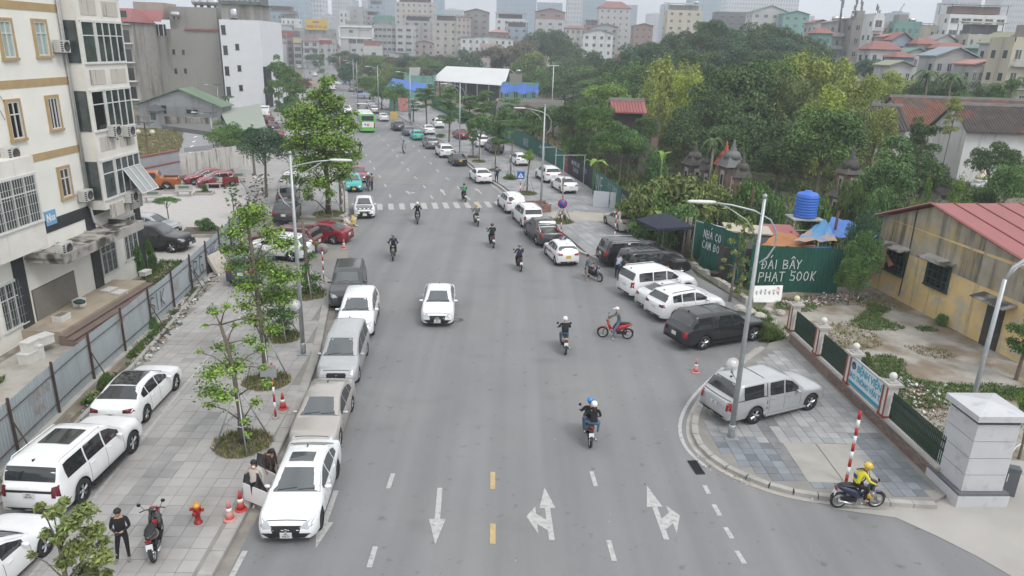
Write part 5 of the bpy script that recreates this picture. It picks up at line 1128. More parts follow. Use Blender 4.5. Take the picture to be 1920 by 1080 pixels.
def crown(kind,seed):
 """unit crowns: about 2 wide (radius 1), centre at 0; returns (mesh, lobe centres)"""
 key=(kind,seed)
 if key in CR:return CR[key]
 g=random.Random(seed*7+hash(kind)%1+len(kind)*13);cs=[];rs=[]
 if kind=='round':
  for k in range(26):
   a=g.uniform(0,6.28);e=math.asin(g.uniform(-.45,1));r=g.uniform(.5,.78);cs.append((math.cos(a)*math.cos(e)*r,math.sin(a)*math.cos(e)*r,math.sin(e)*r*.95));rs.append(g.uniform(.20,.34))
  cs.append((0,0,0));rs.append(.66);me=leaves_mesh(cs,rs,11000,.062,.8,.8,seed=seed)
 elif kind=='bamboo':
  for k in range(22):
   a=g.uniform(0,6.28);r=g.uniform(.2,.8);z=g.uniform(-.9,.85);r*=(1.05-.45*max(0,z));cs.append((math.cos(a)*r,math.sin(a)*r,z));rs.append((g.uniform(.18,.30),g.uniform(.18,.30),g.uniform(.25,.42)))
  me=leaves_mesh(cs,rs,11000,.085,1,.55,droop=.16,aspect=.28,up=.1,seed=seed,low=-.9)
 elif kind=='umbrella':
  for k in range(20):
   a=g.uniform(0,6.28);r=math.sqrt(g.random())*.85;cs.append((math.cos(a)*r,math.sin(a)*r,.18*(1-r*r)+g.uniform(-.10,.10)));rs.append((g.uniform(.20,.32),g.uniform(.20,.32),g.uniform(.14,.24)))
  me=leaves_mesh(cs,rs,7500,.075,1,.6,seed=seed)
 elif kind=='tall':
  for k in range(24):
   z=g.uniform(-1.35,1.45);rr=.8*math.sqrt(max(.08,1-(z/1.65)**2));a=g.uniform(0,6.28);r=g.uniform(.3,.85)*rr;cs.append((math.cos(a)*r,math.sin(a)*r,z));rs.append(g.uniform(.20,.34))
  me=leaves_mesh(cs,rs,8000,.085,.8,.7,seed=seed)
 elif kind=='tiered':
  for k in range(30):
   z=g.choice([-1.0,-.55,-.1,.35,.8])+g.uniform(-.12,.12);rr=.95-.35*abs(z-.0);a=g.uniform(0,6.28);r=g.uniform(.1,.9)*rr;cs.append((math.cos(a)*r,math.sin(a)*r,z));rs.append((g.uniform(.18,.30),g.uniform(.18,.30),g.uniform(.12,.20)))
  me=leaves_mesh(cs,rs,9000,.08,1,.5,seed=seed)
 elif kind=='sparse':
  for k in range(30):
   z=g.uniform(-1.5,1.5);rr=.85*math.sqrt(max(.06,1-(z/1.75)**2));a=g.uniform(0,6.28);r=g.uniform(.35,1.0)*rr;cs.append((math.cos(a)*r,math.sin(a)*r,z));rs.append(g.uniform(.11,.20))
  me=leaves_mesh(cs,rs,2600,.10,.8,.3,aspect=.55,seed=seed)
 elif kind=='bush':
  for k in range(22):
   a=g.uniform(0,6.28);r=g.uniform(0,.8);cs.append((math.cos(a)*r,math.sin(a)*r,g.uniform(.05,.62)*(1.1-r*.6)));rs.append(g.uniform(.20,.32))
  me=leaves_mesh(cs,rs,5000,.09,.8,.6,aspect=.4,seed=seed)
 elif kind=='feather':
  for k in range(36):
   a=g.uniform(0,6.28);r=g.uniform(0,.85);z=g.uniform(0,.9)*(1.15-r*.8);cs.append((math.cos(a)*r,math.sin(a)*r,z));rs.append((.14,.14,g.uniform(.16,.3)))
  me=leaves_mesh(cs,rs,7500,.07,1,.3,droop=.06,aspect=.22,up=.1,seed=seed)
 CR[key]=(me,cs);return CR[key]
def tree(label,x,y,rx,rz_,zc,kind='round',seed=0,leaf='mid',name='tree',group=None,z0=0.0,trunk=None,bk=None,ry=None,cat='tree'):
 """crown centre at height zc, half width rx, half height rz_ (of a unit crown)"""
 t=thing(name,label,cat,(x,y,z0),0,group);me,cs=crown(kind,seed)
 o=link('crown',me,[LM[leaf]],t,loc=(0,0,zc-z0),scale=(rx,ry or rx,rz_),over=[LM[leaf]]);o.rotation_euler=(0,0,rnd.uniform(0,6.28)if ry is None else rnd.uniform(-.4,.4))
 mb=MB();r0=trunk or max(.07,rx*.05);hh=max(.4,(zc-z0)-rz_*.35);a=o.rotation_euler[2];ca,sa=math.cos(a),math.sin(a);g=random.Random(seed+3)
 pick=g.sample(cs,min(7,len(cs)));ends=[((c[0]*ca-c[1]*sa)*rx*.8,(c[0]*sa+c[1]*ca)*rx*.8,(zc-z0)+c[2]*rz_*.75)for c in pick]
 branches(mb,hh,[e for e in ends if e[2]>hh*.4],r0,seed=seed);mb.obj('trunk',[bk or bark],t);return t
for(k_,n_)in(('round',4),('bamboo',3),('umbrella',2),('tall',2),('tiered',2),('bush',2)):
 for q in range(n_):crown(k_,q)
UNIT_H={'round':1.0,'bamboo':1.2,'umbrella':.35,'tall':1.7,'tiered':1.1,'sparse':1.6,'bush':.9,'feather':1.15}
def far_tree(label,px,pytop,hw,D,kind='round',leaf='dark',seed=0,group='trees of the temple wood',asp=1.0,z0=None,name='tree'):
 top=at_depth(px,pytop,D);rx=hw*top.y/CAM_F*1.02;rz_=rx*asp;g0=hill_z(top.x,top.y)if z0 is None else z0
 rz_=min(rz_,max(1.0,(top.z-g0)*.62))if kind not in('bush','feather')else rz_
 zc=top.z-rz_*UNIT_H[kind]if kind not in('bush','feather')else g0
 if kind in('bush','feather'):rz_=max(.4,(top.z-g0)/UNIT_H[kind])
 tree(label,top.x,top.y,rx,rz_,zc if kind not in('bush','feather')else g0,kind,seed,leaf,name,group,g0,cat='tree' if name=='tree' else 'bush')
WT='trees of the temple wood';HT='trees on the wooded hill'
FT=far_tree
g=random.Random(11)
def ordn(i):return['first','second','third','fourth','fifth','sixth','seventh','eighth','ninth','tenth','eleventh','twelfth','thirteenth','fourteenth'][i%14]+('' if i<14 else ' further')
for i,(px,py,hw,D)in enumerate([(1545,84,34,196),(1520,58,40,190),(1492,42,38,186),(1462,50,42,184),(1432,34,40,190),(1398,46,40,186),(1368,36,38,184),(1335,26,26,186),(1310,50,38,184),(1280,46,36,186),(1252,62,36,184),(1226,66,36,186),(1200,78,36,182),(1175,86,34,180),(1530,100,36,160),(1495,84,40,158),(1455,82,40,155),(1415,80,42,152),(1372,78,42,152),(1330,80,40,155),(1290,86,38,154),(1250,94,38,150),(1212,104,36,148),(1180,118,36,146),(1440,112,40,135),(1395,116,38,132),(1345,112,40,134),(1300,116,36,136)]):
 FT(ordn(i%14)+(' dark tree counted along the crest row of the wooded hill' if i<14 else ' dark tree counted along the lower rows of the wooded hill'),px,py+g.uniform(-3,3),hw*1.25,D,'round','dark' if i%3 else 'blueg',i%4,HT)
for i,(px,py,hw,D,lf,kd)in enumerate([(1035,48,30,290,'blueg','round'),(1010,52,26,285,'blueg','round'),(1062,62,26,285,'dark','round'),(985,64,26,275,'brown','round'),(955,78,30,265,'brown','round'),(1095,82,32,260,'dark','round'),(1130,92,34,240,'dark','round'),(925,92,28,255,'brown','umbrella'),(1000,88,34,240,'olive','round'),(1050,96,36,225,'dark','round'),(960,112,34,215,'mid','round'),(1100,112,36,205,'mid','round'),(1145,112,34,190,'dark','round'),(1010,120,34,200,'mid','round'),(1060,132,34,185,'dark','round'),(1120,138,34,172,'mid','round'),(905,120,26,235,'dark','round'),(872,84,32,250,'blueg','round'),(848,104,24,240,'dark','round'),(1165,128,36,168,'dark','round')]):
 FT(ordn(i)+' '+{'blueg':'bluish','dark':'dark','brown':'brownish','olive':'olive','mid':'green'}[lf]+' tree in the belt behind the marquee, counted from the ridge down',px,py,hw*1.35,D,kd,lf,i%4 if kd=='round' else i%2,'trees in the belt behind the marquee')
for i,(px,py,hw,D,kd,lf,lb,asp)in enumerate([(1268,92,66,112,'bamboo','bamboo','tall yellow-green bamboo clump left of the big dark tree',1.35),(1236,138,42,104,'bamboo','bamboo','lower yellow-green bamboo shoulder left of the tall clump',1.3),(1308,120,44,106,'bamboo','yellow','bright bamboo clump against the hill between the tall clump and the dark tree',1.2),(1395,86,88,96,'round','dark','biggest dark tree in the middle of the temple wood',1.15),(1450,98,60,100,'round','mid','dark green tree between the biggest tree and the right bamboo',1.1),(1345,150,60,90,'round','dark','dark tree at the left foot of the biggest tree',1.0),(1290,196,50,86,'round','dark','shadowy low tree beneath the bamboo clumps',1.0),(1420,190,70,84,'round','dark','deep green tree at the right foot of the biggest tree',1.0),(1360,225,60,82,'round','dark','lowest dark tree above the little stupas',.8),(1528,82,62,100,'bamboo','bamboo','tall olive bamboo clump right of the biggest tree',1.3),(1580,98,54,98,'bamboo','bamboo','bamboo clump leaning right towards the town',1.2),(1500,118,56,94,'bamboo','olive','olive bamboo between the tall clump and the round tree',1.2),(1620,128,50,92,'bamboo','bamboo','outer bamboo clump overlooking the temple roofs',1.2),(1560,150,60,86,'bamboo','yellow','bright drooping bamboo above the round dark tree',1.1),(1655,185,42,86,'bamboo','bamboo','drooping bamboo tips over the small cream temple house',1.1),(1600,190,50,84,'bamboo','olive','brownish bamboo behind the round dark tree',1.1),(1556,190,74,76,'round','mid','big round dark green tree behind the two-tier stupa',1.0),(1470,250,50,78,'round','dark','dark undergrowth tree between the stupas and the round tree',.9),(1175,108,52,140,'round','mid','leafy tree in front of the hill\'s left foot',1.0),(1140,142,46,125,'round','fresh','light green tree behind the red-roofed pavilion',.9),(1205,150,44,128,'round','dark','dark tree between pavilion and bamboo',1.0),(1095,165,44,115,'round','dark','dark tree left of the pavilion',1.0),(1165,180,40,104,'round','dark','tree just behind the pavilion roof',.9)]):
 FT(lb,px,py,hw*1.12,D,kd,lf,i%(3 if kd=='bamboo' else 4),WT,asp)
for i,(px,py,hw,D,kd,lf,lb)in enumerate([(1120,190,44,84,'round','mid','leafy tree over the dark graffiti fence beside the tall lamp'),(1075,178,42,96,'round','dark','dark tree behind the second lamp post'),(1170,222,40,80,'round','street','mid green tree in the garden behind the white side panel'),(1030,206,40,98,'umbrella','dark','spreading tree over the green fence behind the round sapling'),(1215,215,30,84,'round','dark','dark tree at the gate wall'),(1080,232,30,86,'bush','street','pale leafy tree over the fence by the white panels'),(1000,196,36,108,'round','street','street-side tree behind the dusty grey off-roader'),(1185,232,44,82,'round','street','leafy tree hiding the foot of the pavilion'),(1140,240,36,80,'round','mid','low tree left of the pavilion foot'),(1232,262,30,80,'bush','street','shrub before the gate wall')]):
 FT(lb,px,py,hw,D,kd,lf,i%(4 if kd=='round' else 2),'trees behind the street fence')
for i,(px,py,hw,D,kd,lf,lb)in enumerate([(1270,296,105,57,'bush','olive','large feathery yellow-olive thicket behind the dark parasol'),(1230,330,50,56,'bush','mid','dense shrub at the left of the olive thicket'),(1215,372,34,55,'bush','street','shrub leaning over the dark fence beside the parasol'),(1215,325,62,56,'bush','olive','olive wing of the thicket towards the dark fence'),(1330,318,66,60,'bush','olive','olive wing of the thicket behind the lamp head'),(1290,360,60,52,'bush','street','greyish shrub above the parasol and gate posts'),(1340,320,46,60,'feather','bamboo','yellow thicket behind the lamp head'),(1415,305,50,58,'bush','mid','leafy shrub left of the blue water tank'),(1450,330,44,56,'bush','street','shrub directly behind the water tank stand'),(1545,345,40,54,'bush','mid','shrub right of the blue water tank'),(1390,350,36,54,'bush','weed','bright shrub between the lamp arm and the water tank'),(1610,305,40,58,'bush','weed','shrub beneath the tall two-tier stupa'),(1690,250,50,66,'tall','street','slim young tree before the temple house with shutters'),(1740,212,40,72,'tall','dark','dark conical tree before the long hall'),(1795,180,22,80,'tall','bamboo','upright yellow-green sapling before the black-tiled hall'),(1735,190,22,84,'bush','olive','small pale-crowned tree over the long red-tiled roof'),(1680,290,60,58,'round','street','spreading tree among the shrines right of the stupa'),(1740,280,50,60,'round','dark','dark-leaved tree in front of the shrines'),(1800,330,66,52,'feather','fresh','feathery fresh-green tree above the red sheet roof'),(1880,255,52,60,'round','dark','dark tree at the right edge before the statue'),(1900,300,50,54,'round','street','leafy tree at the right edge above the red roof'),(1850,320,46,56,'bush','dark','dark shrub behind the red sheet roof'),(1745,330,40,54,'feather','fresh','light feathery shrub over the ridge of the red roof'),(1650,330,40,56,'bush','street','shrub between the stupa and the yellow house')]):
 FT(lb,px,py,hw,D,kd,lf,i%2,'shrubs and young trees of the temple garden')
for i,(px,py,hw,D)in enumerate([(645,100,24,262),(668,97,26,258),(690,100,28,255),(714,97,28,252),(738,101,28,250),(762,97,26,250),(786,101,28,246),(812,104,26,242),(830,98,22,262),(655,116,24,225),(725,114,28,215),(755,118,26,210),(790,120,28,205),(825,116,26,215),(1080,196,36,118),(1040,188,34,122),(985,192,30,120),(940,184,28,130)]):
 FT(ordn(i%14)+' tree from the left before the modern white building'+(', nearer the lamps' if i>13 else ''),px,py,hw,D,'round',('brown','blueg','olive','street')[i%4],i%4,'belt of trees before the modern white building')
for i,(px,py,hw,D,kd,lf,lb)in enumerate([(1632,105,28,165,'round','blueg','dark bluish tree at the foot of the grey tower blocks'),(1655,122,26,155,'umbrella','blueg','airy tree left of the bright green one'),(1690,127,44,128,'round','yellow','bright yellow-green round tree before the town'),(1735,140,34,122,'round','dark','dark tree beneath the left palm'),(1790,140,44,118,'round','dark','dark tree beneath the right palm'),(1840,144,50,114,'round','dark','broad dark tree right of the palms'),(1880,150,40,112,'round','mid','tree right of the broad dark one, left of the white wall'),(1700,165,40,112,'round','street','olive-green tree behind the temple gate roof'),(1750,170,40,110,'round','dark','dark tree behind the gate horns'),(1910,140,20,108,'round','mid','tree cut by the right edge above the white wall'),(1820,165,40,108,'round','street','leafy tree behind the far temple roof')]):
 FT(lb,px,py,hw,D,kd,lf,i%(2 if kd=='umbrella' else 4),'trees between the temple and the town')
def palm(label,px,pytop,pybase,D,fr=13,L=2.3,z0=0):
 top=at_depth(px,pytop+8,D);b0=at_depth(px-4,pybase,D);z0=max(0,b0.z);t=thing('palm_tree',label,'palm',(b0.x,b0.y,0),0,'areca palms behind the temple');mb=MB();mb.tube([(0,0,0),((top.x-b0.x)*.5,0,top.z*.5),(top.x-b0.x,0,top.z)],[.17,.13,.10],6);mb.obj('trunk',[bark_l],t)
 cx=top.x-b0.x;mb=MB()
 for k in range(fr):
  a=6.28*k/fr+rnd.uniform(-.2,.2);up_=rnd.uniform(.2,1.0);d=Vector((math.cos(a),math.sin(a),0));prev=None
  for s in range(7):
   u=s/6;p=Vector((cx,0,top.z))+d*L*u+Vector((0,0,up_*L*u-1.35*L*u*u));
   if prev is not None:
    sd=Vector((-d.y,d.x,0))*.34*math.sin(math.pi*min(.95,u+.08))
    for sg in(1,-1):
     mb.add([prev,p,p+sd*sg-Vector((0,0,.22)),prev+sd*sg-Vector((0,0,.18))],[(0,1,2,3)])
   prev=p
 mb.obj('fronds',[LM['dark']],t,kind='stuff')
palm('left of the two areca palms, its trunk rising behind the temple gate',1742,128,200,112);palm('right of the two areca palms, its pale trunk bare',1786,132,195,110)
palm('slender young palm beside the red-capped stupa',1340,252,290,73,8,1.3)
for px,py,D,lb in((1117,300,72,'ragged banana plant behind the green part of the fence'),(1243,285,68,'single upright banana leaf above the thicket'),(1240,400,52,'broad banana leaf poking over the fence by the parasol')):
 p=at_depth(px,py,D);t=thing('banana_plant',lb,'banana plant',(p.x,p.y,0));st_=MB();st_.tube([(0,0,0),(0,0,p.z-.8)],[.12,.07],6);st_.obj('stem',[LM['weed']],t)
 for k in range(5 if 'ragged' in lb else 2):
  a=k*1.3+.4;d=Vector((math.cos(a),math.sin(a),0));mb=MB();s_=Vector((-d.y,d.x,0));pts=[Vector((0,0,p.z-.9)),Vector((0,0,p.z-.1))+d*.3,Vector((0,0,p.z))+d*.9,Vector((0,0,p.z-.4))+d*1.5]
  for u,v,w0,w1 in zip(pts,pts[1:],(.03,.22,.24),(.22,.24,.03)):mb.quad(u-s_*w0,v-s_*w1,v+s_*w1,u+s_*w0)
  mb.obj('leaf',[LM['fresh']],t)
RT='street trees on the right pavement'
for i,(bx,by,py,hw,kd,lf,asp,lb)in enumerate([(842,268,160,30,'tall','street',1.0,'street tree with a clear trunk behind the white crossover'),(935,293,196,40,'tiered','street',1.0,'layered dark street tree over the dusty grey off-roader'),(880,252,176,44,'tiered','street',1.0,'spreading street tree behind the red saloon'),(800,236,158,28,'tall','mid',.9,'upright street tree beside the tall green hoarding'),(775,230,186,14,'tall','mid',.8,'small street tree beside the turquoise car'),(740,215,146,26,'round','street',1.3,'street tree with a thick dark trunk beyond the bus'),(716,205,148,24,'round','street',1.3,'street tree left of the thick-trunked one beyond the bus'),(700,196,135,26,'round','mid',1.3,'street tree above the pale blue parasol'),(683,184,140,20,'round','street',1.2,'furthest street tree of the dense group beyond the bus'),(960,262,182,40,'tiered','street',1.0,'layered tree over the green fence left of the lamp'),(905,232,168,36,'tiered','mid',.9,'street tree beyond the layered ones, before the car park')]):
 p=G(bx,by);top=at_depth(bx,py,p.y);rx=hw*p.y/CAM_F*1.05;rz_=(top.z*.72)/(2*UNIT_H[kd])*asp;zc=top.z-rz_*UNIT_H[kd]
 tree(lb,p.x,p.y,rx,min(rz_,rx*1.2)if kd!='umbrella' else rz_,top.z-min(rz_,rx*1.2)*UNIT_H[kd]if kd!='umbrella' else zc,kd,i%2 if kd!='round' else i%4,lf,'street_tree',RT,0,.16)
grass_me=None
def grass_ring(parent,r,n=420,col='weed',h=.16,seed=0,z=0.0):
 g=np.random.default_rng(seed);a=g.random(n)*6.28;q=np.sqrt(g.random(n))*r;V=[];F=[]
 for i in range(n):
  x,y=q[i]*math.cos(a[i]),q[i]*math.sin(a[i]);hh=h*(.4+g.random());b=g.random()*6.28;dx,dy=math.cos(b)*.03,math.sin(b)*.03;lx,ly=g.normal()*.06,g.normal()*.06
  o=len(V);V+=[(x-dx,y-dy,z),(x+dx,y+dy,z),(x+lx,y+ly,z+hh)];F.append((o,o+1,o+2))
 me=bpy.data.meshes.new('grass');me.from_pydata(V,[],F);return link('tuft_grass',me,[LM[col]],parent,kind='stuff')
dry_m=leaf_mat('dry_grass',(.15,.12,.06),(.12,.13,.045));LM['dry']=dry_m
soil_m=M('pit_soil',(.12,.095,.07),.95,var=.3,vs=5,bump=.6,bs=12)
def stakes(parent,r,h,n=4,ring=True,seg=True):
 for k in range(n):
  a=6.28*k/n+.5;mb=MB();mb.tube([(r*math.cos(a),r*math.sin(a),0),(.12*math.cos(a),.12*math.sin(a),h)],.028,5);mb.obj('support_stake',[steel],parent)
 if ring:
  q=.45;rr=r*(1-q)+.12*q;mb=MB();P=[(rr*math.cos(6.28*k/n+.5),rr*math.sin(6.28*k/n+.5),h*q)for k in range(n+1)]
  for u,v in zip(P,P[1:]):mb.tube([u,v],.022,4)
  mb.obj('stake_ring',[steel],parent,kind='stuff')
def pit(parent,r,seed=0,col='dry'):
 mb=MB();n=14;g=random.Random(seed);P=[(r*g.uniform(.85,1.1)*math.cos(6.28*k/n),r*g.uniform(.85,1.1)*math.sin(6.28*k/n))for k in range(n)]
 mb.add([(0,0,.07)]+[(x*.6,y*.6,.05)for x,y in P]+[(x,y,.0)for x,y in P],[(0,1+k,1+(k+1)%n)for k in range(n)]+[(1+k,1+n+k,1+n+(k+1)%n,1+(k+1)%n)for k in range(n)])
 mb.obj('planting_pit',[soil_m],parent,kind='stuff');grass_ring(parent,r,600,col,.15,seed,.02);grass_ring(parent,r*.8,250,'weed',.2,seed+9,.02)
def sapling(label,bx,by,pytop,hw,kind,leaf,group=None,r=.7,stake=True,seed=0,asp=None,zlow=.3,z=.13,bk=None,lsz=None,nleaf=None,trunk=.09):
 p=G(bx,by,z);top=at_depth(bx,pytop,p.y);H=top.z-z;rx=hw*(p.y+1)/CAM_F;rz_=H*(1-zlow)/(2*UNIT_H[kind]);zc=z+H-rz_*UNIT_H[kind]
 t=tree(label,p.x,p.y,rx,rz_,zc,kind,seed,leaf,'street_tree',group,z,trunk,bk)
 pit(t,r,seed)
 if stake:stakes(t,r*.85,min(1.9,H*.42))
 return t,p,H
LT='street trees on the left pavement'
sapling('leafy staked street tree with twin stems at the right kerb behind the black saloon',898,303,222,26,'umbrella','street',RT,.9,True,0,zlow=.55);sapling('left of two slim staked trees between black saloon and pavement cars',887,295,225,18,'tiered','street',RT,.8,True,1,zlow=.45)
sapling('round-topped clipped sapling behind the pedestrian crossing sign',988,363,278,13,'round','fresh',RT,1.0,True,2,zlow=.62);sapling('thin sapling with sparse leaves behind the blue-jacketed walker',929,320,257,8,'sparse','mid',RT,.7,True,1,zlow=.5)
sapling('leafless lopped trunk with a shrub at its foot by the crossing sign',957,335,262,3,'sparse','mid',RT,.8,True,0,zlow=.9)
sapling('cut-back tree trunk with ivy beside the blue no-parking sign',1054,416,330,3,'sparse','mid',RT,1.0,True,1,zlow=.92,bk=bark_l)
for px,py,hw,lb in((957,336,14,'leafy shrub at the foot of the lopped trunk by the crossing sign'),(1055,412,10,'ivy clump round the cut-back trunk by the no-parking sign'),(853,253,7,'small shrub at the foot of the street tree by the turquoise car'),(826,257,12,'pale shrub between the silver people carrier and white saloon')):
 p=G(px,py,.12);tree(lb,p.x,p.y,hw*p.y/CAM_F,.8,.12,'bush',1,'street','shrub','shrubs at tree feet on the right pavement',.12,.03,cat='shrub')
def near_tree(label,bx,by,H,lobes,leafsz,n,leaf,seed,trunkpts,r0,stake=True,pitr=1.0,bkm=None,z=.13,group=LT,extra=()):
 p=G(bx,by,z);t=thing('street_tree',label,'tree',(p.x,p.y,z),0,group);mb=MB();mb.tube(trunkpts,[r0*1.2]+[r0*(1-.6*i/len(trunkpts))for i in range(1,len(trunkpts))],8)
 g=random.Random(seed);tp_=[Vector(q)for q in trunkpts]
 for c,r in lobes:
  c=Vector(c);best=min(tp_,key=lambda q:(q-c).length+max(0,q.z-c.z)*2);m_=best.lerp(c,.55)+Vector((0,0,.10*(c-best).length));mb.tube([best,m_,c],[r0*.30,r0*.2,.012],5)
  for _ in range(4):
   e=c+Vector((g.gauss(0,1),g.gauss(0,1),g.gauss(.2,1)))*r*.6;mb.tube([m_.lerp(c,.6),e],[.014,.006],4)
 mb.obj('trunk',[bkm or bark],t)
 me=leaves_mesh([c for c,r in lobes],[r for c,r in lobes],n,leafsz,.85,.12,aspect=.5,up=.6,droop=.05,seed=seed);link('crown',me,[LM[leaf]],t)
 pit(t,pitr,seed)
 if stake:stakes(t,pitr*.9,min(2.2,H*.42))
 return t
def lobes_fit(base,px_lobes,z=.13):
 """lobes listed as (pixel x, pixel y, pixel radius, depth offset)"""
 out=[];b=G(base[0],base[1],z)
 for x,y,r,dd in px_lobes:
  q=at_depth(x,y,b.y+dd);out.append(((q.x-b.x,dd,q.z-z),r*q.y/CAM_F))
 return out
g=random.Random(3)
L1=lobes_fit((455,832),[(400,585,13,.3),(425,575,9,0),(385,612,7,-.2),(440,690,26,.2),(400,700,26,-.3),(395,735,26,.4),(420,745,22,-.5),(470,640,14,.3),(490,655,12,.5),(500,720,12,-.4),(480,755,12,.2),(460,790,10,-.3),(430,655,12,.2),(410,650,12,.4),(372,660,7,0),(395,760,10,.2),(495,690,10,.4),(465,815,8,-.4),(440,610,8,.3),(500,600,7,-.2)])
near_tree('sparse staked tree with a lopped brown trunk, nearest on the left pavement',455,832,5,[(c,r*1.25)for c,r in L1],.13,2900,'fresh',1,[(0,0,0),(.05,.03,.9),(-.02,0,1.9),(-.08,.03,2.9),(-.2,0,3.9),(-.35,0,4.6)],.11,True,1.05,bark)
L2=lobes_fit((500,715),[(470,415,30,.2),(440,440,22,-.3),(455,470,22,.3),(505,440,22,.4),(530,460,22,-.4),(485,500,26,.4),(520,515,24,-.2),(465,540,26,-.3),(500,560,24,.5),(545,520,22,.2),(440,500,18,.4),(425,470,14,0),(475,600,22,.2),(510,620,18,-.3),(480,395,18,0),(455,400,14,.3),(530,560,22,.4),(460,575,18,-.2)])
near_tree('leafy bright green staked tree behind the red and white bollard on the left pavement',500,715,8,[(c,r*1.2)for c,r in L2],.14,8500,'fresh',2,[(0,0,0),(0,.02,1.6),(-.06,0,3.4),(-.12,.03,5.2),(-.2,0,6.8)],.13,True,1.0,bark)
L3=lobes_fit((530,632),[(520,560,24,.2),(540,590,22,-.3),(510,590,20,.3),(545,550,18,.4),(520,530,18,0),(530,610,18,.2),(505,545,14,-.2)])
near_tree('low bushy street tree left of the near lamp post',530,632,3.5,[(c,r*1.15)for c,r in L3],.12,5500,'street',3,[(0,0,0),(.02,0,1.2),(0,0,2.6)],.12,True,.9,bark)
L4=lobes_fit((577,550),[(582,480,12,.2),(572,500,12,-.2),(590,520,14,.2),(575,530,16,-.2),(585,540,16,0),(565,515,10,.3),(570,465,8,0),(590,455,6,0)])
near_tree('ivy-wrapped staked trunk beside the round-mirror bollard',577,552,4,L4,.13,2600,'street',4,[(0,0,0),(.05,0,1.6),(0,0,3.2),(-.05,0,4.4)],.14,True,1.1,bark)
L5=[]
gg=random.Random(9)
for x,y,r in((612,160,16),(600,190,24),(580,215,30),(620,200,26),(560,240,26),(600,240,34),(640,235,22),(575,275,34),(615,275,34),(650,270,26),(600,310,34),(635,305,28),(565,310,26),(555,340,18),(590,345,24),(640,335,20),(660,245,16),(545,215,18),(590,175,14),(665,300,14),(553,270,20),(660,215,8),(672,292,8),(620,360,12),(575,365,14),(640,190,10)):
 for _ in range(2):L5.append((x+gg.uniform(-8,8),y+gg.uniform(-8,8),r*.62,gg.uniform(-1.6,1.6)))
L5=lobes_fit((617,402),L5)
near_tree('tall bushy street tree beside the zebra crossing, biggest on the left',617,402,14,[(c,r*1.45)for c,r in L5],.24,26000,'fresh',5,[(0,0,0),(.0,0,2.5),(-.1,0,5),(-.2,.1,7),(-.3,0,8.6),(-.2,0,9.6)],.22,True,1.4,bark)
L6=[]
for x,y,r in((130,985,26),(160,960,24),(100,960,18),(175,1000,26),(145,1030,30),(190,1045,26),(120,1055,22),(165,1070,28),(85,1000,14),(60,1040,10),(110,1010,16),(195,1015,14),(120,940,12),(75,950,10),(165,1095,26),(200,1075,16)):L6.append((x,y,r*.95,gg.uniform(-.6,.6)))
L6=lobes_fit((150,1205),L6);near_tree('small bushy tree at the bottom left corner of the left pavement',150,1205,3.4,L6,.13,4200,'olive',6,[(0,0,0),(0,.02,.9),(-.03,0,1.8),(-.02,0,2.7)],.08,False,.8,bark)
for i,(bx,by,py,hw,kd,lf,lb,seed)in enumerate([(500,372,232,54,'round','blueg','dark broad tree over the rubbish heap beside the queued cars',0),(478,330,230,12,'tall','street','slim creeper-clad trunk behind the broad dark tree',1),(548,240,120,32,'tall','street','tall street tree beside the roofed hall',0),(525,210,95,28,'tall','street','tall street tree at the corner of the white block',1),(510,190,90,24,'round','mid','street tree furthest along by the white block',2),(555,215,135,26,'tall','olive','olive-leaved street tree right of the tall pair',0),(570,200,140,16,'round','brown','brownish street tree left of the avenue junction',3),(497,185,92,18,'round','street','street tree hidden behind the white block corner',0),(590,130,98,18,'round','blueg','round tree at the far end of the avenue, left side',1),(600,137,93,16,'tall','street','young tree on the far median of the avenue',1),(640,150,92,26,'round','blueg','dark round tree on the far right of the avenue',2),(665,150,96,28,'round','brown','reddish spreading tree behind the far lamps',1),(700,150,100,34,'round','olive','broad umbrella tree behind the far lamps',0),(740,150,105,24,'round','blueg','bluish tree behind the blue tarpaulin',0),(770,146,100,26,'round','blueg','bluish tree behind the steel-railed building',3),(800,140,98,24,'round','dark','dark tree left of the cream tower foot',1),(845,150,105,24,'round','dark','tree in front of the cream tower foot',1),(430,213,180,10,'umbrella','street','small tree between the corrugated shed and the white block',0),(332,212,176,7,'tiered','street','thin tiered tree before the corrugated shed',1)]):
 p=G(bx,by);top=at_depth(bx,py,p.y);rx=hw*p.y/CAM_F*1.05;H=top.z
 if H<1.5:H=5
 rz_=min(H*.36,rx*1.3)if kd!='umbrella' else min(rx*.8,H*.6);zc=H-rz_*UNIT_H[kd]
 tree(lb,p.x,p.y,rx,rz_,max(zc,rz_*.4),kd,seed,lf,'tree','trees on the left side of the avenue',0,.14)
p=at_depth(418,219,88);tree('dense bushy tree inside the courtyard wall before the grey-green roof',p.x,88,2.9,2.75,p.z-2.7,'round',1,'mid','tree',None,0,.14)
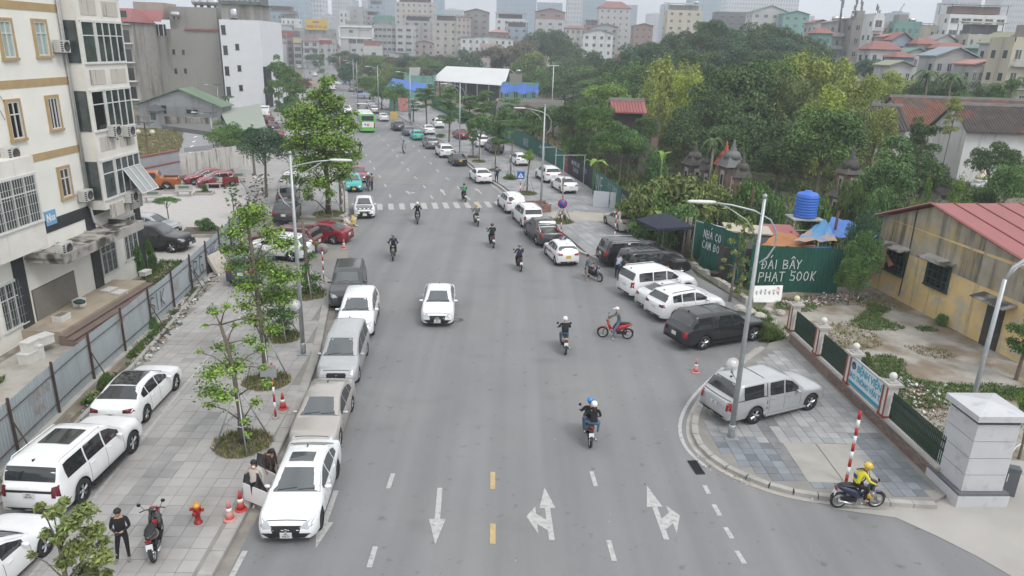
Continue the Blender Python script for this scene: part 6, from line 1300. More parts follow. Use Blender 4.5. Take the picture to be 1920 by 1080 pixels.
for bx,by,py,hw,kd,lf,lb in((318,425,366,24,'umbrella','street','thin flat-topped young tree in the courtyard'),(386,435,402,24,'bush','street','low shrub in a kerbed bed at the courtyard edge'),(383,362,340,8,'bush','weed','tiny shrub in a square planter before the red cars'),(440,410,345,18,'sparse','street','sparse young tree at the courtyard edge above the fence'),(263,517,440,14,'bush','street','left of two shrubs at the corner of the apartment block'),(283,505,432,14,'bush','mid','right of two shrubs at the corner of the apartment block'),(205,725,690,14,'bush','weed','small weed bush inside the corrugated fence'),(285,617,588,16,'bush','street','weedy bush among the rubbish outside the corrugated fence'),(200,728,695,20,'bush','weed','weed bush outside the fence ahead of the black-roofed saloon')):
 p=G(bx,by,0);top=at_depth(bx,py,p.y);rx=hw*p.y/CAM_F;H=max(.5,top.z);kd2=kd
 if kd in('bush',):tree(lb,p.x,p.y,rx,H/.9,0,kd,1,lf,'shrub',None,0,.03,cat='shrub')
 else:tree(lb,p.x,p.y,rx,H*.28,H*.8,kd,1,lf,'tree',None,0,.05)
for bx,by,py,hw,kd,lf,lb in((1368,565,400,34,'sparse','olive','slim ivy-clad tree in front of the green hoarding'),(1385,560,430,26,'sparse','street','second stem of foliage against the green hoarding'),(1606,562,420,40,'bush','street','big leafy shrub at the end of the green hoarding'),(1590,572,470,34,'bush','mid','lower leafy shrub at the foot of the green hoarding'),(1600,545,380,36,'bush','blueg','tall shrub beside the yellow house corner'),(1905,712,445,52,'tiered','mid','papaya-like tree at the right edge before the yellow house'),(1910,860,660,40,'bush','fresh','long-leaved tree at the right edge behind the marble pillar'),(1765,610,583,16,'bush','street','small bush at the foot of the yellow wall'),(1620,685,652,16,'bush','weed','small bush inside the hospital fence'),(1432,640,605,16,'bush','weed','weedy bush beside the nose of the black pickup')):
 p=G(bx,by,0);top=at_depth(bx,py,p.y);rx=hw*p.y/CAM_F;H=max(.5,top.z)
 if kd=='bush' and H>1.6:tree(lb,p.x,p.y,rx*1.05,H*.52,H*.5,'round',1,lf,'shrub','shrubs around the green hoarding and the yard',0,.05,cat='shrub')
 elif kd=='bush':tree(lb,p.x,p.y,rx,H/.9,0,kd,0,lf,'shrub','shrubs around the green hoarding and the yard',0,.03,cat='shrub')
 else:tree(lb,p.x,p.y,rx,H*.30,H*.55,kd,0,lf,'tree',None,0,.09)
def scatter(name,label,polys,n,h,leaf,seed,w=.05,z=0.0,mask=None):
 g=np.random.default_rng(seed);V=[];F=[];k=0
 while k<n:
  poly=polys[g.integers(len(polys))];xs=[q[0]for q in poly];yy=[q[1]for q in poly];x,y=g.uniform(min(xs),max(xs)),g.uniform(min(yy),max(yy));
  if not inside((x,y),poly):continue
  if mask is not None:
   from mathutils import noise
   if noise.noise((x*mask[0],y*mask[0],seed))<mask[1]:k+=.1;continue
  for _ in range(3):
   a=g.random()*6.28;hh=h*(.3+g.random());dx,dy=math.cos(a)*w,math.sin(a)*w;lx,ly=g.normal()*h*.6,g.normal()*h*.6;qx,qy=x+g.normal()*.06,y+g.normal()*.06;o=len(V);V+=[(qx-dx,qy-dy,z),(qx+dx,qy+dy,z),(qx+lx,qy+ly,z+hh)];F.append((o,o+1,o+2))
  k+=1
 me=bpy.data.meshes.new(name);me.from_pydata(V,[],F);return link(name,me,[LM[leaf]],kind='stuff',label=label)
yardp=[(HF(22)+.5,21.5),(25,21.5),(25,32),(23,43),(21,42.5),(16.2,41.6),(14.6,38),(HF(34)+.5,34.5)]
scatter('yard_weeds','weeds and grass growing in patches over the broken concrete yard',[yardp],8500,.13,'weed',1,.03,0,(.36,.20));scatter('yard_dry_grass','dry grass between the weeds of the concrete yard',[yardp],2600,.10,'dry',2,.03,0,(.3,.22))
scatter('fence_weeds','weeds growing along the foot of the corrugated fence',[[(-15.9,15),(-15.3,15),(-17.0,33),(-18.9,44),(-19.2,44),(-17.4,30)]],3500,.2,'weed',3,.03,.02,(.5,.05))
scatter('yard_groundcover','low plants in the beds before the apartment block',[[(-21.8,38.2),(-20.4,38.5),(-21.6,45),(-23,45)],[(-22.6,24),(-21.3,24),(-21.4,27.4),(-22.6,27.4)],[(-20.3,34),(-19.5,34),(-20.4,42),(-21.2,42)]],2600,.25,'weed',4,.05)
gpoly=[(12.6,48.5),(24,47),(75,60),(75,135),(20,140),(0,128),(3.5,100),(8.5,77),(11.5,56)]
scatter('garden_undergrowth','rough undergrowth of the temple garden behind the street fence',[gpoly],26000,.5,'weed',5,.10,0,(.12,-.15));scatter('garden_dry_growth','dry olive growth between the garden paths',[gpoly],9000,.45,'dry',6,.09,0,(.16,.02))
scatter('forecourt_weeds','weeds between the black pickup and the hospital fence',[[(13.1,34.3),(14.2,34.6),(14.4,38.5),(13.8,39),(13.2,37)]],1200,.3,'weed',7,.04)
scatter('roundabout_grass','rough grass on the plot beside the back street',[[G2(250,240),G2(330,245),G2(345,262),G2(330,300),G2(258,316)]],3000,.25,'dry',8,.06)
bed=MB();bed.flat([G2(246,241),G2(325,247),G2(338,262),G2(322,300),G2(250,318)],.022);struct('roadside_plot',bed,M('rough_plot',(.22,.18,.13),.95,var=.3,vs=.8,col2=(.10,.11,.05),mixs=.5,mixc=(.5,.6),world=True))
#  FAR CITY
RC=random.Random(21)
cols={'grey':(.36,.36,.355),'pale':(.46,.46,.45),'white':(.60,.61,.61),'cream':(.50,.46,.37),'beige':(.45,.43,.39),'blue':(.27,.34,.40),'teal':(.15,.31,.27),'dark':(.14,.14,.145),'pink':(.43,.37,.35),'brick':(.27,.18,.155),'yellow':(.52,.43,.22),'glassb':(.26,.36,.44),'dirty':(.25,.24,.22)}  # wall colours paled: part of the distance haze is put into them
def fm(c):
 v=cols[c];return M('city_'+c,v,.85,var=.08,vs=.15,rand=.06,streak=(tuple(q*.55 for q in v),.3,.55,.75))
roofc={'red':M('city_red_roof',(.25,.11,.095),.7,var=.1,vs=.3),'green':M('city_green_roof',(.11,.20,.165),.6,var=.1,vs=.3),'blue':M('city_blue_roof',(.23,.28,.32),.6),'grey':M('city_grey_roof',(.22,.23,.23),.7),'pinkr':M('city_pink_roof',(.40,.20,.17),.7),'olive':M('city_olive_roof',(.26,.27,.18),.7)}
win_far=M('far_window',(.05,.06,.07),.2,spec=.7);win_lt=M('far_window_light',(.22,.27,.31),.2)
def cityb(label,x0,x1,yt,D,col='grey',roof='flat',cols_=None,fl=3.4,deep=None,yaw=0,rh=None,ww=.36,wh=.40,tanks=0,balc=False,name='town_house',group=None,blank=0.0,band=None,wm=None,seethru=False):
 if 262<D<450:D*=1.3
 f=block(name,label,x0,x1,yt,D,deep or max(6,min(16,D*.03)),fm(col),R_(yaw),'building',group);W,H=f.W,f.H;dp=f.deep
 n=cols_ if cols_ is not None else max(2,int(W/3.4));nf=max(1,int((H-.6)/fl));mb=MB();fr=MB();bl=MB()
 for k in range(nf):
  zc=H-fl*(k+.55)
  if zc<1.2:continue
  for j in range(n):
   if RC.random()<blank:continue
   cx=W*(j+.5)/n;w_=W/n*ww*RC.uniform(.8,1.1);h_=fl*wh
   mb.box(cx,-.035,zc,w_,.06,h_);fr.box(cx,-.05,zc-h_/2-.06,w_+.3,.14,.1);fr.box(cx,-.05,zc+h_/2+.05,w_+.2,.1,.08);fr.box(cx,-.045,zc,.07,.05,h_)
  if balc and k%1==0:bl.box(W/2,-.45,zc-fl*.5,W*.9,.9,.18);bl.box(W/2,-.88,zc-fl*.36,W*.9,.06,.75)
 for k in range(nf):
  zc=H-fl*(k+.55)
  if zc<1.2:continue
  for j in range(2):
   if RC.random()<.4:continue
   for sx in(-.03,W+.03):mb.box(sx,dp*(j+.5)/2,zc,.06,dp*.16,fl*.35)
 if mb.v:mb.obj('windows',[wm or win_far],f.t,kind='stuff');fr.obj('window_frames',[M('city_trim',(.5,.5,.49),.8)],f.t,kind='stuff')
 if bl.v:bl.obj('balconies',[fm('pale')],f.t,kind='stuff')
 rh=(rh or W*.16)*.75
 if roof=='flat':
  b=MB();t=.25
  b.base(W/2,.1,H,W+.2,.2,.7);b.base(W/2,dp-.1,H,W+.2,.2,.7);b.base(.1,dp/2,H,.2,dp,.7);b.base(W-.1,dp/2,H,.2,dp,.7);f.part('parapet',b,[fm(col)])
  if W>6 and RC.random()<.7:
   b=MB();b.base(W*RC.uniform(.3,.7),dp*.5,H,W*.35,dp*.5,2.6);f.part('stair_tower',b,[fm(RC.choice(['grey','pale','dirty']))])
 elif roof.startswith('g_'):
  c=roofc[roof[2:]];
  for q in([(-.4,-.6,H),(W/2,-.6,H+rh),(W/2,dp+.4,H+rh),(-.4,dp+.4,H)],[(W/2,-.6,H+rh),(W+.4,-.6,H),(W+.4,dp+.4,H),(W/2,dp+.4,H+rh)]):
   b=MB();b.hexa([(x,y,z)for x,y,z in q]+[(x,y,z+.2)for x,y,z in q]);f.part('roof',b,[c])
  b=MB();b.add([(0,-.01,H),(W,-.01,H),(W/2,-.01,H+rh)],[(0,1,2)]);f.part('gable',b,[fm(col)])
 elif roof.startswith('h_'):
  c=roofc[roof[2:]];b=MB();e=.6
  b.hexa([(-e,-e,H),(W+e,-e,H),(W+e,dp+e,H),(-e,dp+e,H),(W*.25,dp*.45,H+rh),(W*.75,dp*.45,H+rh),(W*.75,dp*.55,H+rh),(W*.25,dp*.55,H+rh)]);f.part('hipped_roof',b,[c])
 elif roof.startswith('c_'):
  c=roofc[roof[2:]];b=MB();hh=2.6
  for x in(.2,W/2,W-.2):
   for y in(.2,dp-.2):b.base(x,y,H,.15,.15,hh)
  f.part('canopy_posts',b,[fm('dark')],kind='stuff');b=MB();b.base(W/2,dp*.5,H+.3,W*.8,dp*.6,hh-.5);f.part('roof_room',b,[fm(RC.choice(['dark','grey','brick']))])
  q=[(-.5,-.6,H+hh),(W+.5,-.6,H+hh),(W+.5,dp+.5,H+hh+rh*.6),(-.5,dp+.5,H+hh+rh*.6)];b=MB();b.hexa(q+[(x,y,z+.15)for x,y,z in q]);f.part('roof',b,[c])
 for k in range(tanks):
  tank_on(f,W*RC.uniform(.15,.85),dp*RC.uniform(.2,.6),H+(2.9 if roof.startswith('c_')else.1),.7,2.0,upright=RC.random()<.3)
 if band:
  b=MB();b.box(W/2,-.06,H-1.2,W,.12,2.0);f.part('sign_band',b,[M('band_'+band,cols.get(band,(.4,.04,.04)),.7)])
 return f
RG=(.45,.03,.03)
cols['redband']=(.30,.05,.05)
C=cityb
C('dark glazed office block rising behind the white block',398,487,-20,230,'dark',cols_=9,ww=.7,wh=.6,name='office_block',wm=win_lt,tanks=0)
C('blue-grey town house with paired windows left of the yellow billboard',489,528,24,330,'blue',cols_=4,tanks=1)
C('low restaurant with a round green canopy roof behind the blue-grey house',500,545,18,370,'dark','c_green')
C('white town house with arched windows and balconies left of the billboard',527,553,34,325,'white','c_grey',3,balc=True)
C('dark restaurant with a long red sign band at the end of the avenue',490,552,58,315,'dark',cols_=5,band='redband')
C('brown shop house with two round arches above the street trees',515,548,72,312,'brick',cols_=2,ww=.7,wh=.6)
C('narrow shop with an orange sign beside the arches',549,565,72,309,'grey',cols_=1,ww=.8,wh=.6,band='yellow')
C('white shop house with columns and a red tiled roof under the billboard',567,597,76,308,'pale','h_red',2,ww=.55,wh=.6,balc=True)
C('low white shop with a red name board right of the columned house',597,622,74,310,'pale',cols_=2,band='redband')
bbh=C('plain grey building carrying the large yellow billboard',553,620,55,322,'grey',cols_=0)
ft=MB();a0,z_a=bbh.p(573,35);a1,z_b=bbh.p(616,57)
bb=thing('billboard','large yellow roadside billboard with a red phone number','billboard',(bbh.A.x+a0,bbh.A.y-1.2,z_b));bw_,bh_=a1-a0,z_a-z_b
b=MB();b.base(bw_/2,0,0,bw_,.3,bh_);b.obj('board',[M('billboard_yellow',(.55,.42,.06),.6)],bb)
for k in(.2,.8):
 b=MB();b.base(bw_*k,.6,-2.5,.3,.3,bh_+2.5);b.obj('post',[dark_steel],bb)
text_obj('phone_number','0988 59 55 66',bh_*.36,M('sign_red',(.42,.03,.03),.6),bb,(bw_*.5,-.17,bh_*.28),(R_(90),0,0),.05,sx=.92)
for x,c in((.37,'sign_red'),(.47,'sign_blue'),(.57,'sign_red')):b=MB();b.box(bw_*x,-.17,bh_*.72,bw_*.075,.05,bh_*.17);b.obj('logo_patch',[M(c,(.05,.1,.3)if 'blue' in c else(.42,.03,.03),.6)],bb)
mw=C('modern white building with a boxed frame right of the billboard',636,699,48,318,'pale',cols_=0,deep=14)
for x0,y0,x1,y1 in((654,56,662,62),(673,56,683,58),(684,56,693,58),(653,73,668,82),(669,73,682,82),(690,73,698,81),(660,91,668,97),(676,91,683,97)):s0,s1,c0,c1=mw.box(x0,y0,x1,y1);window(mw.t,s0,s1,c0,c1,0,None,wframe_m,win_far,(1,0))
b=MB();b.box(mw.W/2,-.3,mw.H-.3,mw.W+.6,.6,.6);b.box(mw.W/2,-.3,mw.p(660,71)[1],mw.W+.6,.6,.6);b.box(mw.W,-.3,mw.H/2,.6,.6,mw.H);b.box(0,-.3,mw.H*.75,.6,.6,mw.H*.45);mw.part('white_frame',b,[white_m],kind='stuff')
C('grey wing with ribbon windows joined to the modern white building',700,742,48,322,'grey',cols_=5,ww=.8,wh=.4)
C('grey and white block with a framed balcony at the end of the wing',742,774,49,320,'pale',cols_=2,ww=.6,wh=.4)
C('slim cream tower with a green sheet room on its roof',814,857,38,300,'beige','c_green',3,ww=.3,wh=.35,name='tower_house',balc=False)
C('white and grey tower with paired black windows behind the modern building',636,652,22,380,'white',cols_=2,ww=.4,wh=.5)
C('blank grey tower with two tiny windows above the modern building',650,680,14,385,'grey',cols_=1,ww=.1,wh=.25)
C('light grey rooftops behind the grey wing with a white terrace',676,706,28,400,'pale','c_grey',3)
C('pale blue tower with a green canopy right of the blank grey tower',690,714,8,420,'blue','c_green',2,ww=.3)
C('green sheet-clad room behind the ribbon windows',701,734,30,395,'teal',cols_=0)
C('huge beige tenement with stained walls behind the grey block',741,812,3,375,'beige','c_green',7,ww=.3,wh=.4,name='tenement',tanks=2)
C('grey flat-roofed house with red awning before the beige tenement',755,806,38,345,'grey','c_red',3)
C('low house with a pink roof between the block and the cream tower',776,814,80,330,'pink','g_pinkr',3)
C('grey concrete house with a gable frame behind the cream tower',870,916,22,350,'dirty','g_grey',3,rh=2.5)
C('house with a faded red roof left of the gabled grey house',858,882,31,345,'pink','h_red',3)
C('long low school block with a green roof and coral wall',864,962,70,290,'white','g_green',8,rh=1.2,name='school_block')
C('coral extension under the long green roof',900,940,84,280,'pink',cols_=5,ww=.4)
C('white block with a brick-red rooftop room and green awning',929,985,34,330,'white','c_red',4,rh=2)
C('small house with a coral roof before the white block',916,953,60,300,'brick','h_pinkr',3)
C('blue-grey house with a teal side under the white block',948,990,50,310,'blue','c_blue',3)
C('pale house with brick-red rooftop gables left of the wooded rise',1004,1060,38,360,'pale','flat',3,tanks=1)
C('brick-red rooftop sheds crowning the pale house',1004,1060,22,362,'brick','g_red',2,rh=3.0,deep=8)
C('grey six-storey hotel with a red hipped roof and stacked windows',1124,1183,14,340,'pale','h_red',5,ww=.25,wh=.35,rh=5,name='hotel')
C('small brick-red rooftop left of the hotel',1098,1124,46,320,'brick','c_pinkr',2)
C('row of low houses with brown roofs beneath the hotel',1060,1100,52,300,'beige','h_red',4)
C('white low houses with blue gables below the hotel',1094,1150,62,280,'white','g_blue',4,rh=2.5)
C('grey low house with gable roof right below the hotel',1112,1160,50,290,'grey','g_grey',3)
C('brick-red low roof between the hotel and the wooded hill',1190,1225,48,300,'brick','g_red',3)
C('cream apartment house on the left shoulder of the wooded hill',1253,1318,18,300,'cream','c_olive',4,ww=.3,wh=.35,tanks=1)
C('hall with a big green gable roof above the wooded hill',1412,1480,22,290,'pale','g_green',4,rh=4)
C('lower green-walled hall right of the big green gable',1470,1518,26,285,'teal','g_green',3,rh=2)
C('dark flat roof poking over the wooded hill',1347,1400,24,320,'dark',cols_=3)
C('long grey house with red roof strip at the hill\'s right foot',1524,1558,43,230,'grey','g_red',4,rh=1.2)
C('small house with teal sheet wall and red hipped roof by the hill',1532,1562,62,205,'teal','h_red',2,rh=2.0)
C('large grey block with a ribbed top storey and steel tanks',1557,1607,42,215,'grey','g_olive',4,tanks=2,balc=True)
C('stained grey slab tower with a rooftop full of antennas',1600,1645,38,210,'dirty',cols_=2,ww=.25,tanks=3,name='tower_house')
C('narrow white tower with five framed balcony windows',1640,1660,30,200,'white',cols_=1,ww=.6,wh=.5,balc=True,name='tower_house')
C('low beige houses before the narrow white tower',1655,1690,70,195,'beige','g_pinkr',3,rh=1)
C('bright turquoise building with a grey top storey',1678,1728,44,225,'teal','flat',4,tanks=1)
C('pink-walled strip of houses left of the turquoise building',1655,1690,44,228,'pink',cols_=3)
C('cream villa with a red hipped roof and balcony columns',1633,1690,92,170,'pale','h_red',3,rh=2.4,balc=True)
C('pale house with a bright red gable before the turquoise building',1673,1711,76,190,'blue','g_red',3,rh=2.5)
C('low blue-grey house with red roof below the red-roofed villa',1684,1715,107,160,'blue','h_red',2,rh=1.4)
C('low house with a yellow canopy roof at the edge of the temple trees',1668,1712,124,140,'pale','g_olive',3,rh=1.2)
C('cream terrace house with a yellow stair room in the middle distance',1741,1812,52,240,'cream',cols_=4,ww=.3,tanks=2)
C('big white villa with a planted roof terrace and broad windows',1782,1890,26,235,'white','c_grey',5,ww=.7,wh=.4,rh=1)
C('pink and red roofed cluster below the turquoise building',1722,1762,82,185,'pink','h_red',3,rh=2)
C('small white house with grey gable left of the red-brown roof',1755,1792,76,195,'white','g_grey',3,rh=2)
C('house with a broad rust-brown roof in the right-hand town',1759,1820,90,180,'beige','h_red',5,rh=1.8)
C('grey house with a pale blue gable roof and white garage-like panel',1756,1832,106,140,'grey','g_blue',4,rh=2.2,tanks=0)
C('beige town block with cream windows left of the dark-streaked wall',1817,1880,64,190,'beige','c_olive',4,ww=.3)
C('teal sheet-clad hall with tall white windows',1832,1873,92,150,'teal','g_green',3,rh=1.0)
C('pale slab house with an olive gable and a dark mould streak',1874,1925,82,140,'pale','g_olive',1,rh=2.6,ww=.2)
C('row of low grey sheds with red roofs before the teal hall',1826,1870,122,132,'grey','g_pinkr',4,rh=1.0)
C('low shed with a red roof and a blue bin at the right',1868,1898,122,130,'dirty','g_red',2,rh=1.2)
C('open dark carport at the right edge by the temple trees',1893,1926,126,120,'dark','g_olive',2,rh=.8)
C('cream corner house cut by the right edge of the picture',1902,1980,78,118,'cream','flat',3,balc=True)
C('grey houses behind the cream terrace house',1720,1760,60,260,'grey','c_red',3)
C('small houses with green roofs by the yellow-green tree',1700,1740,100,170,'pale','g_green',3,rh=1.5)
for k,(x,y0,lb)in enumerate(((1576,-12,'thick leaning antenna mast furthest left on the grey blocks'),(1602,-4,'lattice antenna mast with whips on the grey blocks'),(1612,2,'short antenna mast with a drum on the grey blocks'),(1643,12,'thin antenna mast beside the narrow white tower'))):
 p=at_depth(x,42,212);q=at_depth(x+5,y0,212);t=thing('antenna_mast',lb,'antenna',(p.x,p.y,p.z),0,'rooftop antenna masts')
 b=MB();b.tube([(0,0,-2),(q.x-p.x,0,q.z-p.z)],[.35 if k==0 else.2,.15],6);b.obj('mast',[M('city_mast',(.16,.17,.18),.7)],t)
 b=MB()
 for j in range(4):b.base((q.x-p.x)*(.5+.12*j)+rnd.uniform(-.5,.5),0,(q.z-p.z)*(.5+.12*j),.25,.25,1.2)
 b.obj('aerials',[M('city_mast')],t,kind='stuff')
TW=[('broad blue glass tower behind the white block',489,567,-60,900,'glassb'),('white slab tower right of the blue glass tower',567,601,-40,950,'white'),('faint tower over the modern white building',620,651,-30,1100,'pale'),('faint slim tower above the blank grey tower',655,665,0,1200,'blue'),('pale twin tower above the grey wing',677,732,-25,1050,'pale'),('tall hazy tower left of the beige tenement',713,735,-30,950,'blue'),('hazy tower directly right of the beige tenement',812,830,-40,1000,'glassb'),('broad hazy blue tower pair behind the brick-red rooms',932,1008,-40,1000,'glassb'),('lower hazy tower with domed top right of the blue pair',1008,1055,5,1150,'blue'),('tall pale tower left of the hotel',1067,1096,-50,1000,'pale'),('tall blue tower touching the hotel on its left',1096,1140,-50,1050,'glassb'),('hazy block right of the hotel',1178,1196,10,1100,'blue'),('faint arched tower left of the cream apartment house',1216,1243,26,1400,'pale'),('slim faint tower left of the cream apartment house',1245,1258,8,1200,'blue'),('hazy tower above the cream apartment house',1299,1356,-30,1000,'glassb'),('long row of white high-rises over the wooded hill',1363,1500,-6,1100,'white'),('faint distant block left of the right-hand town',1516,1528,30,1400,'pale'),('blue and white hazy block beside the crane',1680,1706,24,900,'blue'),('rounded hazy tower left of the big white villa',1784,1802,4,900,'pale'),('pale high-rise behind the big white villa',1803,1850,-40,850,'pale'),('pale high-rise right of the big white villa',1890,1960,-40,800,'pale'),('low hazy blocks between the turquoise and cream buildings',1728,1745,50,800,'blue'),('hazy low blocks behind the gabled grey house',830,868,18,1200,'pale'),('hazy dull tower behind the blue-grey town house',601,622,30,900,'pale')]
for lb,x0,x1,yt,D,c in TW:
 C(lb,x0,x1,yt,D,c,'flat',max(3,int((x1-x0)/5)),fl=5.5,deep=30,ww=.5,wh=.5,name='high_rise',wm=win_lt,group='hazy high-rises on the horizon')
cr=thing('tower_crane','faint tower crane with a raised jib on the right horizon','crane',at_depth(1682,60,850).xy.to_3d())
p=at_depth(1682,26,850);q=at_depth(1690,6,850);b=MB();b.tube([(0,0,0),(0,0,p.z)],1.0,4);b.obj('mast',[M('crane_grey',(.3,.3,.3),.8)],cr);b=MB();b.tube([(-3,0,p.z-1),(q.x-p.x,0,q.z)],.7,4);b.obj('jib',[M('crane_grey')],cr)
mass=MB()
for k in range(900):
 D=RC.uniform(380,900);x=RC.uniform(440,2050);p=at_depth(x,100,D);w_=RC.uniform(4,11);h_=RC.uniform(6,15)*(1+.2*(D>650));mi=RC.choice([0,0,1,1,2,3,4])
 if abs(p.x-(leftk(D)+rightk(D))/2)<16:continue
 mass.base(p.x,D,0,w_,w_*1.3,h_,RC.uniform(-.3,.3),mi)
 nf=int(h_/3.4)
 for i in range(nf):
  for j in range(2):mass.box(p.x-w_*.22+j*w_*.44,D-w_*.68,1.8+i*3.4,w_*.22,.4,1.5,0,6)
 if RC.random()<.5:mass.base(p.x,D,h_,w_*.7,w_,2.6,0,5)
 elif RC.random()<.5:mass.base(p.x,D,h_,w_*1.05,w_*1.4,.4,0,RC.choice([5,7]))
mass.obj('distant_town',[fm('grey'),fm('pale'),fm('white'),fm('beige'),fm('cream'),roofc['red'],win_far,roofc['green']],kind='stuff',label='mass of small pale and red-roofed town houses fading towards the horizon')
mq=Facade('marquee','long white marquee roof beyond the street trees','marquee',at_depth(812,150,205).xy,at_depth(938,150,196).xy)
zr=at_depth(830,123,215).z;ze=at_depth(870,154,200).z
b=MB();q=[(-.5,-.5,ze),(mq.L+1.5,-.5,ze-.3),(mq.L-.8,7,zr),(0,7,zr)];b.hexa([(x,y,z-.1)for x,y,z in q]+q);b.obj('front_slope',[M('marquee_white',(.60,.61,.61),.6,var=.05,vs=.3)],mq.t);b=MB();q=[(0,7,zr),(mq.L-.8,7,zr),(mq.L+1,14,ze),(-.5,14,ze)];b.hexa([(x,y,z-.1)for x,y,z in q]+q);b.obj('back_slope',[white_m],mq.t)
b=MB()
for k in range(7):b.base(mq.L*k/6,.1,0,.25,.25,ze-.2);b.base(mq.L*k/6,13.5,0,.25,.25,ze-.2)
b.obj('marquee_posts',[steel],mq.t,kind='stuff');b=MB();b.base(mq.L/2,10,0,mq.L-1,2,ze-.6);b.obj('inner_wall',[fm('dark')],mq.t)
C('long low grey roof among the trees beyond the car park',930,1060,197,128,'dirty','flat',5,deep=7,name='low_shed')
C('green-walled stall with blue tarpaulin roof right of the marquee',942,1010,161,172,'teal','flat',4,rh=.6,name='market_stall')
tp=thing('tarpaulin','crumpled bright blue tarpaulin hanging over the stall by the marquee','tarpaulin',at_depth(975,152,169).xy.to_3d())
blue_t=M('blue_tarp',(.03,.12,.42),.5,var=.2,vs=2)
b=MB();z_=at_depth(975,157,169).z;n=9
for i in range(n):
 for j in range(4):b.v.append((-4.2+i*1.05,-.8-.5*j,z_-.2-.55*j+.35*math.sin(i*1.7+j)))
b.f+=[[i*4+j,(i+1)*4+j,(i+1)*4+j+1,i*4+j+1]for i in range(n-1)for j in range(3)];b.m+=[0]*len(b.f);b.s+=[True]*len(b.f);b.obj('sheet',[blue_t],tp)
ch_=thing('chimney_pipe','short steel flue rising by the blue tarpaulin stall','chimney',at_depth(972,160,175).xy.to_3d());b=MB();b.lathe([(.55,0),(.55,at_depth(972,134,175).z),(.6,at_depth(972,134,175).z),(.6,at_depth(972,131,175).z)],(0,0,0),10);b.obj('flue',[chrome],ch_)
gh=block('green_hoarding','tall green sheet hoarding beyond the bus under a blue tarpaulin',730,766,164,160,.4,M('pale_green_sheet',(.13,.29,.22),.6,var=.1,vs=.5),R_(-20),'hoarding')
b=MB()
for k in range(24):b.base(gh.W*(k+.5)/24,-.04,0,.08,.08,gh.H)
b.obj('sheet_ribs',[M('pale_green_sheet')],gh.t,kind='stuff')
tp2=thing('tarpaulin','blue tarpaulin stretched over the top of the tall green hoarding','tarpaulin',(gh.A.x,gh.A.y,gh.H));b=MB();q=[(-.5,-1,.1),(gh.W*1.7,-2.2,-.8),(gh.W*1.6,4,.6),(0,5,1.6)];b.hexa(q+[(x,y,z+.15)for x,y,z in q]);b.obj('sheet',[blue_t],tp2)
C('blue-green building with steel railings behind the blue tarpaulin',757,812,146,200,'teal','flat',5,ww=.7,wh=.3,name='low_building')
sgn_=thing('shop_sign','red and white lettered banner standing before the tall green hoarding','sign',at_depth(756,200,148).xy.to_3d(),R_(-10));b=MB();b.base(0,0,1.2,2.0,.1,2.5);b.obj('panel',[M('sign_red_white',(.45,.20,.18),.6,var=.6,vs=3)],sgn_)
for px,py,D,lb,c,w_ in((655,131,300,'red shop banner high above the far junction',(.5,.04,.03),3.0),(642,142,290,'red shop banner above the junction awnings',(.5,.04,.03),3.2),(647,152,270,'small blue traffic sign at the far junction',(.03,.15,.5),1.6),(739,218,142,'yellow notice board on a post near the bus',(.6,.42,.12),1.4)):
 p=at_depth(px,py,D);t=thing('street_sign',lb,'sign',(p.x,p.y,0));b=MB();b.box(0,-.06,p.z,w_,.08,w_*.55 if w_>1.5 else 1.7);b.obj('panel',[M('panel%.2f'%sum(c),c,.6)],t);b=MB();b.base(0,0,0,.12,.1,p.z);b.obj('post',[steel],t)
for px,py,D,lb,c in((583,156,235,'orange market awning in the left crowd up the avenue',(.45,.14,.05)),(628,155,236,'white market awning by the black car up the avenue',(.6,.58,.56)),(683,176,195,'pale blue parasol over the pavement stall up the avenue',(.25,.30,.42)),(549,209,150,'teal parasol of a street stall behind the trees',(.05,.36,.32)),(503,178,180,'teal shop awning beside the white block',(.05,.33,.28))):
 p=at_depth(px,py,D);t=thing('stall_awning',lb,'awning',(p.x,p.y,0));b=MB();b.lathe([(2.2,p.z-.3),(2.2,p.z-.1),(.02,p.z+.5)],(0,0,0),8,smooth=False);b.obj('canopy',[M('awn%.3f'%sum(c),c,.7)],t);b=MB();b.base(0,0,0,.08,.08,p.z);b.obj('pole',[steel],t)
